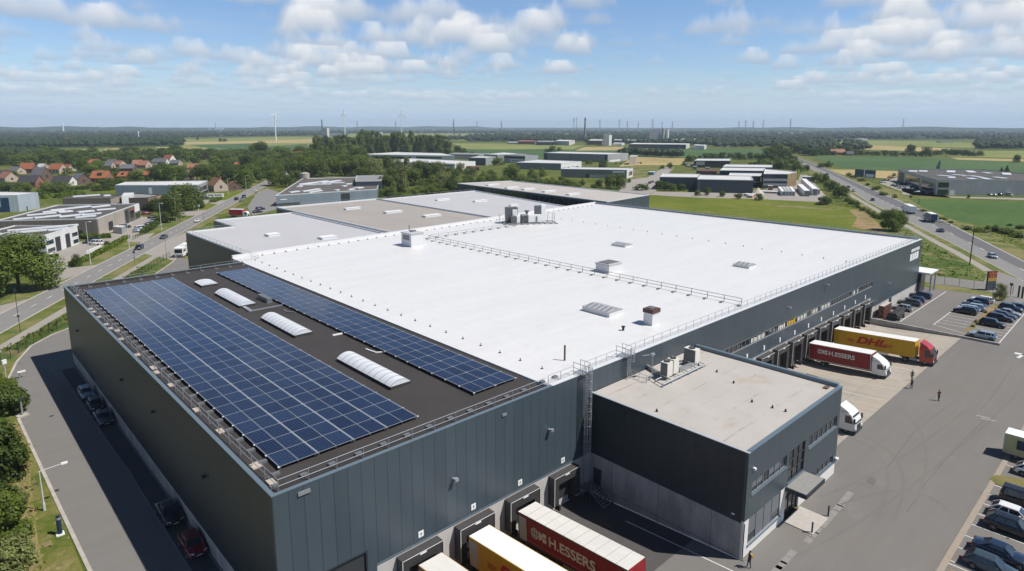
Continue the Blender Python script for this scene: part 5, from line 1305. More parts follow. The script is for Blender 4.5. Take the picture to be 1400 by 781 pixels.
# bus-like coach and white canopy lorry by the entrance, red lorry on the main road verge
root = thing('coach', 'white coach standing at the entrance beside the light grey hall', 'bus', (0, 0, 0))
b = MB(); b.loft([[(x, 0, .4), (x, 9.8, .4), (x, 10, 1.2), (x, 9.85, 3.1), (x, 9.6, 3.25), (x, 0.1, 3.25), (x, 0, 3.0)] for x in (-1.25, -1.15, 1.15, 1.25)]); bo = b.build('body', M_WHITE, root)
b = MB(); b.box(-1.1, 1.1, 9.86, 10.02, 1.5, 2.75); b.build('windscreen', M_CGLASS, root)
for s in (-1, 1):
    b = MB(); b.box(min(s*1.252, s*1.265), max(s*1.252, s*1.265), .6, 9.3, 1.6, 2.6); b.build('side_windows', M_CGLASS, root)
wheels_on(root, (-1.08, 1.08), (2.3, 8.2)); b = MB(); b.box(-.8, .8, 10.0, 10.06, .55, .75); b.build('bumper', M_BLACK, root)
p = G(245, 352.5); root.rotation_euler = (0, 0, -PI/2-1.0+PI/2+PI-0.55); root.location = (p.x+5.3, p.y+8.2, 0.01)
root.rotation_euler = (0, 0, math.atan2(-8.2, -5.3)-PI/2)
root = thing('white_trailer', 'long white trailer behind the coach at the entrance', 'trailer', (0, 0, 0))
make_trailer(root, 11, 2.5, 1.0, 3.6, M_WHITE, M_WHITE, stripes=False); wheels_on(root, (-1.05, 1.05), (2.2, 3.4))
b = MB(); b.box(-1.1, -.9, 9.2, 9.5, 0, 1.0); b.box(.9, 1.1, 9.2, 9.5, 0, 1.0); b.build('landing_leg', M_BLACK, root)
p = G(249, 349.5); root.location = (p.x, p.y, 0.01); root.rotation_euler = (0, 0, -PI/2-0.35)
root = thing('delivery_lorry', 'red box lorry with white roof and white cab beyond the halls', 'lorry', (0, 0, 0))
make_trailer(root, 6.5, 2.5, 1.0, 3.7, M_RED, M_WHITE, stripes=False); make_cab(root, 6.6, 2.4, 2.7, P_WHITE, False); wheels_on(root, (-1, 1), (1.5, 7.7))
p = G(330, 297.5); root.location = (p.x-3, p.y+5, 0.01); root.rotation_euler = (0, 0, math.atan2(-4, 3.5)-PI/2)
# ------------------------------------------------------------------ village houses
RO_ = mat('orange_roof_tiles', (0.29, 0.098, 0.042), 0.8, var=0.18, scale=0.6, rnd=0.12); RR = mat('salmon_roof_tiles', (0.28, 0.125, 0.085), 0.8, var=0.18, scale=0.6, rnd=0.12); RG = mat('grey_roof_slates', (0.125, 0.125, 0.135), 0.75, var=0.18, scale=0.6, rnd=0.15); RK = mat('dark_roof_slates', (0.042, 0.040, 0.044), 0.7, var=0.2, scale=0.6, rnd=0.15); RB = mat('brown_roof_tiles', (0.22, 0.105, 0.06), 0.8, var=0.18, scale=0.6); RW = mat('pale_sheet_roof', (0.5, 0.5, 0.5), 0.6, var=0.1)
WB = mat('red_brick', (0.25, 0.115, 0.075), 0.85, var=0.2, scale=1); WP = mat('pale_brick', (0.42, 0.34, 0.27), 0.85, var=0.15, scale=1); WW = mat('white_wash', (0.66, 0.65, 0.62), 0.8, var=0.06); WD = mat('brown_house_brick', (0.13, 0.08, 0.06), 0.85, var=0.2, scale=1)
M_HWIN = glass('house_glass', (0.02, 0.024, 0.03), 0.1)
def house(px, py, wpx, hpx, a, roofm, wallm, label, depth=9.0, dorm=False, group=None):
    """gabled house: ridge along its local x, turned by angle a against the picture's width"""
    p = G(px, py); k = mpp(p); L = wpx*k/2; H = hpx*k; D_ = depth/2; eave = H*0.46; an_ = -YAW+a
    ux = Vector((math.cos(an_), math.sin(an_), 0)); uy = Vector((-ux.y, ux.x, 0))
    P = lambda x, y, z: p+ux*x+uy*y+Vector((0, 0, z))
    o = thing('village_house', label, 'house', tuple(p), group=group)
    b = MB(); b.add([P(-L, -D_, 0), P(L, -D_, 0), P(L, D_, 0), P(-L, D_, 0), P(-L, -D_, eave), P(L, -D_, eave), P(L, D_, eave), P(-L, D_, eave), P(-L, 0, H-.15), P(L, 0, H-.15)], [(0, 1, 5, 4), (2, 3, 7, 6), (1, 2, 6, 9, 5), (3, 0, 4, 8, 7)]); b.build('wall', wallm, o)
    b = MB(); e = .35; dz = .16; s = (H-eave)/D_
    for sg in (-1, 1):
        q = [P(-L-e, sg*(D_+e), eave-s*e), P(L+e, sg*(D_+e), eave-s*e), P(L+e, 0, H), P(-L-e, 0, H)]; top = [v+Vector((0, 0, dz)) for v in q]
        b.add(q+top, [(0, 1, 2, 3), (7, 6, 5, 4), (0, 4, 5, 1), (1, 5, 6, 2), (3, 7, 4, 0)])
    rf = b.build('roof', roofm, o)
    c = P(L*.55, D_*.25, H*.75); b = MB(); b.obox((c.x, c.y), an_, .45, .35, H*.72, H*1.1); b.build('chimney', WB, rf)
    if dorm:
        b = MB(); q = [P(-L*.2, -D_*.75, eave+s*D_*.25), P(L*.3, -D_*.75, eave+s*D_*.25), P(L*.3, -D_*.2, eave+s*D_*.8), P(-L*.2, -D_*.2, eave+s*D_*.8)]; q2 = [P(-L*.2, -D_*.75, H*.86), P(L*.3, -D_*.75, H*.86)]
        b.add(q[:2]+q2+q[2:], [(0, 1, 3, 2), (2, 3, 4, 5), (0, 2, 5), (1, 4, 3)]); b.build('dormer', RK, rf)
    for f in (-.6, 0.05, .6):
        b = MB(); q = [P(L*f-.6, -D_-.03, eave*.35), P(L*f+.6, -D_-.03, eave*.35), P(L*f+.6, -D_-.03, eave*.8), P(L*f-.6, -D_-.03, eave*.8)]; b.poly(q); b.build('window', M_HWIN, o)
    for sg in (-1, 1):
        b = MB(); q = [P(sg*(L+.03), -.7, eave*.5), P(sg*(L+.03), .7, eave*.5), P(sg*(L+.03), .7, eave*.95), P(sg*(L+.03), -.7, eave*.95)]; b.poly(q if sg > 0 else q[::-1]); b.build('window', M_HWIN, o)
    return o
HS = [
 (40, 237, 17, 14, .1, RO_, WD, 'orange-roofed house at the back left, next to a steep grey roof'), (80, 237, 19, 13, -.25, RO_, WP, 'orange-roofed house in the middle of the left group with a pale gable'), (94, 234, 12, 9, -.35, RO_, WP, 'small orange roof tucked against trees right of the pale gable'),
 (130, 226, 13, 8, -.2, RO_, WP, 'small orange-roofed house at the edge of the dark belt'), (140, 250, 22, 16, 0.05, RO_, WB, 'bright orange hipped house with dormer above the dark yard', 1), (171, 245, 12, 10, 0.0, RO_, WB, 'small bright orange house with a black dormer', 1),
 (198, 230, 14, 10, -.2, RR, WP, 'salmon-roofed house of the row behind the long blue-grey shed'), (189, 228, 12, 9, .3, RR, WB, 'salmon-roofed house left in the row behind the long blue-grey shed'), (232, 222, 13, 10, -.35, RO_, WW, 'bright orange roof beside a white gable near the dark trees'), (202, 243, 12, 9, -.2, RO_, WD, 'orange roof half hidden left of the dark trees'),
 (255, 245, 16, 14, -.6, RR, WP, 'salmon-roofed house with pale gable in the dark trees'), (267, 234, 18, 10, .35, RR, WP, 'long salmon roof behind the pale gable in the dark trees'), (282, 218, 10, 8, -.5, RO_, WB, 'orange roof alone among the trees farther back'), (305, 235, 11, 10, -.9, RR, WW, 'pinkish roof between the two big dark trees'), (326, 228, 8, 6, 0, RO_, WB, 'small orange roof by the far dark trees'),
 (298, 261, 22, 18, -.75, RB, WP, 'brick house with a big brown roof beside the main road'), (320, 260, 9, 12, -.9, RB, WD, 'narrow brown-roofed house right of the brick house by the road'), (111, 252, 18, 15, -.55, RG, WD, 'grey-roofed house with steep gable beside the black-roofed one'), (88, 254, 24, 13, .05, RK, WW, 'black-roofed long house with white trim'),
 (43, 256, 24, 16, .05, RK, WB, 'dark-roofed brick house with a red gable nearest the pale blue warehouse'), (12, 249, 20, 14, -.5, RR, WP, 'salmon gable at the left edge of the village'), (58, 247, 20, 18, -.35, RG, WD, 'tall steep grey roof in the middle of the left group'), (24, 238, 14, 10, -.3, RG, WP, 'grey roof at the back left beside an orange one'), (2, 243, 16, 10, .2, RK, WD, 'dark roof at the far left edge of the village'),
 (59, 232, 12, 8, -.4, RW, WP, 'pale sheet-roofed house behind the steep grey roof'), (147, 231, 16, 10, .1, RG, WP, 'grey roof behind the bright orange hipped house'), (155, 227, 14, 9, -.3, RG, WB, 'grey roof right of the small orange house at the dark belt'), (176, 234, 18, 9, .05, RG, WD, 'wide grey roof behind the small bright orange house'), (165, 228, 10, 8, -.3, RR, WP, 'pinkish gable between grey roofs at the back'),
 (220, 225, 18, 8, .05, RG, WW, 'long grey roof with a white end left of the bright orange roof'), (241, 226, 12, 7, 0, RG, WP, 'grey roof right of the bright orange roof'), (262, 220, 12, 5, 0, RG, WD, 'low grey roof behind the dark trees'), (409, 219, 12, 12, -.3, RO_, WP, 'house with a red-orange roof and pale front in the roadside wood'), (377, 237, 8, 8, -.7, RW, WW, 'white gable peeping from the roadside trees'),
 (1144, 212, 20, 8, .05, RR, WB, 'long red-roofed farmhouse beyond the big green field'), (1162, 213, 8, 6, -.5, RG, WP, 'small pale-gabled barn beside the long red farmhouse'), (586, 192.5, 7, 6, -.3, RK, WW, 'white far house with a dark roof right of the third turbine'),
 (62, 195, 7, 4, 0, RR, WW, 'red-roofed house in the distant village, left end'), (70, 195.5, 8, 4.5, -.4, RG, WW, 'white-gabled house in the distant village'), (80, 195, 6, 4, 0, RG, WW, 'pale house in the middle of the distant village'), (94, 193.5, 8, 5, 0, RO_, WW, 'orange-roofed house in the distant village'), (103, 193, 7, 4, -.3, RG, WP, 'grey-roofed house in the distant village, right end'), (171, 195, 4, 5, -.4, RG, WW, 'white house alone left of the second white mast'), (16, 193, 9, 4, -.4, RG, WW, 'white-gabled house at the far left of the distant wood'), (629, 187.5, 4, 4, -.4, RG, WW, 'tiny white house at the far lattice mast')]
for h in HS:
    dm = len(h) > 8
    house(*h[:8], dorm=dm)
# ------------------------------------------------------------------ trees
L_OAK = leaf_mat('leaves_oak', (0.058, 0.094, 0.012), (0.140, 0.187, 0.026))
L_DARK = leaf_mat('leaves_dark', (0.040, 0.070, 0.013), (0.095, 0.134, 0.023))
L_POP = leaf_mat('leaves_poplar', (0.067, 0.101, 0.018), (0.140, 0.182, 0.035))
L_WIL = leaf_mat('leaves_willow', (0.101, 0.121, 0.036), (0.196, 0.220, 0.072))
L_BUSH = leaf_mat('leaves_bush', (0.078, 0.121, 0.013), (0.168, 0.220, 0.029))
L_HERB = leaf_mat('herb_blades', (0.112, 0.165, 0.025), (0.224, 0.253, 0.058))
L_GREY = leaf_mat('leaves_far_wood', (0.026, 0.044, 0.018), (0.046, 0.070, 0.026), rnd=0.0)
M_BARK = mat('bark', (0.075, 0.058, 0.042), 0.9, var=0.3, scale=3)
def crown_mesh(kind, seed, n, leaf):
    r = random.Random(seed); b = MB()
    lobes = []
    if kind == 'broad':
        for i in range(22):
            a = r.random()*2*PI; h = r.uniform(0.15, 0.82); rad = 0.33*math.sin(min(1, (h+0.06)/0.38)*PI/2)*(1.2-0.6*h)
            rad *= r.uniform(0.6, 1.15); lobes.append((rad*math.cos(a), rad*math.sin(a), h, r.uniform(0.13, 0.23)))
        lobes += [(0, 0, 0.55, 0.30), (0, 0, 0.78, 0.18)]
    elif kind == 'tall':
        for i in range(13):
            a = r.random()*2*PI; h = r.uniform(0.14, 0.9); rad = 0.22*(1-0.6*abs(h-0.4)); lobes.append((rad*math.cos(a), rad*math.sin(a), h, r.uniform(0.12, 0.2)*(1.1-0.5*h)))
        lobes += [(0, 0, 0.4, 0.26), (0, 0, 0.68, 0.2), (0, 0, 0.88, 0.12)]
    elif kind == 'cone':
        for i in range(12):
            h = 0.1+0.85*i/12; rad = 0.3*(1-h); a = r.random()*6.3; lobes.append((rad*math.cos(a)*.6, rad*math.sin(a)*.6, h, 0.05+0.26*(1-h)))
    else:
        for i in range(24):
            a = r.random()*2*PI; rad = r.uniform(0.05, 0.42); h = r.uniform(0.12, 0.80)*(1.15-rad*1.3); lobes.append((rad*math.cos(a), rad*math.sin(a), h, r.uniform(0.09, 0.21)))
        lobes += [(0, 0, 0.36, 0.30)]
    tot = sum(l[3]**2 for l in lobes)
    vs = []; fs = []
    for (cx, cy, cz, lr) in lobes:
        for k in range(max(4, int(n*lr*lr/tot))):
            z = r.uniform(-1, 1); a = r.random()*2*PI; q = math.sqrt(1-z*z); d = Vector((q*math.cos(a), q*math.sin(a), z))
            rad = lr*(r.random()**0.2)*r.uniform(0.88, 1.12)
            p = Vector((cx, cy, cz))+d*rad
            if p.z < 0.04: p.z = 0.04+0.05*r.random()
            nrm = (d+Vector((r.gauss(0, .28), r.gauss(0, .28), r.gauss(0.5, .28)))).normalized()
            u = nrm.orthogonal().normalized(); v = nrm.cross(u); t = r.random()*PI
            u, v = u*math.cos(t)+v*math.sin(t), v*math.cos(t)-u*math.sin(t)
            s = leaf*r.uniform(0.6, 1.35); bidx = len(vs)
            vs += [p-u*s-v*s*.6, p+u*s*.8-v*s*.8+nrm*s*.25, p+u*s+v*s*.7, p-u*s*.7+v*s*.9-nrm*s*.2]
            fs += [(bidx, bidx+1, bidx+2, bidx+3)]
    b.add(vs, fs); return b
def trunk_mesh(kind, seed):
    r = random.Random(seed); b = MB(); t = 0.020
    b.tube((0, 0, -0.01), (0.01, 0.0, 0.25), t*1.3, 7, r2=t); b.tube((0.01, 0, 0.25), (0.0, 0.01, 0.62), t, 6, r2=t*.5)
    for i in range(5):
        a = 2*PI*i/5+r.random(); h = 0.2+0.09*i; b.tube((0, 0, h), (0.17*math.cos(a), 0.17*math.sin(a), h+0.2), t*.5, 5, r2=t*.18)
    return b
CR = {}
def proto(kind, lod, var):
    k = (kind, lod, var)
    if k not in CR:
        n, leaf = (7000, 0.021) if (kind, lod) == ('bush', 'hi') else {'hi': (20000, 0.0115), 'mid': (3400, 0.019), 'low': (800, 0.038)}[lod]
        b = crown_mesh(kind, hash((kind, var)) % 1000 if False else {'broad': 10, 'tall': 40, 'cone': 60, 'bush': 80}[kind]+var*3, n, leaf)
        me = bpy.data.meshes.new('crown'); me.from_pydata([tuple(v) for v in b.v], [], b.f); me.materials.append(L_OAK)
        tb = trunk_mesh(kind, var); tm = bpy.data.meshes.new('trunk'); tm.from_pydata(tb.v, [], tb.f); tm.materials.append(M_BARK)
        # crown and trunk in one mesh for trees too small to show parts
        nb = len(b.v); jm = bpy.data.meshes.new('tree'); jm.from_pydata([tuple(v) for v in b.v]+tb.v, [], list(b.f)+[tuple(i+nb for i in f) for f in tb.f])
        jm.materials.append(L_OAK); jm.materials.append(M_BARK); jm.polygons.foreach_set('material_index', [0]*len(b.f)+[1]*len(tb.f))
        CR[k] = (me, tm, jm)
    return CR[k]
TR = random.Random(5)
def plant(p, h, w, kind, leaf, label, group=None, lod='mid', name='tree', cat='tree', parts=True, tw=1.0):
    me, tm, jm = proto(kind, lod, TR.randrange(3))
    rz = TR.random()*6.28
    wscale = w/0.84
    if parts:
        o = bpy.data.objects.new(name, None); COL.objects.link(o)
        c = bpy.data.objects.new('crown' if kind != 'bush' else 'foliage', me); COL.objects.link(c); c.parent = o; recolour(c, leaf)
        k = bpy.data.objects.new('trunk' if kind != 'bush' else 'stem', tm); COL.objects.link(k); k.parent = o
        if kind == 'bush': k.scale = (1, 1, 0.6)
    else:
        o = bpy.data.objects.new(name, jm); COL.objects.link(o); recolour(o, leaf)
    o.location = p; o.rotation_euler = (0, 0, rz); o.scale = (wscale, wscale, h)
    return tag(o, label, cat, group)
def tpx(px, py, hp, wp, kind, leaf, label, group=None, **k):
    """tree by its foot in the photograph and its apparent height and width"""
    p = G(px, py); m = mpp(p)
    if kind == 'bush' and 'name' not in k: k['name'] = k['cat'] = 'bush'
    lod = k.pop('lod', 'mid' if hp > 11 else 'low')
    parts = k.pop('parts', hp > 15)
    return plant(p, hp*m*1.06, wp*m, kind, leaf, label, group, lod=lod, parts=parts, **k)
B, T_, C_, H_ = 'broad', 'tall', 'cone', 'bush'
# singled-out trees
tpx(27, 400, 84, 84, B, L_OAK, 'large round full-leaved tree in front of the white gabled workshop', lod='hi')
tpx(236, 301, 40, 30, B, L_POP, 'tall feathery tree nearest the street lamp beside the brown brick offices')
tpx(246, 289, 38, 32, B, L_POP, 'left of the two tallest loose-crowned trees before the blue-grey shed')
tpx(261, 287, 37, 30, B, L_POP, 'right of the two tallest loose-crowned trees before the blue-grey shed')
tpx(274, 285, 22, 15, C_, L_DARK, 'small dark cone-shaped tree at the corner of the blue-grey shed')
tpx(226, 305, 15, 16, H_, L_DARK, 'dark rounded shrub at the kerb in front of the brown brick offices', name='shrub', cat='shrub')
tpx(215, 288, 17, 30, H_, L_DARK, 'dark shrubs of low spread under the brown brick offices', name='shrub', cat='shrub')
tpx(357, 217.5, 25, 27, B, L_DARK, 'big lone dark tree at the edge of the green fields left of the turbine wood')
tpx(1220, 315.5, 31, 31, B, L_OAK, 'lone leafy tree standing on the path side of the highway', lod='hi')
tpx(834, 257.5, 20, 18, B, L_OAK, 'left of two dark round trees before the corner of the dark shed')
tpx(848, 258.5, 22, 16, B, L_OAK, 'right of two dark round trees before the corner of the dark shed')
tpx(700, 248, 24, 26, B, L_BUSH, 'bright green round tree behind the buff roof, biggest by the white offices')
tpx(582, 252, 33, 25, B, L_DARK, 'dark tree between two pale willows in front of the white hall')
tpx(558, 246, 31, 17, T_, L_WIL, 'slim pale tree reaching up to the white hall roofline')
tpx(552, 270, 42, 24, T_, L_WIL, 'tall silvery willow nearest behind the rear halls')
tpx(514, 244, 28, 27, B, L_WIL, 'silvery broad tree at the left end of the white hall')
tpx(536, 252, 24, 22, B, L_POP, 'mid green tree between the silvery broad tree and the tall willow')
tpx(607, 258, 24, 26, B, L_WIL, 'pale grey-green tree right of the dark tree behind the rear halls')
tpx(630, 240, 18, 14, B, L_WIL, 'small pale tree in front of the rust-coloured container')
tpx(618, 262, 20, 18, B, L_DARK, 'small dark tree behind the left end of the buff roof')
tpx(490, 228, 27, 30, B, L_POP, 'broad tree touching the left end of the white hall roof')
tpx(105, 364.5, 18, 12, B, L_DARK, 'clipped ball-headed tree beside the white workshop entrance', parts=True)
tpx(147, 339, 10, 8, B, L_DARK, 'small clipped ball tree in the lawn beside the hedge', parts=True)
tpx(77, 266, 21, 38, H_, L_OAK, 'large round bush in front of the dark brick gable house', name='bush', cat='bush')
tpx(1390, 223, 12, 9, B, L_DARK, 'lone dark tree on the field at the edge above the long grey warehouse', parts=True)
tpx(1369, 237.5, 9, 8, C_, L_DARK, 'left of two pointed trees behind the long grey warehouse', parts=True)
tpx(1376, 237.5, 12, 8, C_, L_DARK, 'right of two pointed trees behind the long grey warehouse', parts=True)
tpx(1245, 211, 14, 13, B, L_DARK, 'round dark tree standing above the hedge across the green field', parts=True)
tpx(1266, 215, 15, 15, B, L_POP, 'round mid green tree in front of the hedge across the green field', parts=True)
tpx(1126, 280, 14, 19, H_, L_DARK, 'dark bush at the corner of the container yard beside the lawn', name='bush', cat='bush')
tpx(270, 191.8, 4, 4, B, L_DARK, 'tiny lone dark tree in the pale field left of the turbines')
tpx(301.5, 194.5, 6, 5, B, L_DARK, 'left of a pair of small trees in the striped field')
tpx(307.5, 194.3, 5, 5.5, B, L_DARK, 'right of a pair of small trees in the striped field')
# trees by stand
PEND = []
def stand(label, group, kind, leaf, rows, **k):
    if kind != 'bush':
        for i, q in enumerate(rows): PEND.append((q[2]*q[3], q, kind, leaf[i % len(leaf)] if isinstance(leaf, (list, tuple)) else leaf, label, group))
        return
    for i, (px, py, h, w) in enumerate(rows): tpx(px, py, h, w, kind, leaf[i % len(leaf)] if isinstance(leaf, (list, tuple)) else leaf, label, group, **k)
stand('tree in the close poplar wood behind the white halls', 'poplars of the wood', T_, [L_POP, L_POP, L_DARK], [(x+TR.uniform(-2, 2), y+TR.uniform(-2, 2), 25+TR.uniform(-3, 3)-abs(x-500)*.03, 17) for x, y in [(428+7*i, 219-0.6*i) for i in range(9)]+[(434+6.5*i, 212-0.15*i) for i in range(12)]+[(505+6*i, 211) for i in range(19)]+[(490+7*i, 207.5) for i in range(16)]+[(432+8*i, 223-.3*i) for i in range(7)]])
stand('leafy tree in the belt along the road behind the grey sawtooth workshop', 'trees behind the grey workshop', B, [L_OAK, L_POP, L_BUSH], [(402+10.5*i+TR.uniform(-2, 2), 242+TR.uniform(-2, 1), 25+TR.uniform(-4, 3), 18+TR.uniform(-3, 4)) for i in range(11)]+[(410+13*i, 233, 22, 20) for i in range(7)]+[(430, 226, 22, 22), (448, 224, 20, 20), (463, 222, 18, 18), (392, 232, 18, 20)])
stand('tree on the roadside between the village and the wood', 'trees on the roadside at the village end', B, [L_OAK, L_DARK], [(376, 254, 22, 26), (391, 256, 17, 20), (404, 250, 18, 18), (366, 240, 22, 20), (380, 236, 20, 22), (395, 226, 20, 20), (352, 238, 22, 24), (340, 228, 18, 20), (384, 217, 14, 14), (372, 222, 16, 16), (405, 222, 14, 14), (416, 226, 16, 14)])
stand('dark full tree behind the long blue-grey shed', 'trees behind the blue-grey shed', B, [L_DARK, L_OAK], [(213, 249, 22, 26), (231, 249.5, 25, 28), (249, 248.5, 22, 22), (222, 243, 22, 24), (270, 247, 20, 22), (286, 247, 21, 24), (299, 243, 18, 20), (277, 240, 17, 20)])
stand('dark green tree beside the main road at the village end', 'trees along the far main road', B, [L_DARK, L_OAK], [(318, 251, 24, 26), (336, 257, 27, 30), (346, 250, 24, 24), (328, 244, 20, 22), (310, 259, 13, 12), (349, 240, 20, 24)])
stand('garden tree among the village houses', 'garden trees in the village', B, [L_OAK, L_DARK, L_BUSH], [(18, 247, 14, 20), (12, 265, 17, 30), (33, 263, 14, 22), (125, 258, 9, 11), (147, 260, 18, 24), (164, 258, 16, 20), (183, 247, 13, 18), (152, 244, 16, 24), (126, 243, 20, 24), (112, 236, 20, 22), (97, 231, 16, 20), (135, 232, 14, 18), (92, 238, 9, 12), (246, 219, 14, 14), (258, 221, 14, 14), (190, 247, 14, 16), (268, 226, 14, 14), (292, 226, 13, 16), (313, 230, 14, 18), (287, 218, 12, 16), (310, 216, 12, 16), (330, 216, 10, 14), (205, 218, 12, 20), (226, 213, 11, 18), (250, 214, 12, 22), (3, 262, 14, 18)])
def belt(label, group, pts, n, h, w, leaf, kind=B, jit=1.5):
    rows = []
    for i in range(n):
        f = i/(n-1)*(len(pts)-1); k = min(int(f), len(pts)-2); a, c = pts[k], pts[k+1]; u = f-k
        rows.append((a[0]+(c[0]-a[0])*u+TR.uniform(-2, 2), a[1]+(c[1]-a[1])*u+TR.uniform(-jit, jit)*.5, h*TR.uniform(.75, 1.2), w*TR.uniform(.8, 1.25)))
    stand(label, group, kind, leaf, rows)
belt('tree in the dense belt behind the village roofs', 'tree belt behind the village', [(0, 226), (60, 225), (90, 220), (105, 225)], 16, 15, 17, [L_DARK, L_OAK])
belt('tree in the second belt beyond the village roofs', 'second tree belt beyond the village', [(0, 218), (50, 215), (60, 212), (100, 214), (130, 222), (180, 220), (240, 212)], 24, 12, 15, [L_DARK, L_OAK])
belt('tree in the belt along the field before the village', 'tree belt along the light green field', [(170, 209), (205, 214), (262, 212), (345, 212)], 20, 9, 13, [L_DARK, L_OAK])
belt('small tree in the row along the big green field behind the offices', 'row of small trees along the field', [(940, 221), (985, 217), (1040, 219), (1076, 222)], 18, 9, 10, [L_DARK, L_OAK])
belt('tree in the belt left of the highway behind the striped offices', 'trees between the offices and the highway', [(1030, 228), (1060, 226), (1084, 232)], 9, 9, 12, [L_BUSH, L_OAK])
stand('big dark tree at the point where the highway disappears', 'big trees at the far end of the highway', B, L_DARK, [(1050, 222, 21, 24), (1062, 221, 24, 26), (1074, 222, 20, 20), (1056, 216, 16, 20)])
stand('tree on the bank between the container yard and the highway', 'trees on the highway bank', B, [L_OAK, L_DARK], [(1090, 236, 17, 15), (1102, 234, 9, 10), (1116, 250, 15, 13), (1128, 251, 15, 10), (1133, 260, 15, 16), (1141, 262, 14, 14), (1152, 271, 18, 17), (1146, 268, 14, 14), (1122, 249, 10, 12)])
belt('small bush on the bank beside the highway path', 'bushes along the highway path', [(1160, 276), (1175, 285), (1192, 294), (1204, 300)], 10, 7, 8, [L_OAK, L_BUSH], H_)
belt('dark tree in the belt at the far side of the highway', 'belt at the far side of the highway', [(1085, 211), (1110, 213), (1135, 211), (1160, 211)], 12, 12, 14, [L_DARK], B)
belt('low tree in the hedge across the big green field', 'hedge trees across the green field', [(1112, 213), (1150, 212), (1190, 213), (1240, 214), (1290, 211), (1310, 213), (1338, 214)], 26, 7, 12, [L_DARK], B, 1.0)
stand('bush on the verge between highway and dealer lot', 'bushes by the dealer lot', H_, [L_OAK, L_BUSH], [(1122, 229, 7, 9), (1128, 228, 8, 9), (1133, 229, 9, 9), (1160, 241, 5, 10), (1168, 243, 5, 12), (1178, 248, 5, 10), (1207, 267, 7, 12), (1223, 271, 7, 6), (1245, 271, 5, 4), (1186, 254, 6, 6), (1196, 260, 6, 9), (1201, 258, 5, 8), (1324, 271, 6, 4), (1222, 241, 5, 5)])
stand('bush in the rough ground beyond the highway', 'bushes beyond the highway', H_, [L_OAK, L_BUSH, L_DARK], [(1362, 317, 9, 16), (1378, 320, 10, 18), (1395, 313, 8, 12), (1381, 309, 5, 7), (1340, 317, 6, 18), (1322, 314, 5, 14), (1392, 325, 8, 16), (1352, 314, 6, 12), (1300, 305, 3, 8), (1262, 289, 3, 10), (1290, 300, 4, 12)])
stand('bush in the shrubbery behind the buff roof', 'shrubbery behind the buff roof', H_, [L_OAK, L_BUSH, L_POP], [(640, 251, 14, 18), (656, 252, 15, 20), (672, 244, 14, 16), (571, 264, 10, 18), (592, 264, 10, 20), (605, 264, 10, 16), (727, 245, 14, 15), (741, 242, 12, 12), (746, 256, 14, 22), (760, 256, 12, 18), (777, 256, 13, 20), (715, 252, 13, 22), (690, 252, 12, 20), (768, 250, 10, 12), (787, 258, 9, 14), (535, 266, 10, 14), (662, 246, 12, 14), (626, 262, 12, 14), (796, 254, 9, 8), (812, 257, 8, 9)]+[(528+12*i, 272-1.5*i+TR.uniform(-3, 3), 13, 22) for i in range(8)]+[(590+11*i, 256+TR.uniform(-3, 3), 14, 20) for i in range(10)]+[(700+11*i, 249+1.2*i+TR.uniform(-2, 2), 11, 18) for i in range(9)])
stand('small tree in the strip between the lawn and the dark sheds', 'small trees before the dark sheds', B, [L_OAK, L_DARK], [(901, 259, 13, 13), (912, 261, 13, 13), (920, 261, 10, 10), (932, 261, 10, 11), (954, 268, 8, 9), (967, 267, 11, 11), (987, 269, 8, 9), (1009, 272, 8, 11), (1037, 274, 10, 12), (877, 260, 9, 20)])
stand('small round tree in the lane beside the beige block', 'small trees in the lane', B, [L_DARK, L_OAK], [(905, 231, 5, 7), (916, 231, 9, 8), (936, 226, 5, 9), (943, 221, 10, 12), (824, 230, 11, 12), (805, 225, 6, 9), (819, 257, 13, 10), (860, 250, 6, 6)])
stand('bush before the tall dark end wall of the grey distribution shed', 'bushes left of the grey distribution shed', B, L_OAK, [(756, 208, 9, 12), (765, 207, 6, 8), (747, 208, 5, 7)])
stand('tree at the white house among far trees', 'trees about the far white house', B, [L_DARK, L_OAK], [(626, 210, 12, 12), (634, 211, 9, 10), (590, 208, 14, 14), (578, 206, 10, 10), (612, 206, 12, 12), (681, 226, 11, 17), (645, 212, 5, 8), (603, 203, 9, 10)])
# bottom left shrubs beside the service road
for (px, py, h, w, lf, lb) in [(8, 566, 60, 52, L_DARK, 'dark spreading bush at the upper end of the grass strip'), (6, 655, 76, 62, L_DARK, 'dark spreading bush in the middle of the grass strip'), (8, 738, 78, 58, L_OAK, 'bright leafy bush level with the blue post on the grass strip'), (20, 782, 60, 50, L_WIL, 'olive straggly bush lowest on the grass strip'), (-6, 610, 40, 44, L_OAK, 'green bush between the two dark bushes on the grass strip'), (26, 690, 22, 22, L_WIL, 'small pale bush between the dry grass and the leafy bush'), (14, 700, 34, 30, L_OAK, 'low bush tucked under the leafy bush on the grass strip'), (24, 628, 26, 24, L_DARK, 'small dark bush below the upper lamp on the grass strip'), (30, 760, 26, 30, L_WIL, 'thin grey-green bush at the lower dry patch of the grass strip'), (4, 535, 30, 30, L_OAK, 'small bush by the notice post at the end of the fence'), (-4, 700, 50, 50, L_DARK, 'dark bush cut by the left picture edge on the grass strip')]:
    tpx(px, py, h, w, H_, lf, lb, 'bushes on the grass strip', lod='hi', name='bush', cat='bush')
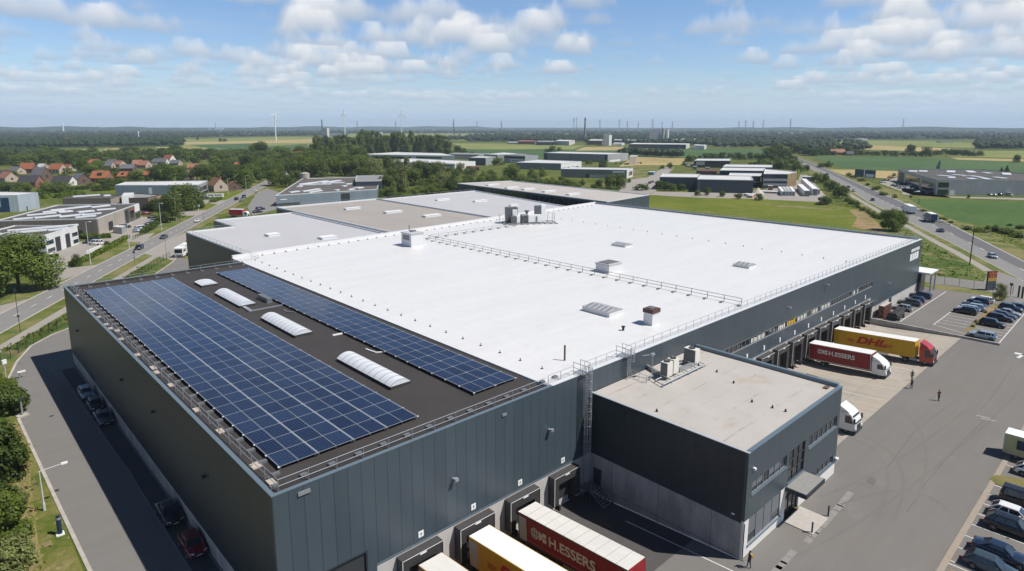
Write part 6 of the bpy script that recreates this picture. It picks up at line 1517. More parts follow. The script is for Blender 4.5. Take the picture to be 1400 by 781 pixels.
# hedges
def hedge(pts, h, w, label, leaf=L_BUSH):
    P = [G(*p) for p in pts]; r = random.Random(len(label)); b = MB()
    for a, c in zip(P, P[1:]):
        d = (c-a); n = int(d.length*22*min(1.5, h)); dn = d.normalized(); nr = Vector((-dn.y, dn.x, 0))
        for i in range(max(40, n)):
            e = r.random(); f = r.choice((0, 1, 2))
            if f == 2: off, z = r.uniform(-w/2, w/2), h*r.uniform(.93, 1.05)
            else: off, z = (w/2 if f else -w/2)*r.uniform(.85, 1.1), h*r.random()
            p = a+d*e+nr*off; p.z = z
            no = Vector((r.gauss(0, 1), r.gauss(0, 1), r.gauss(.6, .8))).normalized(); u = no.orthogonal().normalized()*0.22; v = no.cross(u)
            b.poly([p-u-v, p+u-v, p+u+v, p-u+v])
        q = [a-nr*w*.42, c-nr*w*.42, c+nr*w*.42, a+nr*w*.42]; b.prism(q, 0, h*.9)
    return tag(b.build('hedge', leaf, loc=P[0]), label, 'hedge')
hedge([(96, 364), (110, 360), (140, 345), (174, 326)], 1.2, 1.6, 'clipped hedge along the main road in front of the white workshop')
hedge([(196, 319), (206, 313), (216, 306), (224, 301)], 1.5, 2.2, 'hedge in front of the taupe workshop car park', L_OAK)
hedge([(107, 326), (125, 327), (152, 325)], 1.6, 2.2, 'mixed hedge between the white and the taupe workshop', L_OAK)
hedge([(58, 272), (78, 270)], 2.4, 4, 'bright clipped hedge behind the pale blue warehouse')
hedge([(80, 271), (100, 268), (117, 267)], 2.6, 4, 'long clipped hedge behind the dark workshop roofs')
hedge([(92, 261), (120, 259)], 2.2, 3, 'dark low hedge in the garden below the black-roofed house', L_DARK)
hedge([(64, 353), (80, 351)], 0.8, 1.2, 'low planting at the foot of the white workshop')
hedge([(290, 277), (300, 273)], 1.6, 3, 'low hedge in front of the brick house with the white vans', L_OAK)
# ------------------------------------------------------------------ distant woods: nobody could count these trees
def far_wood(name, polys, n, hr, seed, m, wide=1.3):
    r = random.Random(seed); b = MB(); vs = []; fs = []
    # unit crown: lumpy low dome
    for poly, cnt in zip(polys, n):
        xs = [p[0] for p in poly]; ys = [p[1] for p in poly]; k = 0; guard = 0
        while k < cnt and guard < cnt*30:
            guard += 1
            x = r.uniform(min(xs), max(xs)); y = r.uniform(min(ys), max(ys)); ins = False
            for i in range(len(poly)):
                (x1, y1), (x2, y2) = poly[i], poly[i-1]
                if (y1 > y) != (y2 > y) and x < (x2-x1)*(y-y1)/(y2-y1)+x1: ins = not ins
            if not ins: continue
            k += 1; p = G(x, y); mp_ = mpp(p); h = r.uniform(*hr)*(1+min(1.2, mp_/12)*.25); w = max(h*wide*r.uniform(.6, 1.1), mp_*2.2)
            nl = 6
            for q in range(5):
                cx = p.x+r.uniform(-.35, .35)*w; cy = p.y+r.uniform(-.35, .35)*w; cz = h*r.uniform(.45, .72); rr = w*r.uniform(.26, .42); hh = h*r.uniform(.26, .40)
                base = len(vs); a0 = r.random()*6
                vs.append((cx, cy, cz+hh))
                for ring, (zz, kk) in enumerate(((.55, .75), (-.1, 1.0), (-.75, .7))):
                    for i in range(nl): a = a0+2*PI*i/nl; j = r.uniform(.8, 1.2); vs.append((cx+rr*kk*j*math.cos(a), cy+rr*kk*j*math.sin(a), cz+hh*zz*r.uniform(.8, 1.15)))
                for i in range(nl):
                    i2 = (i+1) % nl; fs.append((base, base+1+i, base+1+i2))
                    fs.append((base+1+i, base+1+nl+i, base+1+nl+i2, base+1+i2)); fs.append((base+1+nl+i, base+1+2*nl+i, base+1+2*nl+i2, base+1+nl+i2))
    b.v = vs; b.f = fs; b.m = [0]*len(fs)
    return tag(b.build(name, m, smooth=True), 'far-off mass of dark woodland '+seed_label[seed], 'woodland', kind='stuff')
seed_label = {1: 'along the horizon', 2: 'left of the fields behind the village', 3: 'behind the factory and its green field', 4: 'right of the far highway end'}
far_wood('woodland', [[(-40, 175.3), (1440, 175.3), (1440, 178), (-40, 178)], [(-40, 177), (1440, 177), (1440, 183), (-40, 183)]], [1500, 1900], (9, 15), 1, L_GREY, 1.6)
far_wood('woodland', [[(-30, 182), (250, 182), (250, 199), (220, 200), (-30, 204)], [(-20, 211), (56, 212), (40, 216), (-20, 219)], [(250, 182), (445, 182), (445, 186.5), (250, 188.5)]], [900, 60, 260], (9, 14), 2, L_GREY)
far_wood('woodland', [[(440, 181), (800, 178.5), (800, 182), (700, 182), (440, 184.5)], [(640, 185), (800, 184), (800, 194), (640, 194)], [(800, 182), (1080, 182), (1080, 197), (960, 199), (800, 196)], [(560, 192.5), (625, 193), (640, 194), (640, 190), (560, 190)], [(970, 202), (1085, 203), (1085, 197), (970, 197)], [(850, 213.2), (930, 216.4), (930, 215.6), (850, 212.4)]], [160, 420, 900, 90, 120, 60], (8, 13), 3, L_GREY)
far_wood('woodland', [[(1080, 182), (1440, 183), (1440, 191), (1080, 191)], [(1337, 191), (1440, 191), (1440, 206), (1332, 204)], [(1080, 190), (1150, 190), (1140, 206), (1085, 208)], [(1155, 196), (1185, 197), (1185, 206), (1155, 207)]], [650, 260, 160, 60], (9, 14), 4, L_GREY)

stand('tree in the close stand between the grey workshop and the rear halls', 'close stand behind the grey workshop', B, [L_OAK, L_POP, L_WIL], [(498, 250, 22, 24), (528, 262, 24, 24), (541, 240, 24, 24), (566, 254, 26, 26), (594, 247, 24, 24), (600, 240, 20, 22), (618, 250, 22, 24), (572, 238, 20, 20), (644, 242, 15, 18), (528, 232, 20, 22), (505, 236, 22, 22)])
stand('tree in the thick wood filling the village edge below the fields', 'thick wood at the village edge', B, [L_OAK, L_DARK, L_POP], [(300+9*i, 224-0.2*i+TR.uniform(-4, 4), 14, 17) for i in range(14)]+[(345+9*i, 246-1.2*i, 20, 20) for i in range(6)]+[(405+9*i, 232+TR.uniform(-3, 3), 20, 20) for i in range(10)]+[(425+9*i, 224+TR.uniform(-2, 3), 20, 19) for i in range(7)])

VG = random.Random(77)
def clear_of_houses(rows):
    hs = [(h[0], h[1], h[2]) for h in HS]
    return [q for q in rows if not any(abs(q[0]-x) < (q[3]+w)*.42 and -1 < q[1]-y < q[2]*.95 for x, y, w in hs)]
stand('garden tree among the village houses', 'garden trees in the village', B, [L_OAK, L_DARK, L_BUSH, L_POP, L_OAK, L_WIL], clear_of_houses([(x, y, VG.uniform(7, 12), VG.uniform(10, 16)) for x, y in [(VG.uniform(-5, 160), VG.uniform(226, 262)) for i in range(26)]+[(VG.uniform(150, 345), VG.uniform(214, 246)) for i in range(70)]]))
stand('tree in the dense belt behind the village roofs', 'tree belt behind the village', B, [L_DARK, L_OAK], [(VG.uniform(-5, 300), VG.uniform(213, 225), VG.uniform(9, 14), VG.uniform(13, 20)) for i in range(0)]+clear_of_houses([(VG.uniform(-5, 300), VG.uniform(213, 225), VG.uniform(9, 14), VG.uniform(13, 20)) for i in range(60)]))
stand('leafy tree in the belt along the road behind the grey sawtooth workshop', 'trees behind the grey workshop', B, [L_OAK, L_POP, L_BUSH], [(VG.uniform(345, 500), VG.uniform(214, 236), VG.uniform(14, 20), VG.uniform(16, 22)) for i in range(50)])
stand('dark green tree beside the main road at the village end', 'trees along the far main road', B, [L_OAK, L_DARK], [(VG.uniform(300, 345), VG.uniform(240, 252), VG.uniform(14, 22), VG.uniform(18, 24)) for i in range(10)])
stand('tree in the belt left of the highway behind the striped offices', 'trees between the offices and the highway', B, [L_BUSH, L_OAK, L_DARK], [(VG.uniform(1040, 1092), VG.uniform(222, 232), VG.uniform(8, 13), VG.uniform(10, 15)) for i in range(18)])
# the 300 trees that show largest stand on their own; the small remainder beyond them is one mass
PEND.sort(key=lambda q: -q[0])
single = sum(1 for o in bpy.data.objects if o.get('category') == 'tree')
KEEP = 285-single
for a, (px, py, hp, wp), kind, leaf, label, group in PEND[:KEEP]: tpx(px, py, hp, wp, kind, leaf, label, group)
rest = MB(); lv = [L_OAK, L_DARK, L_POP, L_WIL, L_BUSH]
for a, (px, py, hp, wp), kind, leaf, label, group in PEND[KEEP:]:
    p = G(px, py); m = mpp(p); me, tm, jm = proto(kind, 'low', TR.randrange(3)); rz = TR.random()*6.28; cs, sn = math.cos(rz), math.sin(rz); ws = wp*m/.84; hh = hp*m*1.06
    nb = len(rest.v); rest.v += [(p.x+(v.co.x*cs-v.co.y*sn)*ws, p.y+(v.co.x*sn+v.co.y*cs)*ws, v.co.z*hh) for v in jm.vertices]
    for f in jm.polygons: rest.f.append(tuple(i+nb for i in f.vertices)); rest.m.append(lv.index(leaf) if f.material_index == 0 else 5)
if rest.f: tag(rest.build('tree_cover', lv+[M_BARK]), 'small far trees scattered along hedges, fields and gardens', 'trees', kind='stuff')

# rough herbs and tall grass nobody could count
def tufts(name, label, polys, seed, leaf, hr=(.3, .9)):
    r = random.Random(seed); b = MB()
    for poly, n in polys:
        W = [p if isinstance(p, Vector) else G(*p) for p in poly]; xs = [p.x for p in W]; ys = [p.y for p in W]; k = 0; g = 0
        while k < n and g < n*20:
            g += 1; x = r.uniform(min(xs), max(xs)); y = r.uniform(min(ys), max(ys)); ins = False
            for i in range(len(W)):
                a, c = W[i], W[i-1]
                if (a.y > y) != (c.y > y) and x < (c.x-a.x)*(y-a.y)/(c.y-a.y)+a.x: ins = not ins
            if not ins: continue
            k += 1; h = r.uniform(*hr)*(1.6 if r.random() < .12 else 1)
            for q in range(4):
                a = r.random()*6.3; ox, oy = r.gauss(0, .35), r.gauss(0, .35); w = h*r.uniform(.5, .9); dx, dy = math.cos(a)*w, math.sin(a)*w; lx, ly = r.gauss(0, .25)*h, r.gauss(0, .25)*h
                b.add([(x+ox-dx, y+oy-dy, 0.0), (x+ox+dx, y+oy+dy, 0.0), (x+ox+dx*.6+lx, y+oy+dy*.6+ly, h), (x+ox-dx*.7+lx, y+oy-dy*.7+ly, h*r.uniform(.7, 1.1))], [(0, 1, 2, 3)])
    return tag(b.build(name, leaf), label, 'grass', kind='stuff')
tufts('rough_grass', 'tall rough grass and herbs between the warehouse, the paths and the highway', [([(1198, 287), (1235, 310), (1290, 342), (1340, 372), (1345, 384), (1258, 373), (1255, 345), (1232, 322)], 330), ([(1270, 300), (1310, 307), (1400, 314), (1400, 340), (1360, 330)], 140), ([(1130, 262), (1160, 272), (1196, 297), (1180, 288), (1150, 282)], 120)], 3, L_HERB, (.12, .35))
tufts('weeds', 'weeds and dry tall grass beside the green fence and on the grass strip', [([(20, 482), (100, 432), (200, 368), (190, 366), (95, 428), (0, 480)], 260)], 4, L_HERB, (.12, .45))

tufts('tall_grass', 'straw-coloured tall grass in the dry patches of the grass strip', [([(22, 580), (36, 585), (48, 700), (60, 785), (28, 785), (22, 700)], 90)], 6, leaf_mat('straw_blades', (0.26, 0.21, 0.10), (0.38, 0.31, 0.17)), (.08, .28))
# ------------------------------------------------------------------ other buildings
K_PALEBLUE = cladding('pale_blue_sheeting', (0.36, 0.42, 0.47), 1.0); K_BLUEGREY = cladding('blue_grey_sheeting', (0.20, 0.245, 0.29), 1.0); K_GREY = cladding('mid_grey_sheeting', (0.17, 0.185, 0.195), 1.2)
K_LGREY = cladding('light_grey_sheeting', (0.32, 0.335, 0.345), 1.2); K_DARK = cladding('slate_sheeting', (0.045, 0.062, 0.078), 1.2); K_WHITE = cladding('white_sheeting', (0.68, 0.68, 0.67), 1.2, seam=0.15)
K_TAUPE = cladding('taupe_sheeting', (0.155, 0.135, 0.120), 1.6); K_BEIGE = cladding('beige_sheeting', (0.40, 0.355, 0.305), 1.6, seam=0.2)
K_BROWN = mat('brown_brick', (0.16, 0.085, 0.055), 0.85, var=0.25, scale=0.8); K_TANB = mat('tan_brick', (0.33, 0.235, 0.155), 0.85, var=0.15, scale=0.8); K_DBRICK = mat('dark_brick', (0.085, 0.068, 0.062), 0.85, var=0.2, scale=0.8)
K_BLUE = mat('deep_blue_sheeting', (0.012, 0.040, 0.095), 0.45, var=0.08); K_OCHRE = cladding('ochre_panels', (0.27, 0.19, 0.095), 0.9)
R_DARK = mat('dark_flat_roof', (0.078, 0.072, 0.064), 0.85, var=0.25, scale=0.12); R_LIGHT = mat('pale_flat_roof', (0.55, 0.55, 0.54), 0.7, var=0.12, scale=0.06); R_BROWN = mat('brown_sheet_roof', (0.105, 0.092, 0.082), 0.85, var=0.3, scale=0.1); R_MID = mat('grey_flat_roof', (0.24, 0.235, 0.23), 0.8, var=0.2, scale=0.08)
M_GLAZE = glass('dark_shopfront_glass', (0.016, 0.024, 0.030), 0.08)
def edge_rect(poly, i, f0, f1, z0, z1, m, name, par, proud=0.06):
    a = Vector(poly[i]); c = Vector(poly[(i+1) % len(poly)]); d = c-a
    s = sum(poly[k][0]*poly[(k+1) % len(poly)][1]-poly[(k+1) % len(poly)][0]*poly[k][1] for k in range(len(poly)))
    n = Vector((d.y, -d.x)).normalized()*(1 if s > 0 else -1)
    p, q = a+d*f0, a+d*f1; b = MB(); b.prism([p+n*.003, q+n*.003, q+n*proud, p+n*proud], z0, z1, cap0=True)
    return b.build(name, m, par)
def block(label, px, h, wallm, roofm, cat='building', name='industrial_building', feats=(), lights=(), upst=0.4, cope=None, world=None, group=None):
    """flat-roofed building from its roof corners as seen in the photograph at height h"""
    if isinstance(h, tuple): fz = h[1]/h[0]; h = h[1]; feats = [(i, a, c, z0*fz, z1*fz, m, n) for i, a, c, z0, z1, m, n in feats]
    poly = world or [tuple(G(x, y, h)[:2]) for x, y in px]
    s = sum(poly[k][0]*poly[(k+1) % len(poly)][1]-poly[(k+1) % len(poly)][0]*poly[k][1] for k in range(len(poly)))
    o = thing(name, label, cat, (poly[0][0], poly[0][1], 0), group=group)
    b = MB(); b.prism(poly, 0, h-0.03); b.build('wall', wallm, o)
    q = poly if s > 0 else poly[::-1]
    c = Vector((sum(p[0] for p in q)/len(q), sum(p[1] for p in q)/len(q)))
    b = MB(); b.poly([(p[0], p[1], h) for p in q]); rf = b.build('roof', roofm, o)
    if upst:
        b = MB()
        for i in range(len(q)):
            p = Vector(q[i]); r_ = Vector(q[(i+1) % len(q)]); d = (r_-p).normalized(); nr = Vector((-d.y, d.x))*0.3
            b.prism([p, r_-d*.31, r_-d*.31+nr, p+nr], h+.004, h+upst)
        b.build('parapet', cope or wallm, o)
    for (i, f0, f1, z0, z1, m, nm) in feats: edge_rect(poly, i, f0, f1, z0, z1, m, nm, o)
    for (x, y, lw, ll, a) in lights:
        p = G(x, y, h); b = MB(); b.obox((p.x, p.y), a, ll/2, lw/2, h+.01, h+.5); b.build('rooflight', M_POLY, rf)
    return o, poly
def afar(x0, x1, py, depth):
    """footprint of a distant tall block from its foot in the photograph"""
    a, c = G(x0, py), G(x1, py); v = (a-CAM); v.z = 0; v = v.normalized()*depth
    return [tuple(a[:2]), tuple(c[:2]), tuple((c+v)[:2]), tuple((a+v)[:2])]
def row(i, n, f0, f1, z0, z1, m, nm, duty=0.7):
    w = (f1-f0)/n; return [(i, f0+w*k, f0+w*(k+duty), z0, z1, m, nm) for k in range(n)]
# left cluster
block('pale blue-white warehouse with a deep blue L-shaped panel at the left edge', [(-40, 268.5), (23.7, 267.4), (51.9, 263.6), (-10, 262.5)], 8, K_PALEBLUE, R_LIGHT, feats=[(0, 0.62, 0.80, 0, 7, K_BLUE, 'blue_panel'), (0, 0.0, 0.62, 0, 2.6, K_BLUE, 'blue_panel'), (1, 0.35, 0.40, 0, 2.2, M_DARKP, 'side_door')], upst=0.2)
W2P = [(-30, 322), (61.5, 323), (105.6, 309.6), (20, 309.5)]
block('white gabled workshop with two tall dark doors and dark window bands', W2P, 6.2, K_WHITE, R_DARK, feats=[(1, 0.27, 0.42, 0, 4.8, M_DARKP, 'tall_door'), (1, 0.58, 0.72, 0, 4.8, M_DARKP, 'tall_door'), (1, 0.03, 0.22, 3.1, 4.5, M_GLAZE, 'window'), (1, 0.03, 0.24, 0.5, 1.8, M_GLAZE, 'window'), (1, 0.8, 0.98, 3.1, 4.4, M_GLAZE, 'window'), (1, 0.82, 0.98, 0.6, 1.9, M_GLAZE, 'window'), (0, 0.55, 0.985, 2.2, 3.9, M_GLAZE, 'window_band'), (0, 0.55, 0.985, 0.0, 0.9, M_GLAZE, 'window_band')],
      lights=[(30, 318.3, 1.2, 26, 0.0), (60, 312.3, 1.4, 20, 0.0), (73, 315, 2.5, 3, 0.0)])
W3P = [(-6, 303), (132, 300), (190, 279.2), (78.7, 281.3)]
block('big taupe workshop with a dark roof of many rooflights', W3P, 6.3, K_TAUPE, R_DARK, cope=M_WCOPE, feats=[(1, 0.22, 0.32, 0, 3.6, M_DARKP, 'tall_door'), (1, 0.62, 0.7, 0, 5.6, M_DARKP, 'tall_door'), (1, 0.74, 0.84, 0, 4.6, M_GLAZE, 'shop_window'), (1, 0.88, 1.0, 0, 2.6, M_GLAZE, 'shop_window'), (1, 0.87, 1.0, 3.4, 6.5, M_WHITE, 'sign_panel'), (1, 0.75, 0.85, 4.8, 5.6, mat('faded_red_sign', (0.35, 0.08, 0.06), 0.5, var=0.1), 'sign_panel'), (0, 0.76, 0.85, 0, 2.2, M_GLAZE, 'window'), (1, 0.02, 0.6, 0.0, 6.25, K_BEIGE, 'front_cladding')],
      lights=[(65, 297, 1.6, 9, 0.25), (98, 295.6, 1.6, 9, 0.25), (117, 297, 1.3, 7, 0.1), (89, 290.2, 2.5, 5, 0.2), (117, 290, 2.5, 6, 0.25), (57, 293.5, 1.0, 10, 0.2), (73, 289.5, 1.0, 8, 0.3), (85, 286.8, 1.2, 9, 0.3), (110, 284, 2.0, 8, 0.35), (137, 283, 1.6, 8, 0.35), (145, 287, 1.4, 7, 0.1), (125, 293.5, 0.9, 7, 0.2), (40, 299, 1.2, 10, 0.1)])
block('dark taupe low workshop behind the many rooflights', [(85, 272.5), (151, 272), (167, 267.5), (110, 266.8)], 6.0, K_TAUPE, R_DARK, feats=[(1, 0.4, 0.6, 1.5, 3.0, M_GLAZE, 'window'), (1, 0, 1, 0.0, 5.9, K_BEIGE, 'front_cladding')], lights=[(118, 268.3, 2, 12, .1), (146, 268, 3, 3, .1)])
block('brown brick offices with flat roof and a band of windows', [(163, 272), (202, 271.3), (220, 267), (176, 264.5)], 6.2, K_DBRICK, R_MID, feats=[(1, 0.1, 0.85, 2.9, 4.3, M_GLAZE, 'window_band'), (1, 0.1, 0.9, 0.3, 1.6, M_GLAZE, 'window_band'), (1, 0.0, 0.08, 0, 6.1, K_TANB, 'brick_pier')] + [(1, 0, 1, 4.35, 6.15, K_TANB, 'brick_fascia')])
o, _ = block('small blue-white roof cabin on the brown brick offices', [(166, 268.5), (181, 267.5), (183, 263.3), (169, 263.8)], 7.6, K_WHITE, R_LIGHT, upst=0)
LP = [(157.5, 253.9), (270, 253.9), (283.7, 247.8), (172, 249.8)]
block('long blue-grey shed with pale roof and a glazed corner', LP, 7.0, K_BLUEGREY, R_LIGHT, cope=M_WCOPE, feats=[(0, 0.40, 0.44, 0.5, 5.8, K_WHITE, 'white_panel'), (1, 0.18, 0.86, 2.8, 5.2, M_GLAZE, 'corner_glazing'), (1, 0.0, 1.0, 0, 6.95, K_LGREY, 'front_cladding'), (1, 0.25, 0.95, 0.0, 2.0, M_GLAZE, 'shop_window'), (1, 0.92, 1.0, 2.0, 6.9, K_WHITE, 'white_pier')])
block('small grey container-like store in front of the taupe workshop', [(154, 310), (166, 311), (172, 308.5), (160, 308)], 2.6, K_LGREY, R_LIGHT, name='storage_container', cat='container', upst=0.0)
# grey sawtooth workshop behind the halls
SP = [tuple(G(x, y, 5.5)[:2]) for x, y in ((377, 268), (515.5, 259.5), (521.5, 241.5), (413, 245))]
block('grey workshop with a brown roof of pale patches behind the tan hall', None, 5.5, K_BLUEGREY, R_BROWN, world=SP, cope=M_WCOPE, feats=[(0, 0.62, 0.71, 0, 4.6, M_DARKP, 'tall_door'), (0, 0.0, 0.22, 0, 1.4, M_DARKP, 'dark_opening'), (0, 0.04, 0.1, 3.2, 3.6, M_WHITE, 'sign_panel')],
      lights=[(402, 263, 2, 8, .5), (425, 260.7, 2, 16, .5), (431, 262.5, 1.5, 12, .5), (460, 260.5, 2.5, 3, .5), (480, 259.5, 2, 6, .5), (490, 257.5, 4, 6, .5), (410, 255.5, 2.5, 6, .9), (420, 253, 9, 5, 1.0), (430, 250.2, 3, 26, .45), (441, 252.5, 10, 4, 1.0), (452, 249, 3, 20, .45), (461, 250.5, 9, 4, 1.0), (470, 255, 2.5, 4, .5), (476, 252.2, 2, 6, .5)])
block('dark end bay with slate cladding on the grey sawtooth workshop', [(486, 248.6), (521, 247.8), (524, 240.5), (487, 241)], 8.2, K_DARK, R_MID, cope=M_WCOPE)
p = G(417, 243.5, 6); b = MB(); b.tube(p, p+Vector((0, 0, 3.2)), 3.2, 14); b.tube(p+Vector((0, 0, 3.2)), p+Vector((0, 0, 4)), 3.2, 14, r2=1.2); b.tube((p.x, p.y, 0), p, 3.0, 12)
tag(b.build('round_tank', K_BEIGE, loc=(p.x, p.y, 0)), 'short round pale tank at the back corner of the grey sawtooth workshop', 'tank')
# central industrial estate
block('white hall with a low curved roof and dark glazing left of centre', [(494, 211.5), (566, 212.5), (622, 213.5), (604, 209.8), (545, 208.4)], (9, 6), K_WHITE, R_LIGHT, feats=[(0, 0.2, 0.95, 1.5, 6.5, M_GLAZE, 'dark_glazing'), (1, 0.05, 0.68, 3.5, 6.8, M_GLAZE, 'dark_glazing')])
block('white stepped office front in front of the white hall', [(526, 221.5), (622, 224.5), (650, 221), (560, 217)], (7, 6.3), K_WHITE, R_LIGHT, feats=[(0, 0.70, 0.73, 3.6, 5.4, M_GLAZE, 'window'), (0, 0.72, 0.78, 0.6, 1.8, M_GLAZE, 'window'), (0, 0.82, 0.88, 0.0, 2.2, M_GLAZE, 'doorway'), (0, 0.84, 0.98, 4.4, 5.6, M_GLAZE, 'window_band'), (0, 0.05, 0.4, 2.0, 4.0, K_LGREY, 'grey_panel')])
block('rust-coloured box container beside the white stepped offices', [(637, 228.5), (655, 228.8), (655, 227), (638, 226.8)], 3.4, mat('rust_red', (0.18, 0.055, 0.035), 0.7, var=0.2), mat('rust_red', (0.18, 0.055, 0.035)), name='shipping_container', cat='container', upst=0)
block('low grey workshop right of the white hall roof', [(612, 211), (655, 212), (668, 209.8), (625, 209)], (8, 6), K_LGREY, R_MID, feats=[(0, 0.1, 0.9, 5, 6.8, M_GLAZE, 'window_band')])
block('slate-fronted block next to the white stepped offices', [(641, 216), (664, 216.3), (678, 214.4), (655, 213.8)], 8, K_LGREY, R_LIGHT, feats=[(0, 0, 1, 0, 7.6, K_DARK, 'slate_front')])
block('grey-white shed behind the bright green round tree', [(662, 211.4), (680, 212), (722, 211), (690, 208.8)], 8.5, K_LGREY, R_LIGHT, feats=[(0, 0.1, 0.95, 4.5, 6.5, M_GLAZE, 'window_band')])
block('two-storey office block with a dark window band and white lower storey', [(689, 212.4), (718, 213.6), (736, 212.6), (706, 210.6)], (9.5, 8.5), K_LGREY, R_MID, feats=[(0, 0.02, 0.98, 6.0, 8.6, M_GLAZE, 'window_band'), (0, 0.3, 1.0, 0.0, 5.0, K_WHITE, 'white_front')]+row(0, 6, 0.4, 0.98, 2.4, 3.6, M_GLAZE, 'window'))
block('long low white-roofed shed behind the shrubbery', [(705.5, 222.6), (767, 224), (795, 221), (739, 219)], (7, 6.2), K_GREY, R_LIGHT, cope=M_WCOPE, feats=[(1, 0, 1, 0, 6.9, K_WHITE, 'white_front')]+row(1, 4, 0.1, 0.9, 0.5, 2.5, M_GLAZE, 'window'))
block('dark grey shed with a sign near the two round trees', [(767, 231.5), (857, 233), (865.5, 230.5), (785, 229)], (8, 6.8), K_GREY, R_LIGHT, cope=M_WCOPE, feats=[(0, 0.38, 0.44, 0, 4.2, M_DARKP, 'tall_door'), (0, 0.44, 0.75, 0, 3.4, K_LGREY, 'canopy_wall'), (0, 0.79, 0.97, 5.5, 7.2, M_WHITE, 'sign_panel'), (1, 0, 1, 0, 7.9, K_WHITE, 'white_front'), (1, 0.3, 0.9, 2.0, 6.0, mat('brick_red_panel', (0.2, 0.09, 0.07), 0.7, var=0.1), 'red_panel')])
block('large grey distribution shed with dark corner strips at the edge of the green field', [(743.5, 209.4), (831, 211.6), (859, 209.6), (768, 207.6)], (13, 9), K_LGREY, R_LIGHT, feats=[(0, 0.0, 0.06, 0, 13.2, K_DARK, 'dark_strip'), (0, 0.42, 0.43, 0, 13, K_DARK, 'dark_strip'), (0, 0.955, 1.0, 0, 13.2, K_DARK, 'dark_strip'), (0, 0.06, 0.42, 0.0, 12.6, K_GREY, 'grey_panels'), (0, 0.43, 0.955, 0.0, 12.6, K_GREY, 'grey_panels'), (1, 0.1, 0.6, 0.0, 3.5, K_WHITE, 'loading_front')])
block('beige end block beside the large grey distribution shed', [(860.5, 214.2), (869.5, 214), (872, 212.6), (862, 212.6)], (9.5, 9), K_BEIGE, R_LIGHT, upst=0.1)
block('dark slate shed, left of the two behind the lawn', [(902, 242.5), (954, 243.2), (957, 238.6), (907, 237.8)], 8, K_DARK, R_LIGHT, cope=M_WCOPE)
block('dark slate shed, right of the two behind the lawn', [(953, 245.8), (1030, 247.2), (1027, 241.3), (958, 239.8)], 8, K_DARK, R_LIGHT, cope=M_WCOPE, feats=[(0, 0.03, 0.05, 0, 7.6, K_GREY, 'downpipe')])
block('canopied pavilion with a pale overhanging roof behind the dark sheds', [(949, 220), (998, 220.3), (999, 217.6), (955, 217.4)], (9.5, 7), M_GLAZE, R_LIGHT, feats=[(0, 0.06, 0.3, 3.6, 8.6, K_LGREY, 'white_infill')], cope=M_WCOPE)
block('long glazed hall with a pale roof, rear of the striped offices', [(988, 228.5), (1056, 229.5), (1056, 226), (993, 225.2)], (10, 8), M_GLAZE, R_LIGHT, cope=M_WCOPE)
block('long glazed hall with a pale roof, front of the striped offices', [(984, 233.6), (1044, 234.4), (1046, 230.4), (989, 229.6)], (10.5, 8), M_GLAZE, R_LIGHT, cope=M_WCOPE, feats=[(0, 0, 1, 3.6, 4.6, K_LGREY, 'pale_band'), (0, 0, 1, 0.0, 1.0, K_LGREY, 'pale_band')])
block('low glazed link with a pale roof between the dark shed and the striped offices', [(996, 241), (1040, 241.5), (1042, 237.5), (998, 237)], 7, M_GLAZE, R_LIGHT, cope=M_WCOPE, feats=[(0, 0, 1, 2.6, 3.4, K_LGREY, 'pale_band')])
block('three-storey offices with pale bands and an ochre end wall', [(1044, 238.4), (1077, 238.6), (1089.5, 235.6), (1046, 231.5)], (11.5, 9.5), M_GLAZE, R_LIGHT, cope=M_WCOPE, feats=[(0, 0, 1, 8.3, 9.2, M_GLAZE, 'glazing'), (0, 0, 1, 6.0, 8.0, K_LGREY, 'pale_band'), (0, 0, 1, 2.2, 4.0, K_LGREY, 'pale_band'), (1, 0, 1, 0, 11.6, K_OCHRE, 'ochre_wall')])
block('dark red-brown open store among stacked goods behind the dark sheds', [(952, 233.8), (980, 234.4), (982, 231.5), (958, 231)], 5, K_BROWN, mat('red_brown_roof', (0.12, 0.05, 0.04), 0.8, var=0.2), upst=0)
# containers and goods in the yard beside the ochre wall
def boxgoods(px, py, ln, wd, h, a, m, label, name='shipping_container', cat='container', n=1, group=None):
    p = G(px, py); o = thing(name, label, cat, (p.x, p.y, 0), group=group)
    b = MB(); b.obox((p.x, p.y), a, ln/2, wd/2, 0, h); k = b.build('body', m, o)
    b = MB(); b.obox((p.x, p.y), a, ln/2+.06, wd/2+.06, h, h+.1); b.build('roof', M_WHITE if m is not K_BROWN else m, o)
    u = Vector((math.cos(a), math.sin(a))); b = MB()
    for s in (-1, 1): c = Vector((p.x, p.y))+u*(ln/2+.02)*s; b.obox((c.x, c.y), a, .03, wd*.42, .15, h-.15)
    b.build('end_doors', M_GALVD, o); return o
def laid(bk, ft, wd, h, m, label, name='shipping_container', cat='container', group=None):
    p, q = G(*bk), G(*ft); c = (p+q)/2; k = (c.x, c.y)
    o = thing(name, label, cat, (c.x, c.y, 0), group=group); a = math.atan2(q.y-p.y, q.x-p.x); ln = (q-p).length
    b = MB(); b.obox(k, a, ln/2, wd/2, 0, h); b.build('body', m, o)
    b = MB(); b.obox(k, a, ln/2+.06, wd/2+.06, h, h+.1); b.build('roof', M_WHITE, o)
    u = Vector((math.cos(a), math.sin(a)))
    b = MB(); e = Vector(k)+u*(ln/2+.02); b.obox((e.x, e.y), a, .03, wd*.42, .15, h-.15); b.build('end_doors', M_GALVD, o); return o
for i in range(4): laid((1066+4.4*i, 261), (1071.5+4.1*i, 268), 2.5, 2.7, M_WHITE, 'white storage container, %s of four below the ochre wall' % ('leftmost', 'second from left', 'third from left', 'rightmost')[i], group='white containers below the ochre wall')
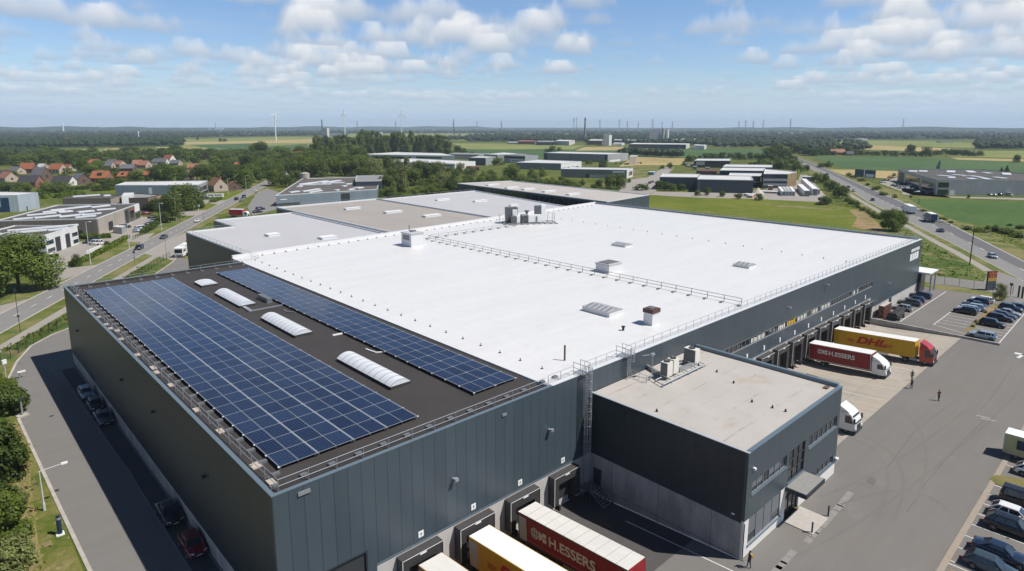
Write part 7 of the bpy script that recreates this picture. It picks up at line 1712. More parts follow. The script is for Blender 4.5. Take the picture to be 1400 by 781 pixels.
laid((1098, 252), (1114, 267.5), 3.0, 4.0, M_WHITE, 'long white trailer parked between the ochre wall and the highway bank', 'parked_trailer', 'trailer')
laid((1093, 259), (1103, 268.8), 3.0, 3.4, K_LGREY, 'grey container parked left of the long white trailer')
boxgoods(1105, 248, 5, 8, 3.5, 0.5, M_DARKP, 'dark lorry body at the top of the container yard', 'parked_lorry', 'lorry')
boxgoods(1114, 265.5, 3, 5, 3.0, 0.5, P_NAVY, 'dark blue tractor unit in front of the long white trailer', 'parked_lorry', 'lorry')
boxgoods(1047, 264, 5, 14, 1.2, 0.5, M_GALV, 'flat stack of grey metal goods left of the white containers', 'metal_stack', 'goods')
boxgoods(1053, 260, 3, 3, 3, 0.5, mat('orange_enamel', (0.5, 0.17, 0.03), 0.5, var=0.1), 'orange machine standing by the glazed ground floor of the striped offices', 'machine', 'machine')
boxgoods(1000, 262.5, 5, 4, 3.6, 0.1, M_DARKP, 'dark bin container with an orange top, left of the pair before the dark shed', 'skip', 'skip', group='orange-topped skips'); boxgoods(1019, 262.5, 6, 4, 3.8, 0.1, mat('dark_blue_bin', (0.03, 0.04, 0.06), 0.5, var=0.1), 'dark bin container with an orange top, right of the pair before the dark shed', 'skip', 'skip', group='orange-topped skips')
for px, py in ((1000, 258.2), (1019, 258.2)):
    p = G(px, 262.5); b = MB(); b.obox((p.x, p.y), .1, 2.7, 2.2, 3.95, 4.5); tag(b.build('tarpaulin_cover', mat('orange_tarp', (0.55, 0.22, 0.03), 0.6, var=0.1), loc=(p.x, p.y, 3.95)), 'orange cover on the %s dark skip before the dark shed' % ('left' if px < 1010 else 'right'), 'cover')
for k, (px, py) in enumerate(((1022, 268), (1030, 268.5), (1026, 270))): boxgoods(px, py, 5, 3, 1.3, 0.2, mat('terracotta_goods', (0.4, 0.2, 0.1), 0.8, var=0.2), 'low pallet of orange-brown goods in front of the dark skips, %s' % ('left one', 'right one', 'front one')[k], 'goods_pallet', 'goods')
p = G(1036, 265); b = MB(); b.tube((p.x, p.y, 0), (p.x, p.y, 3.8), 4.0, 14, r2=0.2); tag(b.build('sand_heap', mat('pale_sand_heap', (0.5, 0.45, 0.38), 0.95, var=0.1), loc=(p.x, p.y, 0)), 'pale conical heap between the dark skips and the striped offices', 'heap')
for i in range(9):
    px, py = 938+R.uniform(0, 30), 230+R.uniform(-4, 3)
    boxgoods(px, py, R.uniform(3, 6), R.uniform(2, 4), R.uniform(1.5, 3.5), 0.5, (M_GALVD, K_LGREY, M_DARKP, K_BROWN)[i % 4], 'stack of mixed goods in the crowded yard behind the dark sheds', 'goods_stack', 'goods', group='goods stacks behind the dark sheds')
boxgoods(891, 239, 7, 5, 2.5, 0.4, mat('light_blue_tarp', (0.12, 0.27, 0.42), 0.6, var=0.1), 'light blue covered stack at the lane corner', 'covered_stack', 'goods')
# factory complex in the distance
block('long dark factory shed with a pale roof on the far side of the green field', [(860, 197.2), (938, 198), (943, 196.4), (868, 195.6)], (16, 8.2), K_DARK, R_LIGHT, cope=M_WCOPE, feats=[(1, 0, 1, 0, 15.8, K_WHITE, 'white_front')])
block('bulky grey silo block towering over the far factory', None, 36, K_LGREY, R_LIGHT, upst=0, world=afar(887.5, 902, 194.5, 40))
for i, px in enumerate((906, 912)):
    p = G(px, 194.5); b = MB(); b.tube((p.x, p.y, 0), (p.x, p.y, 37.5-1.5*i), 4.2, 16); o = b.build('silo', K_WHITE if i else K_BEIGE, loc=(p.x, p.y, 0)); tag(o, 'tall round silo beside the bulky grey block, %s of the two' % ('left', 'right')[i], 'silo')
block('long white-roofed factory hall right of the round silos', [(915, 191.2), (962, 191.4), (964, 189.8), (918, 189.6)], (20, 8.2), K_GREY, R_LIGHT, cope=M_WCOPE, feats=[(0, 0.6, 1.0, 0, 18, K_LGREY, 'pale_end')])
block('white tanks house and low white building at the end of the dark factory shed', [(948, 198.5), (963, 199.2), (966, 198.2), (951, 197.5)], (10, 7.5), K_WHITE, R_LIGHT, upst=0)
block('grey factory hall left of the bulky silo block', [(838, 192), (881, 192.4), (884, 191), (842, 190.6)], (18, 8), K_GREY, R_LIGHT)
block('pale square tower at the left end of the far factory', None, 24, K_LGREY, R_LIGHT, upst=0, world=afar(825, 832.5, 199.5, 22)[:2]+[tuple(G(836, 199)[:2]), tuple((G(829, 199)+Vector((10, 14, 0)))[:2])], feats=[(1, 0, 1, 0, 23, K_WHITE, 'lit_face')])  # sunlit side of the tower put into the colour as a white face
block('red-brown brick works left of the pale square tower', [(804, 192.4), (823, 192.6), (826, 190.6), (808, 190.4)], (14, 9.5), K_BROWN, R_LIGHT)
block('low pale sheds in front of the pale square tower', [(838, 196.2), (850, 196.6), (854, 195.4), (842, 195.2)], (9, 4.6), K_WHITE, R_LIGHT)
block('white and grey depot across the far field left of the chimney', [(758, 193), (778, 193.4), (786, 191.6), (765, 191.2)], (16, 9), K_LGREY, R_LIGHT, feats=[(1, 0, 1, 0, 15, K_WHITE, 'white_front')])
block('long dark depot across the far field left of the white one', [(733, 194.4), (757, 194.6), (760, 192.6), (737, 192.4)], (13, 6.8), K_DARK, R_MID)
block('low red-roofed farm row at the left end of the far depots', [(708, 193.6), (731, 193.8), (732, 192), (711, 191.8)], (11, 6.8), K_BROWN, mat('far_red_roof', (0.26, 0.10, 0.07), 0.8, var=0.1))
block('flat white farm shed at the left edge of the far depots', [(694, 195), (708, 195.2), (709, 194.2), (696, 194)], (5, 3.6), K_LGREY, R_LIGHT)
p = G(799.5, 192.5); m_ = mpp(p); hC = 31*m_
o = thing('factory_chimney', 'tall red-brown brick chimney with a dark top at the far factory', 'chimney', (p.x, p.y, 0)); b = MB(); b.tube((p.x, p.y, 0), (p.x, p.y, hC*.86), 1.5*m_, 12, r2=1.05*m_); b.build('shaft', mat('chimney_brick', (0.30, 0.22, 0.18), 0.8, var=0.1, scale=.1), o); b = MB(); b.tube((p.x, p.y, hC*.86), (p.x, p.y, hC), 1.05*m_, 12, r2=0.95*m_); b.build('dark_top', K_DBRICK, o)
# power station left of centre, white works on the horizon
block('pale power station block with a bright end beside the second turbine', None, 36, K_GREY, R_LIGHT, upst=0, feats=[(1, 0, 1, 0, 36, K_WHITE, 'lit_face')], world=afar(440, 447.5, 188, 40)[:2]+[tuple(G(450.5, 187.6)[:2]), tuple((G(444, 187.6)+Vector((10, 40, 0)))[:2])])  # sunlit end of the block put into the colour as a white face
block('low white annex of the pale power station', None, 12, K_LGREY, R_LIGHT, upst=0, world=[tuple(G(x, 187)[:2]) for x in (451, 467)]+[tuple((G(468, 187)+Vector((10, 40, 0)))[:2]), tuple((G(453, 187)+Vector((10, 40, 0)))[:2])])
p = G(441, 186.5); m_ = mpp(p); b = MB(); b.tube((p.x, p.y, 0), (p.x, p.y, 22.5*m_), 0.85*m_, 10, r2=.75*m_); tag(b.build('factory_chimney', K_DBRICK, loc=(p.x, p.y, 0)), 'dark thick chimney of the pale power station', 'chimney')
def farblock(px, py, wpx, hpx, label, m=None, name='far_building'):
    p = G(px, py); k = mpp(p); b = MB(); b.obox((p.x, p.y), -YAW, wpx*k/2, max(10, wpx*k/4), 0, hpx*k); tag(b.build(name, m or K_WHITE, loc=(p.x, p.y, 0)), label, 'building')
farblock(300, 178, 10, 2.6, 'bright white works on the far horizon, right block'); farblock(286.5, 178, 4, 2.2, 'bright white works on the far horizon, left block')
farblock(343, 185.5, 12, 2.4, 'long white shed at the edge of the far wood left of the first turbine'); farblock(516, 183.5, 13, 2.6, 'white shed between the second and third turbine'); farblock(504.5, 185.2, 1.8, 3.6, 'slim white block between the second and third turbine'); farblock(492.5, 186, 4, 1.8, 'small white shed right of the second turbine')
farblock(593, 179, 9, 1.4, 'white roofs in the far wood right of the third turbine'); farblock(842, 177, 9, 2.0, 'white works on the horizon behind the far factory'); farblock(1177, 192, 14, 2.6, 'white-roofed sheds right of the far highway'); farblock(1292, 195, 18, 2.0, 'long low pale sheds by the right-hand wood', K_LGREY); farblock(1080, 183, 38, 1.6, 'long bright glasshouse roof on the horizon'); farblock(1096, 179, 12, 1.2, 'small bright roof above the long glasshouse')
farblock(1008, 188, 4, 1.6, 'pale house in the far trees beside the far road bend'); farblock(1018, 198, 9, 2.6, 'pale house roof at the end of the long field', K_LGREY); farblock(988, 201, 10, 2.4, 'whitish farm wall behind the long hedge'); farblock(1012, 200, 6, 2.6, 'cream house behind the long hedge', K_BEIGE)
# right side: long grey warehouse, billboard, farm
o, wp = block('long grey warehouse with a dark glazed front beyond the highway', [(1228, 231.4), (1281.5, 246.8), (1480, 248), (1480, 242), (1400, 238), (1345, 232.6)], (11.5, 9), K_LGREY, R_DARK, cope=K_LGREY, feats=[(0, 0.25, 0.62, 0.0, 9.0, M_GLAZE, 'glazed_front'), (0, 0.05, 0.2, 0, 9.5, M_DARKP, 'dark_entrance'), (0, 0.68, 0.95, 1.0, 8.6, M_GLAZE, 'glazed_front'), (1, 0.01, 0.085, 0.3, 4.4, mat('green_glass', (0.02, 0.035, 0.02), 0.1, var=0.2), 'glazed_corner'), (1, 0.01, 0.085, 6.0, 10.0, mat('green_glass', (0.02, 0.035, 0.02), 0.1), 'glazed_corner'), (1, 0.095, 0.13, 0, 4, K_WHITE, 'roller_door')],
      lights=[(1248, 234.8, 5, 14, .2), (1262, 234.8, 5, 14, .2), (1292, 241.3, 4, 12, 1.0), (1301, 243.8, 4, 9, .3), (1311, 240.3, 4, 10, 1.0), (1300, 235.3, 5, 22, .2), (1327, 235.5, 5, 22, .3), (1333, 242, 4, 10, .8), (1328, 245, 4, 10, .5), (1347, 245, 4, 14, .5), (1366, 243.7, 4, 10, .8), (1376, 238.5, 5, 22, .2), (1350, 237.3, 4, 10, .6)])
boxb = thing('billboard', 'wide dark billboard with green and white panels beside the highway', 'billboard', tuple(G(1182, 245)))
p = G(1168, 244); q = G(1196, 246.5); d = (q-p).normalized(); b = MB(); nr = Vector((-d.y, d.x, 0))*.3
b.prism([p, q, q+nr, p+nr], 1.5, 7.6); b.build('panel', K_DARK, boxb)
b = MB(); n2 = -nr*.2; a_ = p+d*6; c_ = p+d*11.5; b.prism([p+d*1+n2, a_+n2, a_, p+d*1], 1.7, 3.2, 0); b.build('green_print', mat('green_print', (0.02, 0.16, 0.10), 0.5, var=0.1), boxb)
L_ = (q-p).length; b = MB(); b.prism([p+d*L_*.45+n2, p+d*L_*.5+n2, p+d*L_*.5, p+d*L_*.45], 1.6, 7.5); b.prism([p+d*L_*.55+n2, p+d*L_*.95+n2, p+d*L_*.95, p+d*L_*.55], 2.0, 4.4); b.build('white_print', M_WHITE, boxb)
b = MB()
for f in (.1, .5, .9): c = p+(q-p)*f; b.tube((c.x, c.y, 0), (c.x, c.y, 1.6), .2)
b.build('posts', M_GALVD, boxb)
p = G(1283.5, 231); k = mpp(p); b = MB(); b.add([(p.x-1.8*k, p.y+1.5*k, 0), (p.x+1.0*k, p.y-1*k, 0), (p.x+1.2*k, p.y-1*k, 11*k), (p.x+.7*k, p.y-.6*k, 11*k), (p.x-2.2*k, p.y+1.5*k, 3*k)]+[(p.x-1.8*k+1, p.y+1.5*k+1, 0), (p.x+1.0*k+1, p.y-1*k+1, 0), (p.x+1.2*k+1, p.y-1*k+1, 11*k), (p.x+.7*k+1, p.y-.6*k+1, 11*k), (p.x-2.2*k+1, p.y+1.5*k+1, 3*k)], [(0, 1, 2, 3, 4), (9, 8, 7, 6, 5), (0, 5, 6, 1), (1, 6, 7, 2), (2, 7, 8, 3), (3, 8, 9, 4), (4, 9, 5, 0)]); tag(b.build('pylon_sign', K_DARK, loc=(p.x, p.y, 0)), 'dark sail-shaped pylon with a white edge behind the long grey warehouse', 'sign')
# ------------------------------------------------------------------ solar panels
def solar_strip(x0, x1, cols, rows, y0, y1, label, group):
    o = thing('solar_array', label, 'solar panels', (x0, y0, ZR), group=group)
    pw, pl = (x1-x0)/cols, (y1-y0)/rows; z = ZR+0.32
    b = MB(); b.box(0.012, pw-0.012, 0.015, pl-0.015, 0, 0.04, 0)
    fw = 0.032; b.poly([(0.012+fw, 0.015+fw, .045), (pw-.012-fw, 0.015+fw, .045), (pw-.012-fw, pl-.015-fw, .045), (0.012+fw, pl-.015-fw, .045)], 1)
    first = None
    for i in range(cols):
        for j in range(rows):
            if first is None:
                first = b.build('solar_panel', [M_ALUW, M_PV], None); first.parent = o; c = first
            else:
                c = first.copy(); COL.objects.link(c)
            c.location = (i*pw, j*pl, 0.32)
    b = MB()
    for x in (x0+0.1, (x0+x1)/2, x1-0.1): b.box(x-.04, x+.04, y0+.05, y1-.05, z-.14, z-.03)
    for j in range(rows):
        y = y0+j*pl+.2
        for x in (x0+.1, x1-.1): b.box(x-.05, x+.05, y-.05, y+.05, ZR, z-.14)
    b.build('mounting_rail', M_GALVD, o)
    b = MB(); b.box(x1-.01, x1+.07, y0, y1, z+.0, z+.052); b.box(x0-.03, x0+.02, y0, y1, z+.0, z+.052); b.build('edge_rail', M_ALUW, o)
    b = MB()
    for j in range(0, rows+1, 1):
        y = y0+j*pl
        for x in (x0-.06, x1+.06): b.box(x-.07, x+.07, y-.07, y+.07, z-.02, z+.05)
    b.build('clamp', M_WHITE, o)
M_ALUW = mat('bright_panel_frame', (0.29, 0.315, 0.35), 0.4, metal=0.2, var=0.03)
for k, nm in enumerate(('outermost on the left, along the edge railing', 'second from the left railing', 'third from the left railing', 'fourth, beside the domed rooflights')):
    solar_strip(2.25+3.4*k+0.02, 2.25+3.4*(k+1)-0.08, 2, 31, 3.9, 82.3, 'wide solar strip on the dark roof, '+nm, 'solar strips of the large field')
for k, nm in enumerate(('on the side of the domed rooflights', 'touching the white roof')):
    solar_strip(23.3+2.95*k, 23.3+2.95*(k+1)-0.06, 2, 31, 4.4, 81.0, 'narrow solar strip of the right-hand pair, the one '+nm, 'solar strips of the narrow field')
# ballast slabs, conduits and boxes on the dark roof
M_SLAB = mat('pale_ballast_slab', (0.44, 0.38, 0.32), 0.85, var=0.15, scale=3)
first = None
for px, py in ((121.5, 423), (126, 427), (135, 434), (144.5, 444), (151, 449.5), (160, 452.5), (165, 464), (187.5, 485.5), (208.5, 503), (214, 509.5), (210, 503.6), (233, 527), (268, 561), (301, 590), (347, 638.5), (352, 636), (371, 660), (101.5, 405)):
    p = G(px, py, ZR); x = max(0.75, min(1.5, p.x))
    if first is None:
        b = MB(); b.box(x-.28, x+.28, p.y-.5, p.y+.5, ZR, ZR+.08); first = b.build('ballast_slab', M_SLAB, loc=(x, p.y, ZR)); tag(first, 'pale ballast slab along the left edge of the solar roof', 'slab', 'ballast slabs at the left roof edge'); l0 = first.location.copy()
    else:
        c = first.copy(); COL.objects.link(c); c.location = (x, p.y, ZR)
def roofduct(pts, w, h, m, label, name='cable_duct', z=ZR):
    P = [G(*q, z) for q in pts]; b = MB()
    for a, c in zip(P, P[1:]):
        d = (c-a).normalized(); nr = Vector((-d.y, d.x, 0))*w/2; b.prism([a-nr, c-nr, c+nr, a+nr], z+.03, z+.03+h)
    tag(b.build(name, m, loc=P[0]), label, 'duct')
roofduct([(318, 411.5), (343, 426.5)], 0.55, 0.2, M_GALV, 'broad grey cable duct leaving the second domed rooflight')
roofduct([(343.5, 426), (386, 418)], 0.25, 0.15, M_ALU, 'thin grey cable duct running to the narrow solar field')
roofduct([(388, 424), (392, 427), (404, 428)], 0.15, 0.1, M_ALU, 'short curved grey cable beside the narrow solar field', 'cable')
roofduct([(500, 478), (505, 480), (514, 483), (526, 482)], 0.16, 0.12, M_WHITE, 'short white bent pipe near the nearest domed rooflight', 'pipe')
roofduct([(455, 459.5), (468, 457)], 0.3, 0.15, M_WHITE, 'short white cable tray between two domed rooflights', 'cable_tray')
p = G(362, 411, ZR); b = MB(); b.box(p.x-.4, p.x+.4, p.y-2.0, p.y+2.0, ZR+.1, ZR+.75); b.box(p.x-.5, p.x+.5, p.y-2.1, p.y+2.1, ZR, ZR+.1); tag(b.build('inverter_cabinet', M_GALVD, loc=(p.x, p.y, ZR)), 'low grey inverter cabinet at the edge of the narrow solar field', 'cabinet')
# ------------------------------------------------------------------ plant on the white roof
ZW = 13.42
h = thing('roof_hut', 'white roof hut with two louvred openings and grey top', 'roof hut', (66, 81, ZW))
a = G(562.5, 338.5, ZW); x0, y0 = a.x, a.y; c1 = G(541, 336.5, ZW); c2 = G(581.7, 336.5, ZW); x1, y1 = c2.x, c1.y
b = MB(); b.box(x0, x1, y0, y1, ZW, ZW+3.0); b.build('walls', M_WROOF, h)
b = MB(); b.box(x0-.15, x1+.15, y0-.15, y1+.15, ZW+3.0, ZW+3.2); b.build('flat_top', M_GREYR, h)
for f in (.3, .62):
    b = MB(); yy = y1-(y1-y0)*f; b.box(x0-.05, x0-.003, yy-.8, yy+.6, ZW+1.5, ZW+2.7); o_ = b.build('louvre', M_GALVD, h)
b = MB(); b.box(x0+1.6, x0+2.8, y0+2, y0+2.9, ZW+3.2, ZW+3.55); b.tube((x0+2.2, y0+4, ZW+3.2), (x0+2.2, y0+4, ZW+4.6), .12, 6); b.build('extract_unit', M_GALVD, h)
def plantbox(label, x0, x1, y0, y1, hh, topm, name='roof_access_box', cat='roof box', th=.25, slope=0.0):
    o = thing(name, label, cat, (x0, y0, ZW)); b = MB(); b.box(x0, x1, y0, y1, ZW, ZW+hh); b.build('walls', M_WROOF, o)
    b = MB(); b.box(x0-.1, x1+.1, y0-.1, y1+.1, ZW+hh, ZW+hh+th); t_ = b.build('top', topm, o)
    b = MB(); b.box(x0+.3, x1-.3, y0+.4, y1-.4, ZW+hh+th, ZW+hh+th+.12); b.build('grille', M_GALVD, t_); return o
a = G(832.5, 374.5, ZW); l = G(813, 371, ZW); r_ = G(847.5, 370, ZW)
plantbox('white roof box with a grey louvred top beside the walkway railing', a.x, max(r_.x, a.x+2.2), a.y, l.y, 1.5, M_GREYR)
a = G(891.5, 446, ZW); l = G(882.5, 444, ZW); r_ = G(903, 441.5, ZW)
plantbox('white square flue box with a rusty brown cap on the white roof', a.x, a.x+1.7, a.y, a.y+1.5, 1.75, mat('rusty_cap', (0.085, 0.045, 0.038), 0.8, var=0.4, scale=3), 'flue_box', 'flue', .55)
# big air-handling plant
M_GALVX = mat('dark_plant_casing', (0.11, 0.115, 0.125), 0.5, metal=0.2, var=0.2, scale=1.5)
pc = thing('air_handling_plant', 'cluster of grey and white air-handling units on a steel frame on the white roof', 'air handling plant', tuple(G(724, 305, ZW)))
A_ = G(690, 308, ZW); B_ = G(761, 306, ZW); ax = (B_-A_).normalized(); ay = Vector((-ax.y, ax.x, 0)); ang = math.atan2(ax.y, ax.x); LL = (B_-A_).length
def pb(name, f0, f1, d0, d1, z0, z1, m, sub=None):
    c = A_+ax*LL*(f0+f1)/2+ay*(d0+d1)/2; b = MB(); b.obox((c.x, c.y), ang, LL*(f1-f0)/2, (d1-d0)/2, ZW+z0, ZW+z1*1.22); return b.build(name, m, sub or pc)
b = MB()
for d in (0, 2.2, 5.2): p, q = A_+ay*d, B_+ay*d; b.tube(p+Vector((0, 0, .25)), q+Vector((0, 0, .25)), .12, 5)
for k in range(10): p = A_+ax*LL*k/9; b.tube(p+Vector((0, 0, .2)), p+ay*5.2+Vector((0, 0, .2)), .1, 4); b.obox((p.x, p.y), ang, .35, .3, ZW, ZW+.2)
b.build('support_frame', M_GALVD, pc)
u = pb('tall_unit', .06, .28, 2.4, 5.0, .4, 3.8, M_GALVX); pb('access_door', .18, .27, 2.35, 2.398, 1.6, 3.4, M_WHITE, u)
u = pb('cooler_unit', .13, .24, .5, 2.3, .4, 1.9, M_GALVX); pb('white_end', .24, .30, .5, 2.3, .4, 1.9, M_WHITE, u)
u = pb('dark_chiller', .33, .46, .4, 2.6, .4, 2.1, mat('dark_chiller', (0.07, 0.075, 0.085), 0.5, var=0.2)); pb('chiller_top', .33, .46, .4, 2.6, 2.1, 2.25, M_GALV, u)
u = pb('duct_run', .46, .72, .6, 2.4, .5, 2.1, M_WHITE); pb('damper', .60, .635, .55, .598, .7, 1.8, M_GALVD, u)
u = pb('tower_unit', .63, .74, 2.5, 4.6, .4, 4.0, M_GALVX); pb('white_tower', .74, .83, 2.5, 4.6, .4, 4.2, M_WHITE, u)
p = A_+ax*LL*.47+ay*3.6; b = MB(); b.tube(p+Vector((0, 0, .4)), p+Vector((0, 0, 2.8)), .3, 8); b.tube(p+Vector((0, 0, 2.8)), p+Vector((0, 0, 3.6)), .3, 8, r2=.8); b.build('exhaust_cowl', M_GALVD, pc)
b = MB()
for f in (-.08, -.06, .86, .96, 1.0): p = A_+ax*LL*f+ay*2.5; b.tube(p, p+Vector((0, 0, 2.8)), .06, 5)
b.tube(A_+ax*LL*.86+ay*2.5+Vector((0, 0, 2.8)), B_+ay*2.5+Vector((0, 0, 2.8)), .05, 4); b.tube(A_+ax*LL*.86+ay*2.5+Vector((0, 0, 1.5)), B_+ay*2.5+Vector((0, 0, 1.5)), .05, 4); b.build('guard_rail', M_GALVD, pc)
# air conditioners on the annex
ZA_ = HA-0.12
fr = thing('steel_support_frame', 'galvanised steel frame carrying the air conditioners on the annex roof', 'steel frame', (45, -5, ZA_))
P0 = G(906, 530, ZA_); P1 = G(964, 502, ZA_); P2 = G(888, 519, ZA_); dx = (P1-P0); dy = (P2-P0)
b = MB()
for o_ in (Vector((0, 0, 0)), dy*.55, dy):
    b.tube(P0+o_+Vector((0, 0, .38)), P1+o_+Vector((0, 0, .38)), .11 if o_.length == 0 else .08, 6)
for k in range(6): q = P0+dx*k/5; b.tube(q+Vector((0, 0, .3)), q+dy+Vector((0, 0, .3)), .06, 5); b.tube(q, q+Vector((0, 0, .38)), .06, 5); b.tube(q+dy, q+dy+Vector((0, 0, .38)), .06, 5)
b.build('beams', M_GALV, fr)
def aircon(px, py, w, dp, hh, label, face=M_CREAM, two=True):
    p = G(px, py, ZA_); x, y, z = p.x, p.y, ZA_+.42; o = thing('air_conditioner', label, 'air conditioner', (x, y, z), group='air conditioners on the annex roof')
    b = MB(); b.box(x, x+w, y, y+dp, z, z+hh); cs = b.build('casing', M_CREAM, o)
    b = MB(); b.box(x-.02, x-.003, y+.06, y+dp-.06, z+.1, z+hh-.06)
    for i in range(14): zz = z+.15+i*(hh-.25)/14; b.box(x-.035, x-.021, y+.06, y+dp-.06, zz, zz+.03)
    b.build('coil_grille', M_GALVD, o)
    b = MB(); b.tube((x+w/2, y+dp/2, z+hh), (x+w/2, y+dp/2, z+hh+.1), min(w, dp)*.38, 16); f = b.build('fan_ring', M_DARKP, o)
    b = MB()
    for k in range(5): a = 2*PI*k/5; b.tube((x+w/2, y+dp/2, z+hh+.11), (x+w/2+min(w, dp)*.33*math.cos(a), y+dp/2+min(w, dp)*.33*math.sin(a), z+hh+.11), .05, 4)
    b.build('fan_guard', M_GALVD, f)
aircon(912, 521, 1.15, 1.0, 1.75, 'cream air conditioner at the near end of the roof frame', )
aircon(920.5, 516, 1.15, 1.0, 1.75, 'cream air conditioner second on the roof frame, touching the first')
aircon(950, 501.5, 1.1, 1.7, 1.7, 'dark-sided air conditioner at the far end of the roof frame')
roofduct([(881, 502), (901, 514)], 0.25, 0.5, M_GALV, 'grey pipe run on the annex roof leading to the frame', 'pipe_run', ZA_)
roofduct([(928, 509), (949, 500)], 0.4, 0.5, M_GALV, 'grey pipe bundle between the cream air conditioners and the far one', 'pipe_run', ZA_)
p = G(891, 517, ZA_); b = MB(); b.tube(p, p+Vector((0, 0, 3.0)), .05, 6); b.tube(p+Vector((0, 0, 3.0)), p+Vector((-1.2, .6, 3.0)), .04, 5); b.box(p.x-.3, p.x+.3, p.y-.15, p.y+.15, p.z+2.9, p.z+3.15); tag(b.build('mast_lamp', M_GALV, loc=p), 'thin lamp mast on the annex roof beside the short ladder', 'lamp')
rl = railing([G(863, 515, ZA_), G(884, 524, ZA_), G(893, 519, ZA_)], 'low guard railing at the foot of the short ladder on the annex roof', 1.5, h=.9, rails=(.45, .9), foot=False)
p = G(1147, 531, ZA_); b = MB(); b.box(p.x-1.4, p.x-.6, p.y+.8, p.y+1.3, ZA_, ZA_+.15); tag(b.build('roof_brick', mat('brown_debris', (.12, .08, .06), .9), loc=p), 'small dark weight lying at the far corner of the annex roof', 'weight')
# ------------------------------------------------------------------ entrance canopy at the far end
cn = thing('end_canopy', 'flat white canopy over dark glazing at the far end of the warehouse', 'canopy', (164, 0, 0))
b = MB(); b.box(L0+.01, 170.6, -2.6, 8.5, 5.0, 5.3); b.build('roof', M_WHITE, cn)
b = MB(); b.box(L0+.01, 167.8, -0.6, 6.5, 0, 5.0); b.build('glazed_lobby', M_GLASS, cn)
b = MB()
for x, y in ((170.2, -2.2), (170.2, 8.0), (166.5, -2.2)): b.tube((x, y, 0), (x, y, 5.0), .16, 8)
b.build('posts', M_GALV, cn)
# ------------------------------------------------------------------ lamps, posts, fences
M_LAMPP = mat('pale_lamp_paint', (0.52, 0.54, 0.54), 0.45, var=.05)
def lamp_post(px, pb_, pt, label, arm=(1.2, 0), curved=False, r=.08, group='street lamps along the main road', headz=0.0):
    p = G(px, pb_); hh = (pb_-pt)*mpp(p)*1.05; o = thing('street_lamp', label, 'street lamp', tuple(p), group=group)
    b = MB(); b.tube(p, p+Vector((0, 0, hh)), r*1.4, 8, r2=r*.8); b.tube(p, p+Vector((0, 0, .9)), r*1.9, 8); b.build('pole', M_LAMPP, o)
    e = p+Vector((arm[0], arm[1], hh+.1)); b = MB()
    if curved:
        pts = [p+Vector((arm[0]*f, arm[1]*f, hh+1.2*math.sin(f*PI*.62))) for f in (0, .2, .4, .6, .8, 1)]; b.path(pts, r*.6, 5); e = pts[-1]
    else: b.tube(p+Vector((0, 0, hh)), e, r*.6, 5)
    b.build('arm', M_LAMPP, o)
    b = MB(); d = Vector((arm[0], arm[1], 0)).normalized()*.45; nr = Vector((-d.y, d.x, 0))*.35; b.prism([e-d*.3-nr, e+d-nr*.7, e+d+nr*.7, e-d*.3+nr], e.z-.1, e.z+.08, cap0=True); b.build('lamp_head', M_WHITE, o)
    return o
rn = Vector((-RN.x, -RN.y))
for px, pb_, pt, lb, cu in ((71.7, 390, 346, 'street lamp in the grass beside the big round tree', 0), (124, 362, 306, 'street lamp beside the hedge end of the white workshop', 0), (177, 340, 307, 'street lamp at the kerb opposite the storage container', 0), (221, 315, 280, 'street lamp by the dark rounded shrub', 0), (241.6, 302, 271, 'street lamp with a curved arm before the feathery tree', 1), (312.6, 267, 245.5, 'street lamp left of the brick house by the road', 0), (336.6, 260, 241, 'street lamp farthest along the main road', 0)):
    lamp_post(px, pb_, pt, lb, (rn.x*(2.4 if cu else 1.0), rn.y*(2.4 if cu else 1.0)), bool(cu))
lamp_post(61, 698, 643, 'bent-arm galvanised lamp on the grass strip beside the service road', (2.1, 0.1), r=.07, group='lamps on the grass strip')
def pole(px, pb_, pt, r, m, label, name='pole', cat='pole', extra=None):
    p = G(px, pb_); hh = (pb_-pt)*mpp(p)*1.05; b = MB(); b.tube(p, p+Vector((0, 0, hh)), r, 8, r2=r*.7)
    if extra: extra(b, p, hh)
    return tag(b.build(name, m, loc=p), label, cat)
sgn = lambda b, p, hh: (b.obox((p.x, p.y), .8, .04, .3, hh-.9, hh-.2), b.obox((p.x, p.y), .8, .05, .2, hh*.35, hh*.35+.4))
pole(28, 455, 395, .06, M_DARKP, 'thin dark sign pole between path and road at the left edge', 'sign_pole', 'sign pole', sgn)
pole(184.5, 361, 343, .05, M_DARKP, 'thin dark sign post at the entrance road kerb', 'sign_pole', 'sign pole', sgn)
pole(228, 352, 322, .06, M_GALVD, 'slim grey post beside the coach', 'sign_pole', 'sign pole')
pole(279, 304, 291, .06, M_DARKP, 'slim dark post on the verge beside the notched hall', 'sign_pole', 'sign pole')
pole(1325.5, 363, 314, .17, mat('tarred_wood', (0.035, 0.032, 0.03), .8, var=.2), 'dark wooden pole standing in the rough meadow by the highway', 'wooden_pole', 'pole')
pole(1353, 327, 313, .1, M_GALV, 'pale marker pole on the far verge of the highway', 'marker_pole', 'pole')
pole(1221, 271, 262, .2, M_WHITE, 'white flag-like post on the verge by the dealer lot', 'marker_pole', 'pole')
pole(1256, 278.5, 272, .2, M_DARKP, 'short dark post in the crop field margin', 'marker_pole', 'pole')
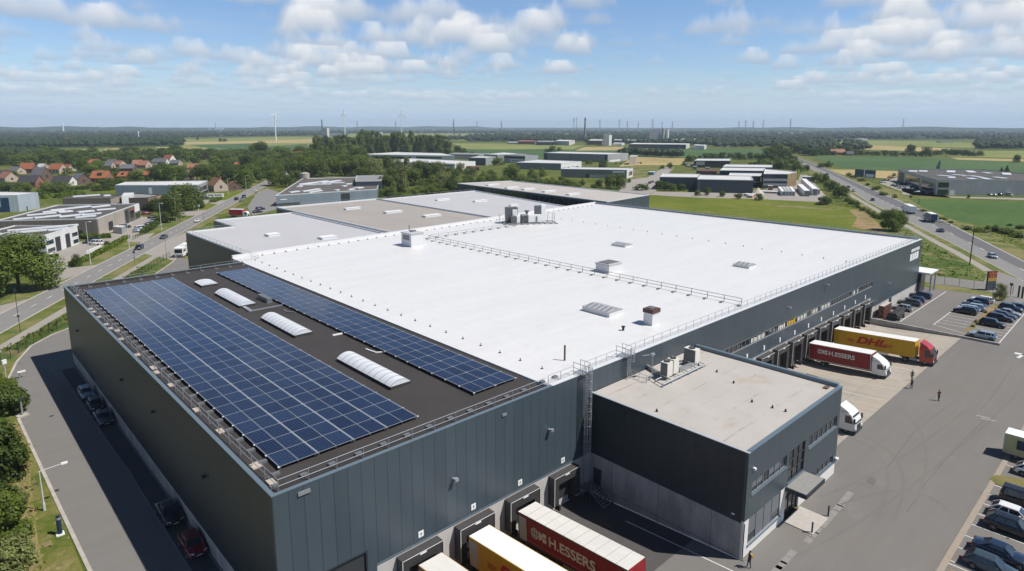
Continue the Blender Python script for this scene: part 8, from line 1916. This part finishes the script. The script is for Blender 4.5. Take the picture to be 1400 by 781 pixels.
p = G(82.5, 731); o = thing('charging_post', 'dark blue post with a white base on the grass strip', 'post', tuple(p)); b = MB(); b.tube(p+Vector((0, 0, .15)), p+Vector((0, 0, 2.0)), .22, 10); b.tube(p+Vector((0, 0, 2.0)), p+Vector((0, 0, 2.1)), .18, 10); b.build('column', mat('dark_blue_enamel', (0.014, 0.03, 0.075), .4, var=.08), o); b = MB(); b.obox((p.x, p.y), 0, .35, .35, 0, .15); b.build('base', M_WHITE, o); b = MB(); b.tube(p+Vector((0, 0, 1.72)), p+Vector((0, 0, 1.95)), .225, 10); b.build('band', M_GALV, o)
p = G(31, 569); o = thing('camera_post', 'short grey camera post on a concrete foot beside the kerb', 'post', tuple(p)); b = MB(); b.tube(p, p+Vector((0, 0, 2.6)), .12, 8); b.build('column', M_GALV, o); b = MB(); b.obox((p.x, p.y), .3, .7, .5, 0, .2); b.build('foot', M_KERB, o); b = MB(); b.obox((p.x+.1, p.y), .4, .35, .18, 2.4, 2.75); b.build('camera', M_DARKP, o)
p = G(27, 517); o = thing('barrier_lamp', 'white lamp on a short post at the bend of the service road', 'lamp', tuple(p)); b = MB(); b.tube(p, p+Vector((0, 0, 1.1)), .07, 8); b.build('post', M_GALV, o); b = MB(); b.obox((p.x+.3, p.y-.2), .2, .55, .16, 1.0, 1.2); b.build('lamp_head', M_WHITE, o)
p = G(9, 520); o = thing('notice_post', 'post with a white notice box at the end of the green fence', 'sign', tuple(p)); hh = 2.9; b = MB(); b.tube(p, p+Vector((0, 0, hh)), .08, 8); b.build('post', M_KERB, o); b = MB(); b.obox((p.x, p.y), .6, .35, .15, hh-.1, hh+.6); b.build('notice', M_WHITE, o)
p = G(78, 370); o = thing('entrance_board', 'small white board on two legs at the drive of the white workshop', 'sign', tuple(p)); b = MB(); b.obox((p.x, p.y), ra+.1, 1.2, .06, .9, 2.8); b.build('board', M_WHITE, o); b = MB(); b.obox((p.x-.6, p.y-1), ra, .06, .06, 0, .9); b.obox((p.x+.6, p.y+1), ra, .06, .06, 0, .9); b.build('legs', M_GALVD, o)
p = G(129, 345); o = thing('low_sign_wall', 'low white sign wall on the lawn behind the hedge', 'sign', tuple(p)); b = MB(); b.obox((p.x, p.y), ra, 5.5, .2, 0, 1.5); b.build('panel', M_WHITE, o)
b = MB(); b.obox((p.x, p.y), ra, 5.6, .3, -.01, .2); b.build('plinth', M_KERB, o)
p = G(271, 283); pole(271.5, 288, 280, .1, M_WHITE, 'small white house-number sign on the lawn before the blue-grey shed', 'small_sign', 'sign', lambda b, p, hh: b.obox((p.x, p.y), .4, .1, .8, hh-1.2, hh))
for px, lb in ((290, 'left white van parked in front of the brick house by the road'), (299, 'right white van parked in front of the brick house by the road')):
    p = G(px, 270.5); o = thing('parked_van', lb, 'van', tuple(p)); b = MB(); b.obox((p.x, p.y), ra+PI/2, 2.6, 1.0, .35, 2.3); b.build('body', M_WHITE, o); b = MB(); b.obox((p.x, p.y), ra+PI/2, 2.0, 1.02, 1.4, 2.0); b.build('windows', M_CGLASS, o); b = MB()
    for s1 in (-1.7, 1.7):
        for s2 in (-.9, .9): q = p+Vector((math.cos(ra+PI/2)*s1-math.sin(ra+PI/2)*s2, math.sin(ra+PI/2)*s1+math.cos(ra+PI/2)*s2, .35)); b.tube(q, q+Vector((.1, 0, 0)), .35, 10)
    b.build('tyres', M_TYRE, o)
# green mesh fence on the left
M_FENCE = mat('green_fence_wire', (0.018, 0.045, 0.022), .5, var=.1); M_FPOST = mat('dark_fence_post', (0.012, 0.018, 0.014), .5, var=.1)
def fence(pts, label, hgt=2.0, step=2.6, gapw=.2, wire=.012, mw=M_FENCE, mp_=M_FPOST, name='mesh_fence', pr=.05):
    P = [Vector((q.x, q.y, 0)) if isinstance(q, Vector) else G(*q) for q in pts]; o = thing(name, label, 'fence', tuple(P[0])); b = MB(); posts = []
    for a, c in zip(P, P[1:]):
        d = (c-a).normalized(); L = (c-a).length; n = max(1, int(L/step)); posts += [a+d*L*i/n for i in range(n)]
        for i in range(int(L/gapw)): q = a+d*i*gapw; nr = d*wire; b.add([q-nr, q+nr, q+nr+Vector((0, 0, hgt)), q-nr+Vector((0, 0, hgt))], [(0, 1, 2, 3)])
        for z in [hgt*k/7 for k in range(8)]: b.add([a+Vector((0, 0, z-wire)), c+Vector((0, 0, z-wire)), c+Vector((0, 0, z+wire)), a+Vector((0, 0, z+wire))], [(0, 1, 2, 3)])
    b.build('wire_mesh', mw, o); posts.append(P[-1])
    for q in posts[:100]: b = MB(); b.tube(q, q+Vector((0, 0, hgt+.15)), pr, 6); b.build('post', mp_, o)
    return o
fence([(-12, 508), (15, 490.5), (36, 476.5), (57, 463), (78, 450.5), (97, 441.5), (150, 407), (215, 362.5), (232, 353)], 'long green mesh fence between the service road and the cycle path')
fence([(182, 328), (212, 313)], 'low grey mesh fence at the taupe workshop drive', 1.4, 2.5)
fence([Vector((178.6, 4, 0)), Vector((178.6, -9, 0)), Vector((178.9, -17, 0))], 'thin mesh fence at the far side of the staff car park', 1.9, 3.2, .25, .010, M_GALVD, M_FPOST)
fence([Vector((172.9, -21.0, 0)), Vector((168, -25, 0)), Vector((160, -32, 0))], 'dark sliding gate fence at the right edge beyond the car park', 1.9, 2.5, .14, .018, M_FPOST, M_FPOST, 'sliding_gate')
for k, (px, py) in enumerate(((1392, 406.5), (1397, 408))):
    p = G(px, py); b = MB(); b.tube(p, p+Vector((0, 0, 2.9)), .2, 8); tag(b.build('gate_post', M_FPOST, loc=p), 'thick dark gate post at the car park exit, %s of the two' % ('left', 'right')[k], 'gate post')
p = G(1381, 404); o = thing('intercom_post', 'dark post with a square head beside the gate posts', 'post', tuple(p)); b = MB(); b.tube(p, p+Vector((0, 0, 2.6)), .07, 6); b.build('column', M_FPOST, o); b = MB(); b.obox((p.x, p.y), .5, .3, .25, 2.5, 3.1); b.build('head', M_FPOST, o)
# entrance pylon
p0, p1 = G(1348.5, 397.5), G(1360.5, 396.5); o = thing('entrance_sign', 'tall red, yellow and dark blue entrance sign at the car park edge', 'sign', tuple(p0)); d = (p1-p0).normalized(); nr = Vector((-d.y, d.x, 0))*.35; L = (p1-p0).length
def slab(f0, f1, z0, z1, m, nm, off=0.0, th=1.0, par=None):
    a, c = p0+d*L*f0, p0+d*L*f1; n2 = nr*th; s = -nr.normalized()*off; b = MB(); b.prism([a+s, c+s, c+n2+s*0, a+n2+s*0], z0, z1, cap0=True); return b.build(nm, m, par or o)
body_ = slab(0, 1, 0, 5.0, K_DARK, 'pylon_body'); slab(.03, .97, 3.3, 4.95, mat('sign_red', (.20, .025, .022), .5, var=.1), 'red_panel', .03); slab(.03, .97, 2.4, 3.3, mat('sign_yellow', (.40, .25, .03), .5, var=.1), 'yellow_panel', .03)
for f, z, s in ((.2, 4.2, .4), (.48, 4.3, .45), (.76, 4.1, .45), (.35, 3.55, .35), (.6, 3.6, .4)): slab(f-.08, f+.08, z, z+s, mat('sign_orange', (.5, .18, .03), .5), 'sign_motif', .05)
# sapling in the planting strip
p = G(1366, 410); plant(p, 4.6, 2.6, B, L_WIL, 'young pale tree standing in the planting strip of the staff car park', lod='mid')
for px, py in ((1330, 447), (1334, 441), (1347, 428)): tpx(px, py, 4, 5, H_, L_WIL, 'dry tuft in the planting strip between the car rows', 'dry tufts in the planting strip', name='dry_plant', cat='plant')
# crates on a flat trailer beside the white plinth
o = thing('flat_trailer', 'dark covered trailer under stacked brown crates beside the retaining wall', 'trailer', (136.5, -2.4, 0)); b = MB(); b.box(132.8, 137.8, -4.6, -2.6, .5, 1.2); b.build('bed', M_DARKP, o); b = MB(); b.loft([[(132.8, -4.6, 1.2), (132.8, -2.6, 1.2), (132.8, -3.0, 1.6), (132.8, -4.2, 1.6)], [(137.8, -4.6, 1.2), (137.8, -2.6, 1.2), (137.8, -3.0, 1.6), (137.8, -4.2, 1.6)]]); b.build('cover', M_BLACK, o)
for x in (133.8, 136.8):
    for y in (-4.7, -2.5): b = MB(); b.tube((x, y-.12, .38), (x, y+.12, .38), .38, 12); b.build('wheel', M_TYRE, o)
KC = mat('brown_crate_plastic', (.13, .045, .03), .6, var=.25, scale=2); first = None
for i in range(5):
    for j in range(3):
        x, z = 132.9+.98*i, .02+.92*j
        if first is None:
            first = thing('bottle_crate_stack', 'brown crate block in the stack between retaining wall and white plinth', 'crate', (x, -1.9, z), group='brown crate blocks at the retaining wall')
            b = MB(); b.box(x, x+.9, -1.9, -.8, z, z+.82); b.build('crates', KC, first); b = MB()
            for k in range(3): b.box(x-.01, x+.91, -1.91, -.79, z+.12+.27*k, z+.16+.27*k)
            b.build('crate_gaps', M_BLACK, first); b = MB(); b.box(x+.1, x+.8, -1.8, -.9, z+.821, z+.86); b.build('white_caps', M_CREAM, first)
        else: c = copy_tree(first); c.location = (x, -1.9, z)
def plank(px, py, q, label):
    a, c = G(px, py), G(*q); za, zc = gz(a.x, a.y)+.12, gz(c.x, c.y)+.12; b = MB(); b.tube((a.x, a.y, za), (c.x, c.y, zc), .12, 4); b.tube((a.x+.3, a.y+.3, za), (c.x+.3, c.y+.2, zc), .08, 4); tag(b.build('timber_beam', mat('old_timber', (.12, .09, .06), .9, var=.3), loc=a), label, 'timber')
plank(1105, 507, (1119, 512), 'dark timber beam lying on the concrete pad near the office annex'); plank(822, 705, (836, 712), 'timber beam lying in the shade below the steel stair')
# drain grates
for px, py in ((70.5, 569), (77, 671)): p = G(px, py); b = MB(); b.obox((p.x, p.y), 0, .25, .25, .012, .016); tag(b.build('drain_cover', M_DARKP, loc=p), 'dark drain cover in the sunlit service road, the %s one' % ('upper' if py < 600 else 'lower'), 'drain cover')
# ------------------------------------------------------------------ people
SKIN = mat('skin', (.36, .20, .14), .6, var=.05); HAIR = mat('dark_hair', (.018, .012, .009), .7, var=.1)
def person(px, py, face, top, legs, label, stride=.18, arms='down', z=None, pack=None):
    p = G(px, py); p.z = gz(p.x, p.y) if z is None else z
    V_ = {'pelvis': (0, 0, .95, .15, .11), 'belly': (0, 0, 1.12, .14, .10), 'chest': (0, .01, 1.33, .165, .11), 'neck': (0, 0, 1.49, .055, .055), 'head0': (0, .015, 1.56, .075, .085), 'head': (0, .02, 1.66, .078, .095), 'head1': (0, .01, 1.74, .05, .06)}
    E = [('pelvis', 'belly'), ('belly', 'chest'), ('chest', 'neck'), ('neck', 'head0'), ('head0', 'head'), ('head', 'head1')]
    for s, n in ((-1, 'l'), (1, 'r')):
        st = stride*s
        V_.update({'hip'+n: (.10*s, 0, .90, .10, .10), 'knee'+n: (.105*s, st*.5+.03, .50, .062, .066), 'ankle'+n: (.11*s, st, .09, .042, .046), 'toe'+n: (.125*s, st+.17, .035, .04, .03),
                   'sh'+n: (.20*s, 0, 1.42, .062, .062), 'el'+n: (.27*s, -.03-st*.3, 1.15, .042, .042), 'wr'+n: (.24*s if arms == 'down' else .16*s, (.06-st*.6) if arms == 'down' else .20, .92 if arms == 'down' else 1.08, .03, .03), 'hand'+n: (.235*s if arms == 'down' else .10*s, (.09-st*.7) if arms == 'down' else .27, .83 if arms == 'down' else 1.1, .035, .02)})
        E += [('pelvis', 'hip'+n), ('hip'+n, 'knee'+n), ('knee'+n, 'ankle'+n), ('ankle'+n, 'toe'+n), ('chest', 'sh'+n), ('sh'+n, 'el'+n), ('el'+n, 'wr'+n), ('wr'+n, 'hand'+n)]
        hx, hy, hz = V_['hand'+n][:3]
        for k in range(5):
            t = (k-1.5)*.016; V_['f%d%s' % (k, n)] = (hx+(-.05*s if k == 4 else .004*s), hy+t if k < 4 else hy+.03, hz-.085+abs(k-1.5)*.008 if k < 4 else hz-.03, .009, .009); E.append(('hand'+n, 'f%d%s' % (k, n)))
    V_['nose'] = (0, .125, 1.645, .014, .014); E.append(('head', 'nose'))
    names = list(V_); me = bpy.data.meshes.new('body'); me.from_pydata([V_[k][:3] for k in names], [(names.index(a), names.index(c)) for a, c in E], [])
    ob = bpy.data.objects.new('tmp', me); COL.objects.link(ob); md = ob.modifiers.new('skin', 'SKIN'); 
    if not me.skin_vertices: me.skin_vertices.new() if hasattr(me.skin_vertices, 'new') else None
    for i, k in enumerate(names):
        sv = me.skin_vertices[0].data[i]; sv.radius = V_[k][3:]; sv.use_root = (k == 'pelvis')
    md.use_smooth_shade = True; sb = ob.modifiers.new('sub', 'SUBSURF'); sb.levels = 1; sb.render_levels = 1
    dg = bpy.context.evaluated_depsgraph_get(); dg.update(); m2 = bpy.data.meshes.new_from_object(ob.evaluated_get(dg)); bpy.data.objects.remove(ob)
    m2.materials.clear()
    for q in (SKIN, top, legs, M_BLACK): m2.materials.append(q)
    for f in m2.polygons:
        c = f.center; r = math.hypot(c.x, c.y)
        if c.z > 1.50: f.material_index = 0
        elif c.z < .10: f.material_index = 3
        elif c.z < .98 and abs(c.x) < .19: f.material_index = 2
        elif c.z < .93 and arms == 'down': f.material_index = 0
        elif arms != 'down' and c.y > .2 and 1.0 < c.z < 1.2: f.material_index = 0
        else: f.material_index = 1
    o = thing('person', label, 'person', (0, 0, 0)); bo = bpy.data.objects.new('body', m2); COL.objects.link(bo); bo.parent = o
    b = MB(); n = 10
    rings = [[(rx*math.cos(2*PI*i/n), -.012+ry*math.sin(2*PI*i/n), zz) for i in range(n)] for zz, rx, ry in ((1.62, .075, .085), (1.70, .088, .108), (1.76, .078, .092), (1.795, .035, .04))]
    b.loft([[(x, y if y < .05 else y*.45, z_) for x, y, z_ in r_] for r_ in rings]); hb = b.build('hair', HAIR, o, smooth=True)
    if pack: b = MB(); b.loft([[(x, -.10, z_), (x, -.27, z_+.03), (x, -.26, z_+.30), (x, -.11, z_+.36)] for x, z_ in ((-.15, 1.05), (-.13, 1.04), (.13, 1.04), (.15, 1.05))]); b.build('rucksack', pack, o)
    o.location = p; o.rotation_euler = (0, 0, face-PI/2); return o
CL_D = mat('dark_cloth', (.018, .018, .022), .85, var=.2, scale=6); CL_R = mat('wine_cloth', (.07, .018, .028), .85, var=.2, scale=6); CL_J = mat('dark_denim', (.02, .026, .04), .85, var=.2, scale=6); CL_B = mat('blue_grey_cloth', (.045, .06, .085), .85, var=.2, scale=6); CL_Y = mat('yellow_cloth', (.5, .33, .02), .8, var=.1, scale=6)
person(1024, 776, 2.5, CL_R, CL_D, 'person in dark clothes with a yellow rucksack at the office annex corner', .12, 'down', pack=CL_Y)
person(1283, 548, -2.2, CL_R, CL_J, 'person in a wine-red top and dark trousers alone on the open asphalt', .08, 'front')
person(1246.5, 520, -2.6, CL_D, CL_D, 'person in dark clothes standing on the edge of the concrete pad', .05, 'down')
person(1246, 531.5, 2.4, CL_B, CL_J, 'person in blue-grey standing just in front of the one on the pad edge', .06, 'down')
# ------------------------------------------------------------------ wind turbines, masts, pylons
M_TURB = mat('turbine_white', (.72, .73, .74), .5, var=.03)
def turbine(px, pb_, hub, bl, a0, yaw, label):
    p = G(px, pb_); k = mpp(p); hh = (pb_-hub)*k; o = thing('wind_turbine', label, 'wind turbine', tuple(p), group='wind turbines')
    b = MB(); b.tube(p, p+Vector((0, 0, hh)), .85*k, 12, r2=.5*k); b.build('tower', M_TURB, o)
    f = Vector((math.cos(yaw), math.sin(yaw), 0)); s = Vector((-f.y, f.x, 0)); c = p+Vector((0, 0, hh+.3*k))
    b = MB(); b.tube(c-f*1.6*k, c+f*1.0*k, .6*k, 8, r2=.45*k); b.build('nacelle', M_TURB, o)
    b = MB(); b.tube(c+f*1.0*k, c+f*1.7*k, .45*k, 8, r2=.15*k); b.build('hub', M_TURB, o)
    for i in range(3):
        a = a0+2*PI*i/3; d = s*math.cos(a)+Vector((0, 0, math.sin(a))); b = MB(); h0 = c+f*1.3*k; t_ = f.cross(d)
        b.loft([[h0+d*bl*k*q+t_*w*k+f*.08*k, h0+d*bl*k*q-t_*w*k+f*.05*k, h0+d*bl*k*q-t_*w*k*.6-f*.08*k] for q, w in ((.03, .3), (.2, .55), (.6, .4), (1, .12))]); b.build('blade', M_TURB, o)
VA = math.atan2(FW.y, FW.x)
turbine(377.5, 192.8, 158.5, 8.0, .9, VA+PI+.9, 'wind turbine standing in the striped fields, leftmost of the three')
turbine(471.8, 188, 157, 7.5, 1.45, VA+PI-.7, 'wind turbine behind the poplar wood next to the pale power station')
turbine(549.3, 186, 158, 8.5, 1.57, VA+PI+.1, 'wind turbine with spread blades, rightmost of the three')
def mast(px, pb_, pt, w, m, label, name='mast', cat='mast', lean=0):
    p = G(px, pb_); k = mpp(p); hh = (pb_-pt)*k; b = MB(); b.tube(p, p+Vector((0, 0, hh*.85)), w*k, 8, r2=w*k*.7); b.tube(p+Vector((0, 0, hh*.85)), p+Vector((0, 0, hh)), w*k*1.3, 8, r2=w*k*.5); tag(b.build(name, m, loc=p), label, cat)
mast(87, 181.6, 169, 1.1, M_TURB, 'white tapering water tower in the far wood, upper left', 'water_tower', 'tower')
mast(190, 190.5, 180, .8, M_TURB, 'slim white tower at the near edge of the far wood', 'white_tower', 'tower')
mast(133.5, 177, 173.2, 1.1, K_DBRICK, 'dark church steeple on the left horizon', 'church_steeple', 'tower'); mast(246, 177, 171.5, .7, M_TURB, 'pale thin tower on the left horizon', 'white_tower', 'tower'); mast(295, 178, 168, .45, K_DBRICK, 'thin dark chimney of the white horizon works', 'factory_chimney', 'chimney')
mast(788, 190, 160.5, .35, M_GALVD, 'tall thin mast left of the red-brown chimney', 'lattice_mast', 'mast')
M_PYL = mat('pylon_steel', (.10, .11, .12), .6, var=.05)
def pylon(px, pb_, pt, label, w=1.5):
    p = G(px, pb_); k = mpp(p); hh = (pb_-pt)*k; b = MB(); r = .10*k; W0 = w*k*.55
    for sx in (-1, 1):
        for sy in (-1, 1): b.tube(p+Vector((sx*W0, sy*W0, 0)), p+Vector((sx*W0*.18, sy*W0*.18, hh)), r*1.6, 4)
    for j in range(6):
        z0, z1 = hh*j/6, hh*(j+1)/6; w0, w1 = W0*(1-.82*j/6), W0*(1-.82*(j+1)/6)
        b.tube(p+Vector((-w0, -w0, z0)), p+Vector((w1, -w1, z1)), r, 3); b.tube(p+Vector((w0, -w0, z0)), p+Vector((-w1, -w1, z1)), r, 3)
    for z, q in ((.62, 1.0), (.76, 1.3), (.9, .9)): b.tube(p-RT*w*k*q+Vector((0, 0, hh*z)), p+RT*w*k*q+Vector((0, 0, hh*z)), r*1.3, 4)
    tag(b.build('pylon', M_PYL, loc=p), label, 'pylon', 'power pylons on the horizon')
for px, pb_, pt, lb in ((1080, 181, 162.5, 'pylon at the left of the glasshouse roof'), (1234, 179, 162.5, 'pylon alone on the right-hand horizon'), (892, 177, 162.5, 'pylon above the bulky silo block'), (620.5, 190, 163.5, 'pylon nearest, behind the white hall'), (685.5, 181, 166, 'pylon left of the far depots'),
        (820, 178, 163.5, 'pylon just right of the red-brown chimney'), (846.5, 177, 163.5, 'pylon above the pale square tower'), (784.5, 177, 161, 'pylon just left of the tall thin mast'), (1019, 176.5, 164, 'pylon first of the cluster left of the glasshouse'), (1029.5, 176.5, 165, 'pylon second of the cluster left of the glasshouse'), (1043, 177, 164, 'pylon third of the cluster left of the glasshouse')):
    pylon(px, pb_, pt, lb)
for px in (488.5, 541, 652, 857.5, 872.5, 905, 919, 1010): pylon(px, 176, 165.8, 'tiny pale pylon far off on the horizon', 1.1)
# overhead wires near the chimney
p, q = G(784.5, 177), G(740, 176); hh = 14*mpp(p); b = MB()
for o_ in (0, .12): b.path([p.lerp(q, f)+Vector((0, 0, hh*(1-.75*f)-math.sin(f*PI)*hh*.12-o_*hh)) for f in [i/10 for i in range(11)]], .9, 3)
tag(b.build('overhead_line', M_PYL, loc=p), 'pair of overhead wires sagging left from the pylon by the mast', 'power line')

# ------------------------------------------------------------------ air
b = MB(); b.box(-4000, 8000, -4000, 8000, -3.0, 130.0)
hm = bpy.data.materials.new('haze_air'); hm.use_nodes = True; ht = NT(hm.node_tree); hm.node_tree.nodes.clear()
ho = ht.n('ShaderNodeOutputMaterial'); hv = ht.n('ShaderNodeVolumePrincipled', i={'Color': (0.68, 0.85, 1.0, 1), 'Density': 9.0e-5, 'Anisotropy': 0.0}); ht.l.new(hv.outputs[0], ho.inputs['Volume'])
tag(b.build('haze', hm), 'thin bluish summer haze over the plain', 'haze', kind='stuff')
SC.cycles.volume_bounces = 0; SC.cycles.volume_step_rate = 4.0
